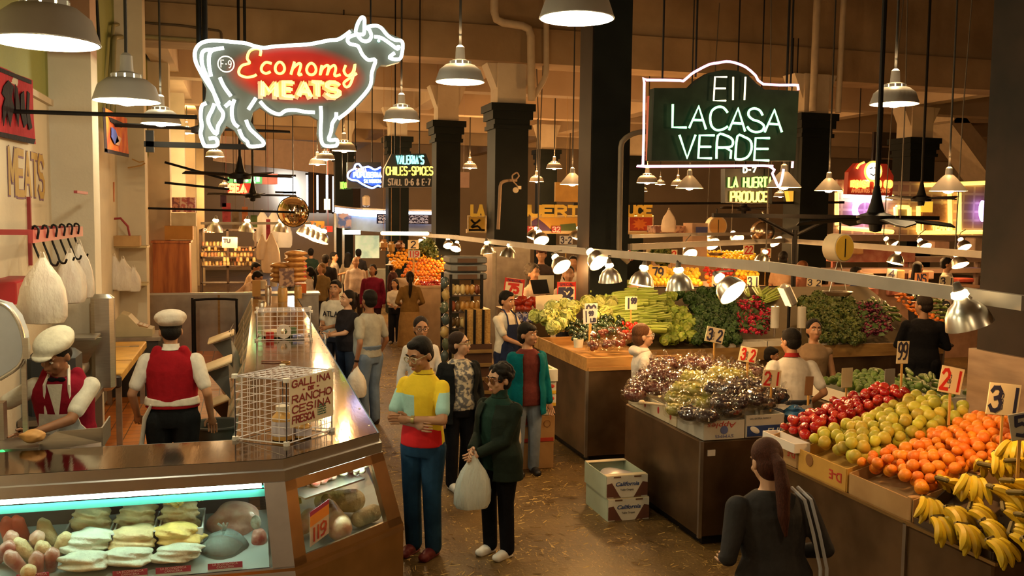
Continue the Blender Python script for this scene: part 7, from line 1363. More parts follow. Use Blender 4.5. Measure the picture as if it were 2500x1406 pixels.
# steel partition, railing, bin, hanging boards
a,b_=at(350,872,18.72),at(632,870,18.72); zt=at(480,717,18.7).z
t=thing('steel_partition','worn steel partition across the rear of the butchers floor','partition',((a.x+b_.x)/2,18.72,.1)); part('sheet',MB().box(((a.x+b_.x)/2,18.72,(zt+.1)/2),(b_.x-a.x,.04,zt-.1)),M('dented_steel',(.45,.4,.34),.3,metal=1,var=.3,scale=3,bump=.15,bscale=5),t,True); part('top_rail',MB().box(((a.x+b_.x)/2,18.72,zt),(b_.x-a.x,.07,.04)),STEEL,t,True); part('wood_strip',MB().box((at(535,800,18.68).x,18.69,.65),(.04,.02,1.05)),WOODB,t,True)
z0=.1; P=[atz(477,885,z0),None,None,None]; xa=P[0].x; ya=P[0].y; zt2=at(475,732,ya).z; xb=at(578,800,ya).x
t=thing('black_railing','black tube railing in front of the steel partition','railing',((xa+xb)/2,ya,.1)); part('rail_tube',MB().tube(smoothline([V((xa,ya,z0)),V((xa,ya,zt2-.12)),V((xa+.06,ya,zt2)),V((xb-.06,ya,zt2)),V((xb,ya,zt2-.12)),V((xb,ya,z0))],4),.022,8),BLACK,t,True); part('rail_tube',MB().tube([(xa-.06,ya+.45,z0),(xa-.06,ya+.45,zt2)],.022,8),BLACK,t,True)
a=atz(455,1100,.1); t=thing('waste_bin','dark grey waste bin on the tiled floor','bin',(-.28,9.3,.1)); part('body',MB().lathe([(0,0),(.2,0),(.25,.62),(.24,.62),(.19,.02)],n=24),M('bin_grey',(.07,.075,.065),.6,var=.2),t); part('rim',MB().tube([(math.cos(i*PI/12)*.255,math.sin(i*PI/12)*.255,.62) for i in range(24)],.015,6,closed=True),M('bin_grey',(.07,.075,.065),.6),t)
for k,(px,py,w_,h_) in enumerate(((540,822,.36,.16),(530,888,.36,.16),(540,975,.42,.2))):
    X=-.32; p=atx(px,py,X); t=thing('drop_shelf','pale cutting board shelf on the back of the counter, %s'%('farthest of three','middle of three','nearest of three')[k],'cutting board',p); part('board',MB().box((0,0,0),(.34,.5,.03),R=Matrix.Rotation(-.35,3,'Y'),b=.008),M('board_cream',(.72,.56,.34),.5,var=.1),t); part('bracket',MB().prism([(.12,-.03,-.02),(-.1,-.03,-.09),(.14,-.03,-.4)],(0,.04,0)),M('bracket_grey',(.12,.12,.11),.5),t,smooth=False); part('bag_stack',MB().sph((.08,.1,-.25),(.05,.09,.12),12,8),WHITEBAG,t)
for k,y in enumerate((8.3,9.5,11.0)): pass
p=atx(580,850,-.12); hang_bag(p+V((-.08,0,.12)),.5,.22,'bundle of clear white bags hung on the back of the counter',21)
solo('wire_loop',MB().tube([atx(560,810,-.2),atx(570,790,-.2),atx(580,780,-.2),atx(578,800,-.2),atx(562,818,-.2)],.006,5),BLACK,'thin wire loop above the cutting boards','wire')
# ================================================================== STALLS FURTHER BACK
def bx(px0,py0,px1,py1,Y,d=.3):
    a,b=at(px0,py1,Y),at(px1,py0,Y); return V(((a.x+b.x)/2,Y+d/2,(a.z+b.z)/2)),V((abs(b.x-a.x),d,abs(b.z-a.z)))
def pbox(name,lab,cat,r,Y,mat,d=.3,group=None,b=.0,ground=False):
    c,s=bx(*r,Y,d); m=MB().box(c,s,b=b)
    if name in('hanging_cloth','lit_lantern','red_sign','white_panel','yellow_board','yellow_roof','hanging_sack','tube_lamp'): m.cyl(c,(c.x,c.y,6.45),.004,n=5)
    if name=='shelf_ledge':
        for sx in (-.48,.48): m.box((c.x+s.x*sx,c.y,c.z/2),(.07,.07,c.z))
    return solo(name,m,mat,lab,cat,group=group)
def down(r,Y): # rectangle extended to the floor
    return (r[0],r[1],r[2],0)
def block(name,lab,cat,x0,x1,ytop,Y,d,mat,z0=0,topm=None):
    a,b=at(x0,ytop,Y),at(x1,ytop,Y); z=(a.z+b.z)/2; t=thing(name,lab,cat,((a.x+b.x)/2,Y+d/2,z0)); part('body',MB().box(((a.x+b.x)/2,Y+d/2,(z+z0)/2-.02),(b.x-a.x,d,z-z0-.04)),mat,t,True); part('top',MB().box(((a.x+b.x)/2,Y+d/2,z-.02),(b.x-a.x+.06,d+.06,.04)),topm or mat,t,True); return t
GRAIN=M('cabinet_wood',(.5,.16,.035),.5,col2=(.3,.08,.016),scale=2.2,stretch=(5,5,.6),contrast=(.4,.6)); nt=GRAIN.node_tree
# wooden cabinet with boxes left of the bread stall
block('wood_cabinet','tall red brown wooden cabinet behind the steel partition','cabinet',372,462,588,19.6,.6,GRAIN); 
pbox('carton','long brown box on the wooden cabinet','box',(402,552,470,585),19.8,M('box_ochre',(.45,.22,.05),.7,var=.12),.5); pbox('carton','white printed carton above the long brown box','box',(418,520,478,552),20.2,CARDL,.4)
for k in range(3): t=pbox('snack_box','red and pink snack box %s'%('left in the row on the carton','middle in the row on the carton','right in the row on the carton')[k],'box',(420+19*k,482,438+19*k,518),20.3,M('snack_%d'%k,((.6,.25,.15),(.5,.12,.1),(.65,.35,.28))[k],.35,col2=((.2,.05,.04),(.7,.5,.4),(.35,.06,.08))[k],scale=14,contrast=(.45,.55)),.2)
# bread and jar stall
SHELFM=M('stall_dark',(.05,.03,.02),.5); t=thing('stall_shelves','bread stall shelf unit with rows of jars behind the stall keepers','shelf',(at(560,700,24.5).x,24.5,0))
for py in (560,602,628,650,690): c,s=bx(490,py,625,py+3,24.4,.5); part('shelf_board',MB().box(c,s),SHELFM,t,True)
for px in (490,556,624): c,s=bx(px-2,560,px+2,720,24.4,.5); part('upright',MB().box(c,s),SHELFM,t,True)
r=random.Random(5); jars=[]
for j,(py,x0,x1,st) in enumerate(((600,496,552,9),(612,494,552,8),(626,494,622,8),(638,548,622,8),(648,494,622,9),(612,575,622,9))):
    x=x0
    while x<x1: 
        p=at(x,py,24.3+r.uniform(0,.3)); m=M('stall_jar_%d'%r.randint(0,4),((.5,.3,.12),(.6,.42,.2),(.35,.12,.04),(.62,.5,.32),(.45,.2,.1))[r.randint(0,4)],.3,rnd=.3); solo('candy_jar',MB().lathe([(0,0),(.036,0),(.04,.06),(.03,.08),(.035,.085),(.035,.1),(0,.105)],n=10),m,'small jar in the rows on the bread stall shelves','jar',p,'jars on the bread stall shelves',local=True); x+=st
psign('cream card with dark letters on the bread stall',561,592,23.8,.36,.27,[('TU',.1,.4,.5,.4)],INKN,0,.03,None,cat='sign')
for px,lab in ((524,'left lamp of three over the bread stall'),(601,'middle lamp of three over the bread stall'),(684,'right lamp of three over the bread stall')): clamp_lamp(at(px,566,23.6),lab,(.1,0),40,r=.2,rail_z=at(px,545,23.6).z)
rail([at(490,545,23.6),at(760,545,23.6)],'lamp rail over the bread stall',(.05,.06))
# stacked bread bags, hanging bags, orange tub at the end of the counter
BRM=M('bread_bag',(.75,.42,.14),.35,col2=(.52,.25,.07),scale=9,coat=.3,bump=.3,rnd=.15)
for k in range(6): p=at(722,700-12-12.5*k,18.0); solo('bread_bag',MB().sph((0,0,.05),(.21,.15,.062),16,10,f=lump(0,0,.05,k)),BRM,'bag of golden bread rolls in the tall stack at the counter end','bread',p,'stacked bread bags, tall stack',local=True)
for k in range(4): p=at(686,690-12*k,18.1); solo('bread_bag',MB().sph((0,0,.05),(.2,.15,.062),16,10,f=lump(0,0,.05,9+k)),BRM,'bag of bread rolls in the lower stack left of the tall stack','bread',p,'stacked bread bags, low stack',local=True)
block('end_counter','steel counter closing the far end of the meat counter','counter',625,778,716,18.36,.5,STEELD); pbox('orange_tub','orange tub at the foot of the bread stacks','tub',(722,692,748,716),17.9,M('tub_orange',(.75,.16,.02),.5),.3); pbox('pale_packet','pale printed packets left of the orange tub','packet',(682,655,718,700),17.8,M('packet_mix',(.6,.4,.28),.3,col2=(.2,.12,.12),scale=14,contrast=(.45,.55)),.25); pbox('wood_board','ochre board standing at the end of the counter','board',(616,684,636,724),17.7,M('board_ochre',(.5,.27,.07),.6),.05)
for px,py,h,wd,lab,sd in ((662,565,.95,.42,'long white bags hanging in the bread stall',31),(640,570,.6,.25,'white sheer bag hanging beside the long white bags',32)): hang_bag(at(px,py,22),h,wd,lab,sd,M('sheer_white',(.75,.6,.45),.4,var=.12,scale=5))
for k,(px,py) in enumerate(((640,530),(668,530),(690,545))): hang_bag(at(px,py-18,30),1.0,.6,'bright white garment bag hanging at the far end of the left aisle',41+k,M('bright_white',(.85,.83,.8),.4,var=.05)).__setitem__('group','white bags at the far end')
t=thing('convex_mirror','round convex mirror hanging over the left aisle','mirror',at(716,517,23)); part('mirror_dome',MB().sph((0,0,0),(.36,.14,.36),28,18),M('mirror_chrome',(.75,.6,.4),.06,metal=1,var=0),t); part('rim',MB().tube([(math.cos(i*PI/16)*.36,0,math.sin(i*PI/16)*.36) for i in range(32)],.016,6,closed=True),BLACK,t); part('rod',MB().cyl((0,.02,.35),(0,.02,6.44-at(716,517,23).z),.012),BLACK,t)
# hanging cloths and flags far left
for k,(px,py,w_,h_,c) in enumerate(((553,520,20,48,(.3,.05,.06)),(575,540,16,50,(.15,.1,.06)),(598,525,14,40,(.35,.12,.05)),(620,540,16,30,(.1,.14,.05)),(545,490,14,30,(.06,.03,.05)),(655,560,10,50,(.3,.04,.05)))): pbox('hanging_cloth','coloured cloth hanging in the far left stall, %s'%('striped red','brown','orange brown','olive','black','dark red')[k],'cloth',(px-w_/2,py-h_/2,px+w_/2,py+h_/2),29,fab(c,'far_cloth_%d'%k,col2=tuple(x*.4 for x in c),scale=4),.08)
psign('small orange lit sign left in the bread stall',509,563,24,.3,.12,[('PAN',.15,.7)],NO,0,0,None,mat=SHELFM,cat='sign')
# string of bright lamps over the right side of the left aisle
for k,(px,py) in enumerate(((742,562),(756,568),(768,574),(782,578))): clamp_lamp(at(px,py+12,25),'bright lamp in the slanting string over the left aisle',(.4,.5),40,r=.22,rail_z=at(px,py-8,25).z,group='lamp string over the left aisle')
pbox('red_sign','small red sign above the crowd in the left aisle','sign',(790,552,812,566),25.5,M('sign_red_plain',(.6,.04,.03),.5),.05); pbox('yellow_roof','yellow cloth awning over the far stall','awning',(745,540,792,556),27,M('awning_yellow',(.7,.4,.05),.6,col2=(.6,.12,.04),scale=3),.8)
pbox('lit_lantern','bright lit panel hanging left of the blue stall','panel lamp',(792,486,806,512),27,M('lantern',(1,.8,.4),.5,em=4,emcol=(1,.75,.35),var=0),.12)
# ---- blue neon stall
BF=M('blue_fascia',(.35,.45,.65),.4,var=.1); t=thing('blue_stall','food stall fascia edged with blue white neon','stall',at(935,640,26.5)); A=at(818,505,29); B=at(870,511,27.7); Cc=at(960,515,27.2); D=at(1062,516,27.2)
pl=smoothline([A,B,Cc,D],5)
for k,(dz0,dz1,m,e) in enumerate(((0,-.62,BF,0),(.05,0,STEEL,.06))):
    s=MB()
    for p,q in zip(pl,pl[1:]): s.prism([p+V((0,-e,dz0)),q+V((0,-e,dz0)),q+V((0,-e,dz1)),p+V((0,-e,dz1))],(0,.15+2*e,0))
    part('fascia' if k==0 else 'fascia_edge',s,m,t,True,smooth=False)
for dz in (-.04,-.1,-.17): part('neon_tube',MB().tube([p+V((0,-.12,dz)) for p in pl],.028,8),NBW,t,True)
c,s_=bx(920,524,1054,546,27.0,.06); part('menu_board',MB().box(c,s_),M('menu_navy',(.02,.02,.07),.4),t,True); mm=MB()
for i in range(3):
    for j in range(2): o=at(924+j*66,530+i*7,26.95); word(mm,('COMIDA','TACOS','TORTAS','PUPUSA','SOPAS','ASADAS')[i*2+j],o,PX,PZ,.05,.008,ribbon=True,fit=.66)
part('menu_lettering',mm,M('menu_white',(.7,.7,.8),.5,em=.3),t,True,smooth=False)
c,s_=bx(826,522,880,556,27.9,.06); part('photo_strip',MB().box(c,s_,rz=.0),M('photo_mix',(.5,.3,.25),.4,col2=(.08,.12,.3),scale=5,contrast=(.45,.55)),t,True); pass
for px in (818,838,1060): c,s_=bx(px-2,520,px+3,660,28,.12); part('post',MB().box((c.x,c.y,c.z-.0),(s_.x,.12,s_.z)),STEEL,t,True)
part('counter',MB().box(((at(836,640,27).x+D.x)/2,28.4,.55),(D.x-at(836,640,27).x,.7,1.1)),M('counter_pale',(.5,.5,.42),.4),t,True)
c,s_=bx(868,575,926,630,29.2,.1); part('lit_back_panel',MB().box(c,s_),M('lit_greenish',(.8,.9,.7),.5,em=.45,emcol=(.85,1,.6),col2=(.2,.25,.12),scale=3),t,True); c,s_=bx(838,562,880,572,27,.1); part('tube_lamp',MB().box(c,s_),M('tube_far',(.9,1,.9),.5,em=6,emcol=(.85,1,.8),var=0),t,True)
pbox('roof_case','pale cylinder canister on the blue stall roof','canister',(888,477,904,505),27,M('canister',(.55,.42,.3),.6),.4,b=.05)
# ---- orange stall in the middle
t=block('orange_stand','steel stand stacked with oranges by the girl','stand',1018,1098,698,19.3,2.6,M('stand_warm',(.45,.32,.2),.4,metal=.7,var=.2)); 
c,s_=bx(930,566,1048,574,20.5,.08); solo('tube_lamp',MB().box(c,s_,b=.02),M('tube_warm',(1,.8,.45),.4,em=7,emcol=(1,.72,.35),var=0),'long warm tube lamp over the oranges','lamp')
OB2=(1.18,19.4,.36); bank(ORANGE,'orange','orange in the pyramid at the stall by the girl','stall oranges',[(1000,640),(1082,630),(1092,698),(1020,698),(975,672)],9,OB2,smin=1.0,smax=1.25,jit=.15); bank([fruit('mandarin',arc(.04,.035,.15),M('mandarin_peel',(.9,.38,.02),.4,rnd=.15))],'mandarin','yellow orange fruit on top of the orange pyramid','mandarins',[(945,625),(1000,605),(1085,610),(1080,632),(1000,640),(970,660)],9,OB2,smin=1,smax=1.25,jit=.15); bank(APPLE,'apple','small red apple at the foot of the orange pyramid','stall apples',[(1025,684),(1092,684),(1092,698),(1025,698)],8,(1.2,19.25,.3),smin=.9,jit=.15)
for px,py in ((1018,612),(1036,606),(1052,614),(1046,600)): put(CIL[0],'pineapple_top',at(px,py,20.6),'spiky green pineapple leaves above the oranges','pineapple','pineapples',1.6)
psign('pale price sign with a 2 over the oranges',1009,597,20.2,.24,.2,[('2',.3,.4)],INKN,0,0,1.2); psign('white price sign 1.19 over the oranges',1011,620,20.0,.26,.16,[('119',.1,.8)],INKR,0,0,1.2,mat=M('card_white',(.75,.7,.66),.6))
for k,(x0,y0,x1,y1,c) in enumerate(((930,585,948,612,(.5,.25,.08)),(950,590,965,620,(.6,.35,.1)),(968,588,990,612,(.3,.12,.05)),(1060,590,1080,618,(.5,.1,.06)))): pbox('hanging_sack','full net sack hanging behind the oranges, %s'%('left','second','third','right')[k],'sack',(x0,y0,x1,y1),21.4,M('net_%d'%k,c,.5,var=.3,scale=10),.3,b=.08)
# ---- grey stacked bins and spice rack before the dark pillar
for k,(y0,y1) in enumerate(((627,644),(646,664),(666,684))): t=pbox('plastic_crate','grey plastic crate %s of the stack before the pillar'%('topmost','in the middle','lowest')[k],'crate',(1098+(k%2)*2,y0,1190,y1),13.6,M('crate_grey',(.2,.2,.19),.55,var=.2),.5,b=.02); c,s_=bx(1118,y0+4,1165,y1-3,13.58,.02); part('crate_opening',MB().box(c,s_),M('crate_inside',(.12,.06,.03),.7),t,True)
t=thing('spice_rack','black spice rack full of small bags in front of the dark pillar','rack',(at(1130,900,13.2).x,13.3,0)); a=at(1098,990,13.2); b_=at(1176,700,13.2); 
for x in (a.x,b_.x):
    for y in (13.2,13.8): part('upright',MB().box((x,y,.95),(.04,.04,1.9)),BLACK,t,True)
for k in range(7): part('rack_shelf',MB().box(((a.x+b_.x)/2,13.5,.15+k*.24),(b_.x-a.x,.62,.02)),SHELFM,t,True)
r=random.Random(2)
for k in range(7):
    for i in range(6): x=a.x+.05+(b_.x-a.x-.1)*i/5; solo('spice_bag',MB().sph((0,0,.07),(.045,.05,.075),10,7,f=lump(0,0,.1,i+k)),M('spice_%d'%r.randint(0,3),((.5,.25,.05),(.3,.08,.03),(.55,.42,.18),(.16,.09,.03))[r.randint(0,3)],.3,coat=.5,rnd=.3),'small bag of spice on the black rack before the dark pillar','spice bag',(x,13.28,.165+k*.24),'spice bags on the rack',local=True)
for k in range(10):
    s=MB().sph((0,0,0),(.06,.05,.085),10,8,f=lump(0,0,.1,k)); p=at(1085+3*(k%2),690+k*30,13.05); solo('snack_packet',s,M('packet_%d'%(k%3),((.05,.07,.07),(.4,.28,.1),(.08,.1,.06))[k%3],.2,coat=.6),'shiny packet clipped to the side of the spice rack','packet',p,'packets at the side of the spice rack',local=True)
t=thing('nut_case','glass fronted case of golden nuts right of the spice rack','display case',(at(1205,900,12.9).x,13.2,0)); a=at(1124,800,13.1); b_=at(1200,800,13.1); x0,x1=at(1140,800,12.95).x,at(1204,800,12.95).x
part('case_body',MB().box(((x0+x1)/2,13.3,.45),(x1-x0,.6,.9)),M('case_wood',(.09,.04,.02),.5),t,True)
for k in range(3): part('golden_bin',MB().box((x0+(x1-x0)*(k+.5)/3,13.3,1.15),((x1-x0)/3-.03,.5,.5)),M('nuts_gold',(.6,.36,.1),.5,col2=(.4,.2,.05),scale=40),t,True); part('bin_post',MB().box((x0+(x1-x0)*k/3,13.02,1.1),(.03,.03,.6)),BLACK,t,True)
for k in range(4): part('side_slat',MB().box(((x0+x1)/2,12.98,.2+k*.2),(x1-x0,.02,.05)),WOODB,t,True)
# ---- produce behind the apron man
PB=M('pepper_bag',(.55,.05,.015),.25,coat=.6,col2=(.3,.02,.01),scale=14)
for px,py in ((1262,738),(1275,732),(1288,740),(1300,734),(1312,742),(1270,752),(1285,754)): solo('pepper_bag',MB().sph((0,0,0),(.085,.08,.07),12,9,f=lump(0,0,.12,px)),PB,'shiny bag of red peppers behind the grocer','peppers',at(px,py,13.4),'bags of red peppers',local=True)
block('rear_stand','low stand holding the bagged peppers behind the grocer','stand',1250,1345,760,13.1,.8,STANDM); 
for k,px in enumerate((1270,1286,1302)): pbox('printed_bag','blue and white printed bag on the stand behind the grocer','bag',(px-8,762,px+8,790),12.95,M('bag_bluewhite',(.6,.55,.6),.35,col2=(.06,.08,.25),scale=16,contrast=(.45,.55)),.12,'printed bags behind the grocer',b=.03)
solo('black_card',MB().prism([at(1295,684,13.8),at(1335,682,13.8),at(1342,716,13.8),at(1303,718,13.8)],(0,.02,0)),M('black_card',(.01,.01,.01),.5),'black card standing over the cream board','card'); psign('cream blank card behind the black card',1333,695,14,.26,.3,[],INKN,0,0,1.1)
# ---- painted fascia: La Huerta Produce
FY=18.3; t=thing('painted_fascia','painted stall fascia with yellow letters La Huerta Produce','sign',at(1370,560,FY))
c,s_=bx(1140,563,1600,569,FY,.1); part('ledge',MB().box(c,s_).box((at(1240,560,FY).x,FY+.2,c.z/2),(.08,.08,c.z)).box((at(1470,560,FY).x,FY+.2,1.6),(.08,.3,3.2)),M('fascia_cream',(.6,.42,.2),.6),t,True); YL=M('letter_yellow',(.8,.45,.04),.5,em=.15,emcol=(.9,.5,.05))
for wd,x0,x1 in (('LA',1152,1180),('HUERT',1262,1412),('DUCE',1512,1590)):
    part('letters',word(MB(),wd,at(x0,525,FY-.05),PX,PZ,at(x0,502,FY).z-at(x0,525,FY).z,.032,ribbon=True,fit=at(x1,525,FY).x-at(x0,525,FY).x),YL,t,True,smooth=False)
for x0,x1,m in ((1143,1186,M('paint_yellow',(.75,.42,.05),.6,var=.1)),(1297,1412,M('paint_gold',(.72,.38,.05),.6,var=.1)),(1536,1594,M('paint_red',(.5,.06,.02),.6,var=.15))):
    c,s_=bx(x0,528,x1,566,FY,.05); part('painted_panel',MB().box(c,s_),m,t,True); part('panel_border',MB().tube([at(x0,528,FY-.01),at(x1,528,FY-.01),at(x1,566,FY-.01),at(x0,566,FY-.01)],.025,4,closed=True),M('border_cream',(.75,.6,.35),.6),t,True)
part('painted_shape',MB().prism([at(x,y,FY-.012) for x,y in ((1298,540),(1312,532),(1330,546),(1345,560),(1340,565),(1298,565))],(0,.008,0)),M('paint_purple',(.1,.04,.13),.6),t,True,smooth=False); part('painted_shape',MB().prism([at(x,y,FY-.012) for x,y in ((1368,548),(1405,545),(1410,565),(1368,565))],(0,.008,0)),M('paint_green',(.1,.14,.04),.6),t,True,smooth=False); part('painted_swirl',MB().tube(smoothline([at(x,y,FY-.02) for x,y in ((1150,536),(1160,545),(1172,536),(1150,555),(1166,552),(1175,562))],3),.02,5),BLACK,t,True)
part('starburst',MB().prism([at(1562+math.cos(i*PI/9)*(20 if i%2 else 11),547+math.sin(i*PI/9)*(15 if i%2 else 9),FY-.012) for i in range(18)],(0,.006,0)),M('paint_orange',(.75,.2,.03),.6),t,True,smooth=False)
pbox('yellow_board','yellow wall board with faded writing behind the far pillar','board',(1356,446,1412,492),22,M('board_yellow',(.55,.32,.07),.6,var=.15),.1); pbox('white_panel','white panel on the wall right of the chile sign','panel',(1120,420,1146,458),24,M('panel_rose',(.55,.4,.36),.6),.1)
hang_bag(at(1634,510,16.5),.45,.3,'white printed bag hanging on the far stall shelf',51,M('sheer_white',(.75,.6,.45),.4)); pbox('shelf_goods','shelf of pale packages behind the citrus display','packages',(1600,552,1690,568),17,M('goods_mix',(.55,.32,.2),.5,col2=(.2,.08,.06),scale=9,contrast=(.45,.55)),.4); pbox('blue_notice','small blue notice with white writing on the pale pillar','sign',(1700,554,1728,572),16.6,M('notice_blue',(.05,.06,.2),.5),.03); pbox('pale_pillar','pale boxed pillar behind the citrus display','pillar',(1688,545,1728,640),16.7,M('pillar_rose',(.5,.33,.22),.7),.4)
# ---- citrus display
t=block('citrus_stand','long stand carrying the bright citrus display','stand',1560,1905,705,15,1.9,M('stand_rose',(.45,.28,.16),.6,var=.15)); c,s_=bx(1560,698,1905,704,14.97,.03); part('edge_strip',MB().box(c,s_),BLACK,t,True); CB=(1.5,15.1,.42)
LEM=[fruit('lemon',arc(.04,.045,-.1),CITY)]
bank(LEM,'lemon','yellow lemon in the bright citrus display','display lemons',[(1568,652),(1700,655),(1720,698),(1568,698)],10.5,CB,smin=1,smax=1.2,jit=.12); bank(APPLE,'apple','red apple in the strip of the citrus display','display apples',[(1715,655),(1795,655),(1795,672),(1718,672)],10,CB,smin=1,jit=.12); bank(ORANGE,'orange','orange in the bright citrus display','display oranges',[(1722,676),(1850,672),(1850,698),(1728,698)],10,CB,smin=1,smax=1.2,jit=.12); bank(LEM,'lemon','yellow lemon in the right end of the citrus display','right display lemons',[(1800,655),(1850,655),(1852,672),(1800,672)],10,CB,smin=1,smax=1.2,jit=.12)
t=block('rear_citrus_stand','second stand with citrus behind the lamp rail','stand',1650,1850,640,17.6,1.2,M('stand_rose',(.45,.28,.16),.6)); CB2=(1.95,17.7,.4)
bank(LEM,'lemon','pale lemon in the display behind the lamp rail','rear lemons',[(1680,618),(1840,610),(1845,640),(1680,640)],10,CB2,smin=1.1,smax=1.3,jit=.12); bank(APPLE,'apple','pinkish apple in the display behind the lamp rail','rear apples',[(1735,630),(1780,628),(1780,642),(1735,642)],9,CB2,smin=1.1,jit=.12)
for px,lab in ((1612,'leafy green bunch behind the citrus rail'),(1550,'red pepper heap at the left of the citrus display')): put(CIL[1] if px>1600 else RAD[0],'herb_bunch' if px>1600 else 'pepper_heap',at(px,625,16.5),lab,'herbs' if px>1600 else 'peppers',None,2.2)
for k,(px,py,tx) in enumerate(((1592,612,'21'),(1640,622,'22'),(1828,610,'22'),(1870,618,'32'))): psign('small cream price card %s behind the lamp rail, %s'%(tx,('first','second','third','fourth')[k]+' from the left'),px,py,16.8,.24,.2,[(tx,.15,.7)],INKR,0,0,1.4)
# ---- scales
def dial(lab,p,r,col,yaw=0):
    t=thing('hanging_scale',lab,'scale',p,yaw); part('housing',MB().cyl((0,-.02,0),(0,.16,0),r,n=28),M('scale_cream',(.55,.47,.32),.5),t); part('dial_face',MB().cyl((0,-.03,0),(0,-.02,0),r*.9,n=28),M('dial_'+lab[:6],col,.4,var=.08),t); part('needle',MB().box((0,-.034,0),(.012,.006,r*1.3)),BLACK,t); s=MB().cyl((0,.05,r),(0,.05,RZ-p[2]+.3 if RZ-p[2]>r else r+.15),.012,n=6); part('hanger',s,BLACK,t); q=MB()
    for sx in (-1,1): q.cyl((sx*.02,.05,-r),(sx*.14,.05,-r-.34),.006,n=5)
    part('chain',q,STEEL,t); part('pan',MB().lathe([(0,-r-.4),(.12,-r-.39),(.17,-r-.34),(.165,-r-.34),(.1,-r-.375)],(0,.05,0),20),STEEL,t); return t
dial('yellow dial scale hanging from the lamp rail in front of the dark pillar',at(2058,605,9.2),.16,(.6,.36,.04),.25); dial('brass toned dial scale hanging behind the citrus rail',at(1752,552,17),.2,(.5,.3,.1))
t=thing('dome_scale','round chrome dome scale behind the citrus rail','scale',at(1862,566,17)); part('dome',MB().sph((0,0,0),(.26,.2,.24),20,12),M('dome_chrome',(.6,.5,.4),.2,metal=1),t); part('hook',MB().tube([(0,0,.24),(.02,0,.36),(-.02,0,.42)],.02,6),STEEL,t); part('bow',MB().tube([(-.26,0,.0),(-.2,0,-.2),(.2,0,-.2),(.26,0,0)],.02,6),STEEL,t)
# ---- neon windows, roast sign, meat counters on the right
WT=M('pink_tile',(.62,.42,.36),.45,var=0); nt=WT.node_tree; br=nt.nodes.new('ShaderNodeTexBrick'); br.offset=0; br.inputs['Scale'].default_value=1; br.inputs['Brick Width'].default_value=.32; br.inputs['Row Height'].default_value=.22; br.inputs['Mortar Size'].default_value=.03; br.inputs['Color1'].default_value=(.5,.3,.28,1); br.inputs['Color2'].default_value=(.4,.26,.25,1); br.inputs['Mortar'].default_value=(.65,.5,.42,1); tc=nt.nodes.new('ShaderNodeTexCoord'); mp=nt.nodes.new('ShaderNodeMapping'); mp.inputs['Rotation'].default_value=(PI/2,0,0); nt.links.new(tc.outputs['Object'],mp.inputs[0]); nt.links.new(mp.outputs[0],br.inputs['Vector']); nt.links.new(br.outputs['Color'],nt.nodes['Principled BSDF'].inputs['Base Color'])
NY_=19.5; t=thing('neon_window','food stall front with yellow neon framed tiled windows','stall front',at(2220,580,NY_)); c,s_=bx(2040,448,2420,572,NY_+.05,.1); part('tiled_wall',MB().box(c,s_),WT,t,True)
for pts in (((2043,470),(2043,550)),((2048,466),(2180,480)),((2048,556),(2180,566)),((2186,505),(2188,552)),((2188,505),(2218,506)),((2220,506),(2220,553)),((2242,503),(2242,566)),((2250,452),(2410,446)),((2318,470),(2320,566)),((2342,470),(2342,570)),((2242,568),(2410,566))): part('neon_tube',MB().tube([at(x,y,NY_-.06) for x,y in pts],.05,8),NYG,t,True)
part('white_tube',MB().tube([at(2062,477,NY_-.1),at(2178,483,NY_-.1)],.06,8),neon('white_warm',(1,.9,.7),6),t,True)
part('violet_ring',MB().tube([at(2114+math.cos(i*PI/12)*27,512+math.sin(i*PI/12)*25,NY_-.08) for i in range(24)],.07,8,closed=True),NV,t,True); part('violet_arc',MB().tube([at(2405+math.cos(i*PI/8)*10,515+math.sin(i*PI/8)*25,NY_-.08) for i in range(5,12)],.06,8),NV,t,True)
c,s_=bx(2250,500,2316,565,NY_,.04); part('menu_panel',MB().box(c,s_),M('menu_pink',(.55,.3,.24),.5,col2=(.45,.22,.16),scale=12),t,True); part('menu_lettering',word(MB(),'18 YEARS',at(2250,560,NY_-.04),PX,PZ,.14,.022,ribbon=True,fit=at(2322,560,NY_).x-at(2250,560,NY_).x),NYG,t,True,smooth=False)
c,s_=bx(2250,492,2278,518,NY_-.03,.03); part('yellow_card',MB().box(c,s_),M('card_lit',(.85,.55,.05),.5,em=.8,emcol=(1,.6,.05)),t,True); c,s_=bx(2196,512,2214,552,NY_-.0,.05); part('small_window',MB().box(c,s_),M('door_grey',(.25,.2,.15),.5),t,True)
rs=board('neon_sign','red neon sign Roast To Go with round white disc',[(2072,420),(2092,398),(2165,400),(2182,430),(2178,478),(2068,474)],18.9,M('roast_panel',(.4,.03,.015),.5,em=.12,emcol=(.8,.06,.02)),[('ROAST TO GO',2079,457,2176,15,.035,NO),('ANTOJITOS MEXICANOS',2079,470,2172,9,.012,M('letter_rust',(.7,.25,.1),.5,em=.5,emcol=(1,.35,.1)))])
d=at(2131,418,18.8); part('disc',MB().cyl(d,d+V((0,.05,0)),.2,n=28),M('disc_white',(.9,.85,.75),.5,em=2.2,emcol=(1,.92,.75)),rs,True); part('disc_ring',MB().tube([d+V((math.cos(i*PI/14)*.22,-.01,math.sin(i*PI/14)*.22)) for i in range(28)],.025,6,closed=True),NO,rs,True); s=MB()
for q in (((-.1,.06),(-.03,.08)),((.03,.08),(.1,.06)),((-.08,-.06),(0,-.1),(.08,-.06))): s.tube([d+V((x,-.02,z)) for x,z in q],.012,5)
part('disc_mark',s,BLACK,rs,True); part('side_arc',MB().tube(smoothline([at(2092,412,18.85),at(2098,402,18.85),at(2110,396,18.85)],3),.025,6),NO,rs,True)
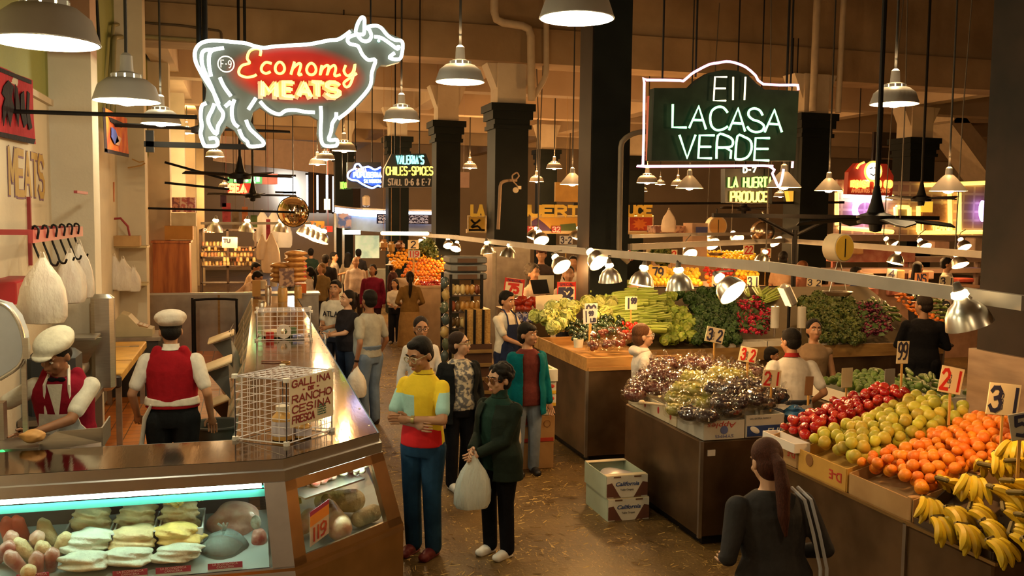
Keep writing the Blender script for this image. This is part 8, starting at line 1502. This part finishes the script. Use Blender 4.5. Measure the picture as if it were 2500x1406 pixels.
board('lit_sign','small lit beer style sign in red and yellow behind the dark pillar',[(1924,466),(1946,466),(1946,500),(1930,494)],17,M('tiny_yellow',(.8,.4,.03),.5,em=.8,emcol=(1,.5,.05)),[],hang=True)
for k,(r_,Y,m) in enumerate((((2045,575,2412,588),19,M('shelf_pinkish',(.5,.34,.26),.5)),((2048,608,2235,640),17,M('meat_pink',(.6,.28,.2),.4,col2=(.45,.14,.1),scale=7)),((2240,628,2412,640),17,M('shelf_pinkish',(.5,.34,.26),.5)),((2040,655,2412,668),16,M('shelf_pinkish',(.5,.34,.26),.5)))): pbox('shelf_ledge','long pinkish ledge in the right hand stalls, %s'%('under the neon windows','full of pink meat','right of the pink meat','lowest')[k],'ledge',r_,Y,m,.5)
block('meat_stall','pale meat stall counter behind the herb bank','counter',2040,2412,700,15.6,.8,M('stall_pale',(.5,.3,.2),.5,var=.2)); c,s_=bx(2045,703,2412,722,15.5,.06)
for k,(px,w_) in enumerate(((2070,40),(2130,34),(2190,44),(2255,40),(2320,38))): pbox('meat_pack','wrapped pink meat pack in the row behind the herb bank','meat',(px-w_/2,702,px+w_/2,722),15.45,M('meat_pack',(.7,.35,.28),.3,col2=(.5,.15,.1),scale=9,coat=.5,rnd=.2),.08,'wrapped meat packs',b=.02)
for k,(px,py,w_,h_,c) in enumerate(((2115,680,40,26,(.75,.5,.2)),(2200,676,22,34,(.8,.55,.25)),(2262,672,40,22,(.5,.3,.2)),(2360,685,40,12,(.3,.05,.03)),(2300,600,40,24,(.65,.42,.3)),(2095,610,30,22,(.6,.35,.15)),(2240,705,36,20,(.6,.3,.12)),(2390,600,24,40,(.5,.35,.25)))): pbox('stall_box','stall box in the right hand stalls, %s'%('wide yellow','tall amber','grey brown','low dark red','rose','ochre','rust coloured','pale at the column')[k],'box',(px-w_/2,py-h_/2,px+w_/2,py+h_/2),15.2 if py>650 else 16.2,M('stallbox_%d'%k,c,.5,var=.2),.3,b=.02)
psign('orange bordered NS card right of the 4 sign',2250,680,13.4,.28,.2,[('NS',.2,.6)],INKN,0,0,1.3,mat=M('card_orange',(.6,.25,.1),.6))
# lamp inside the big rear stalls so that walls and ceiling glow
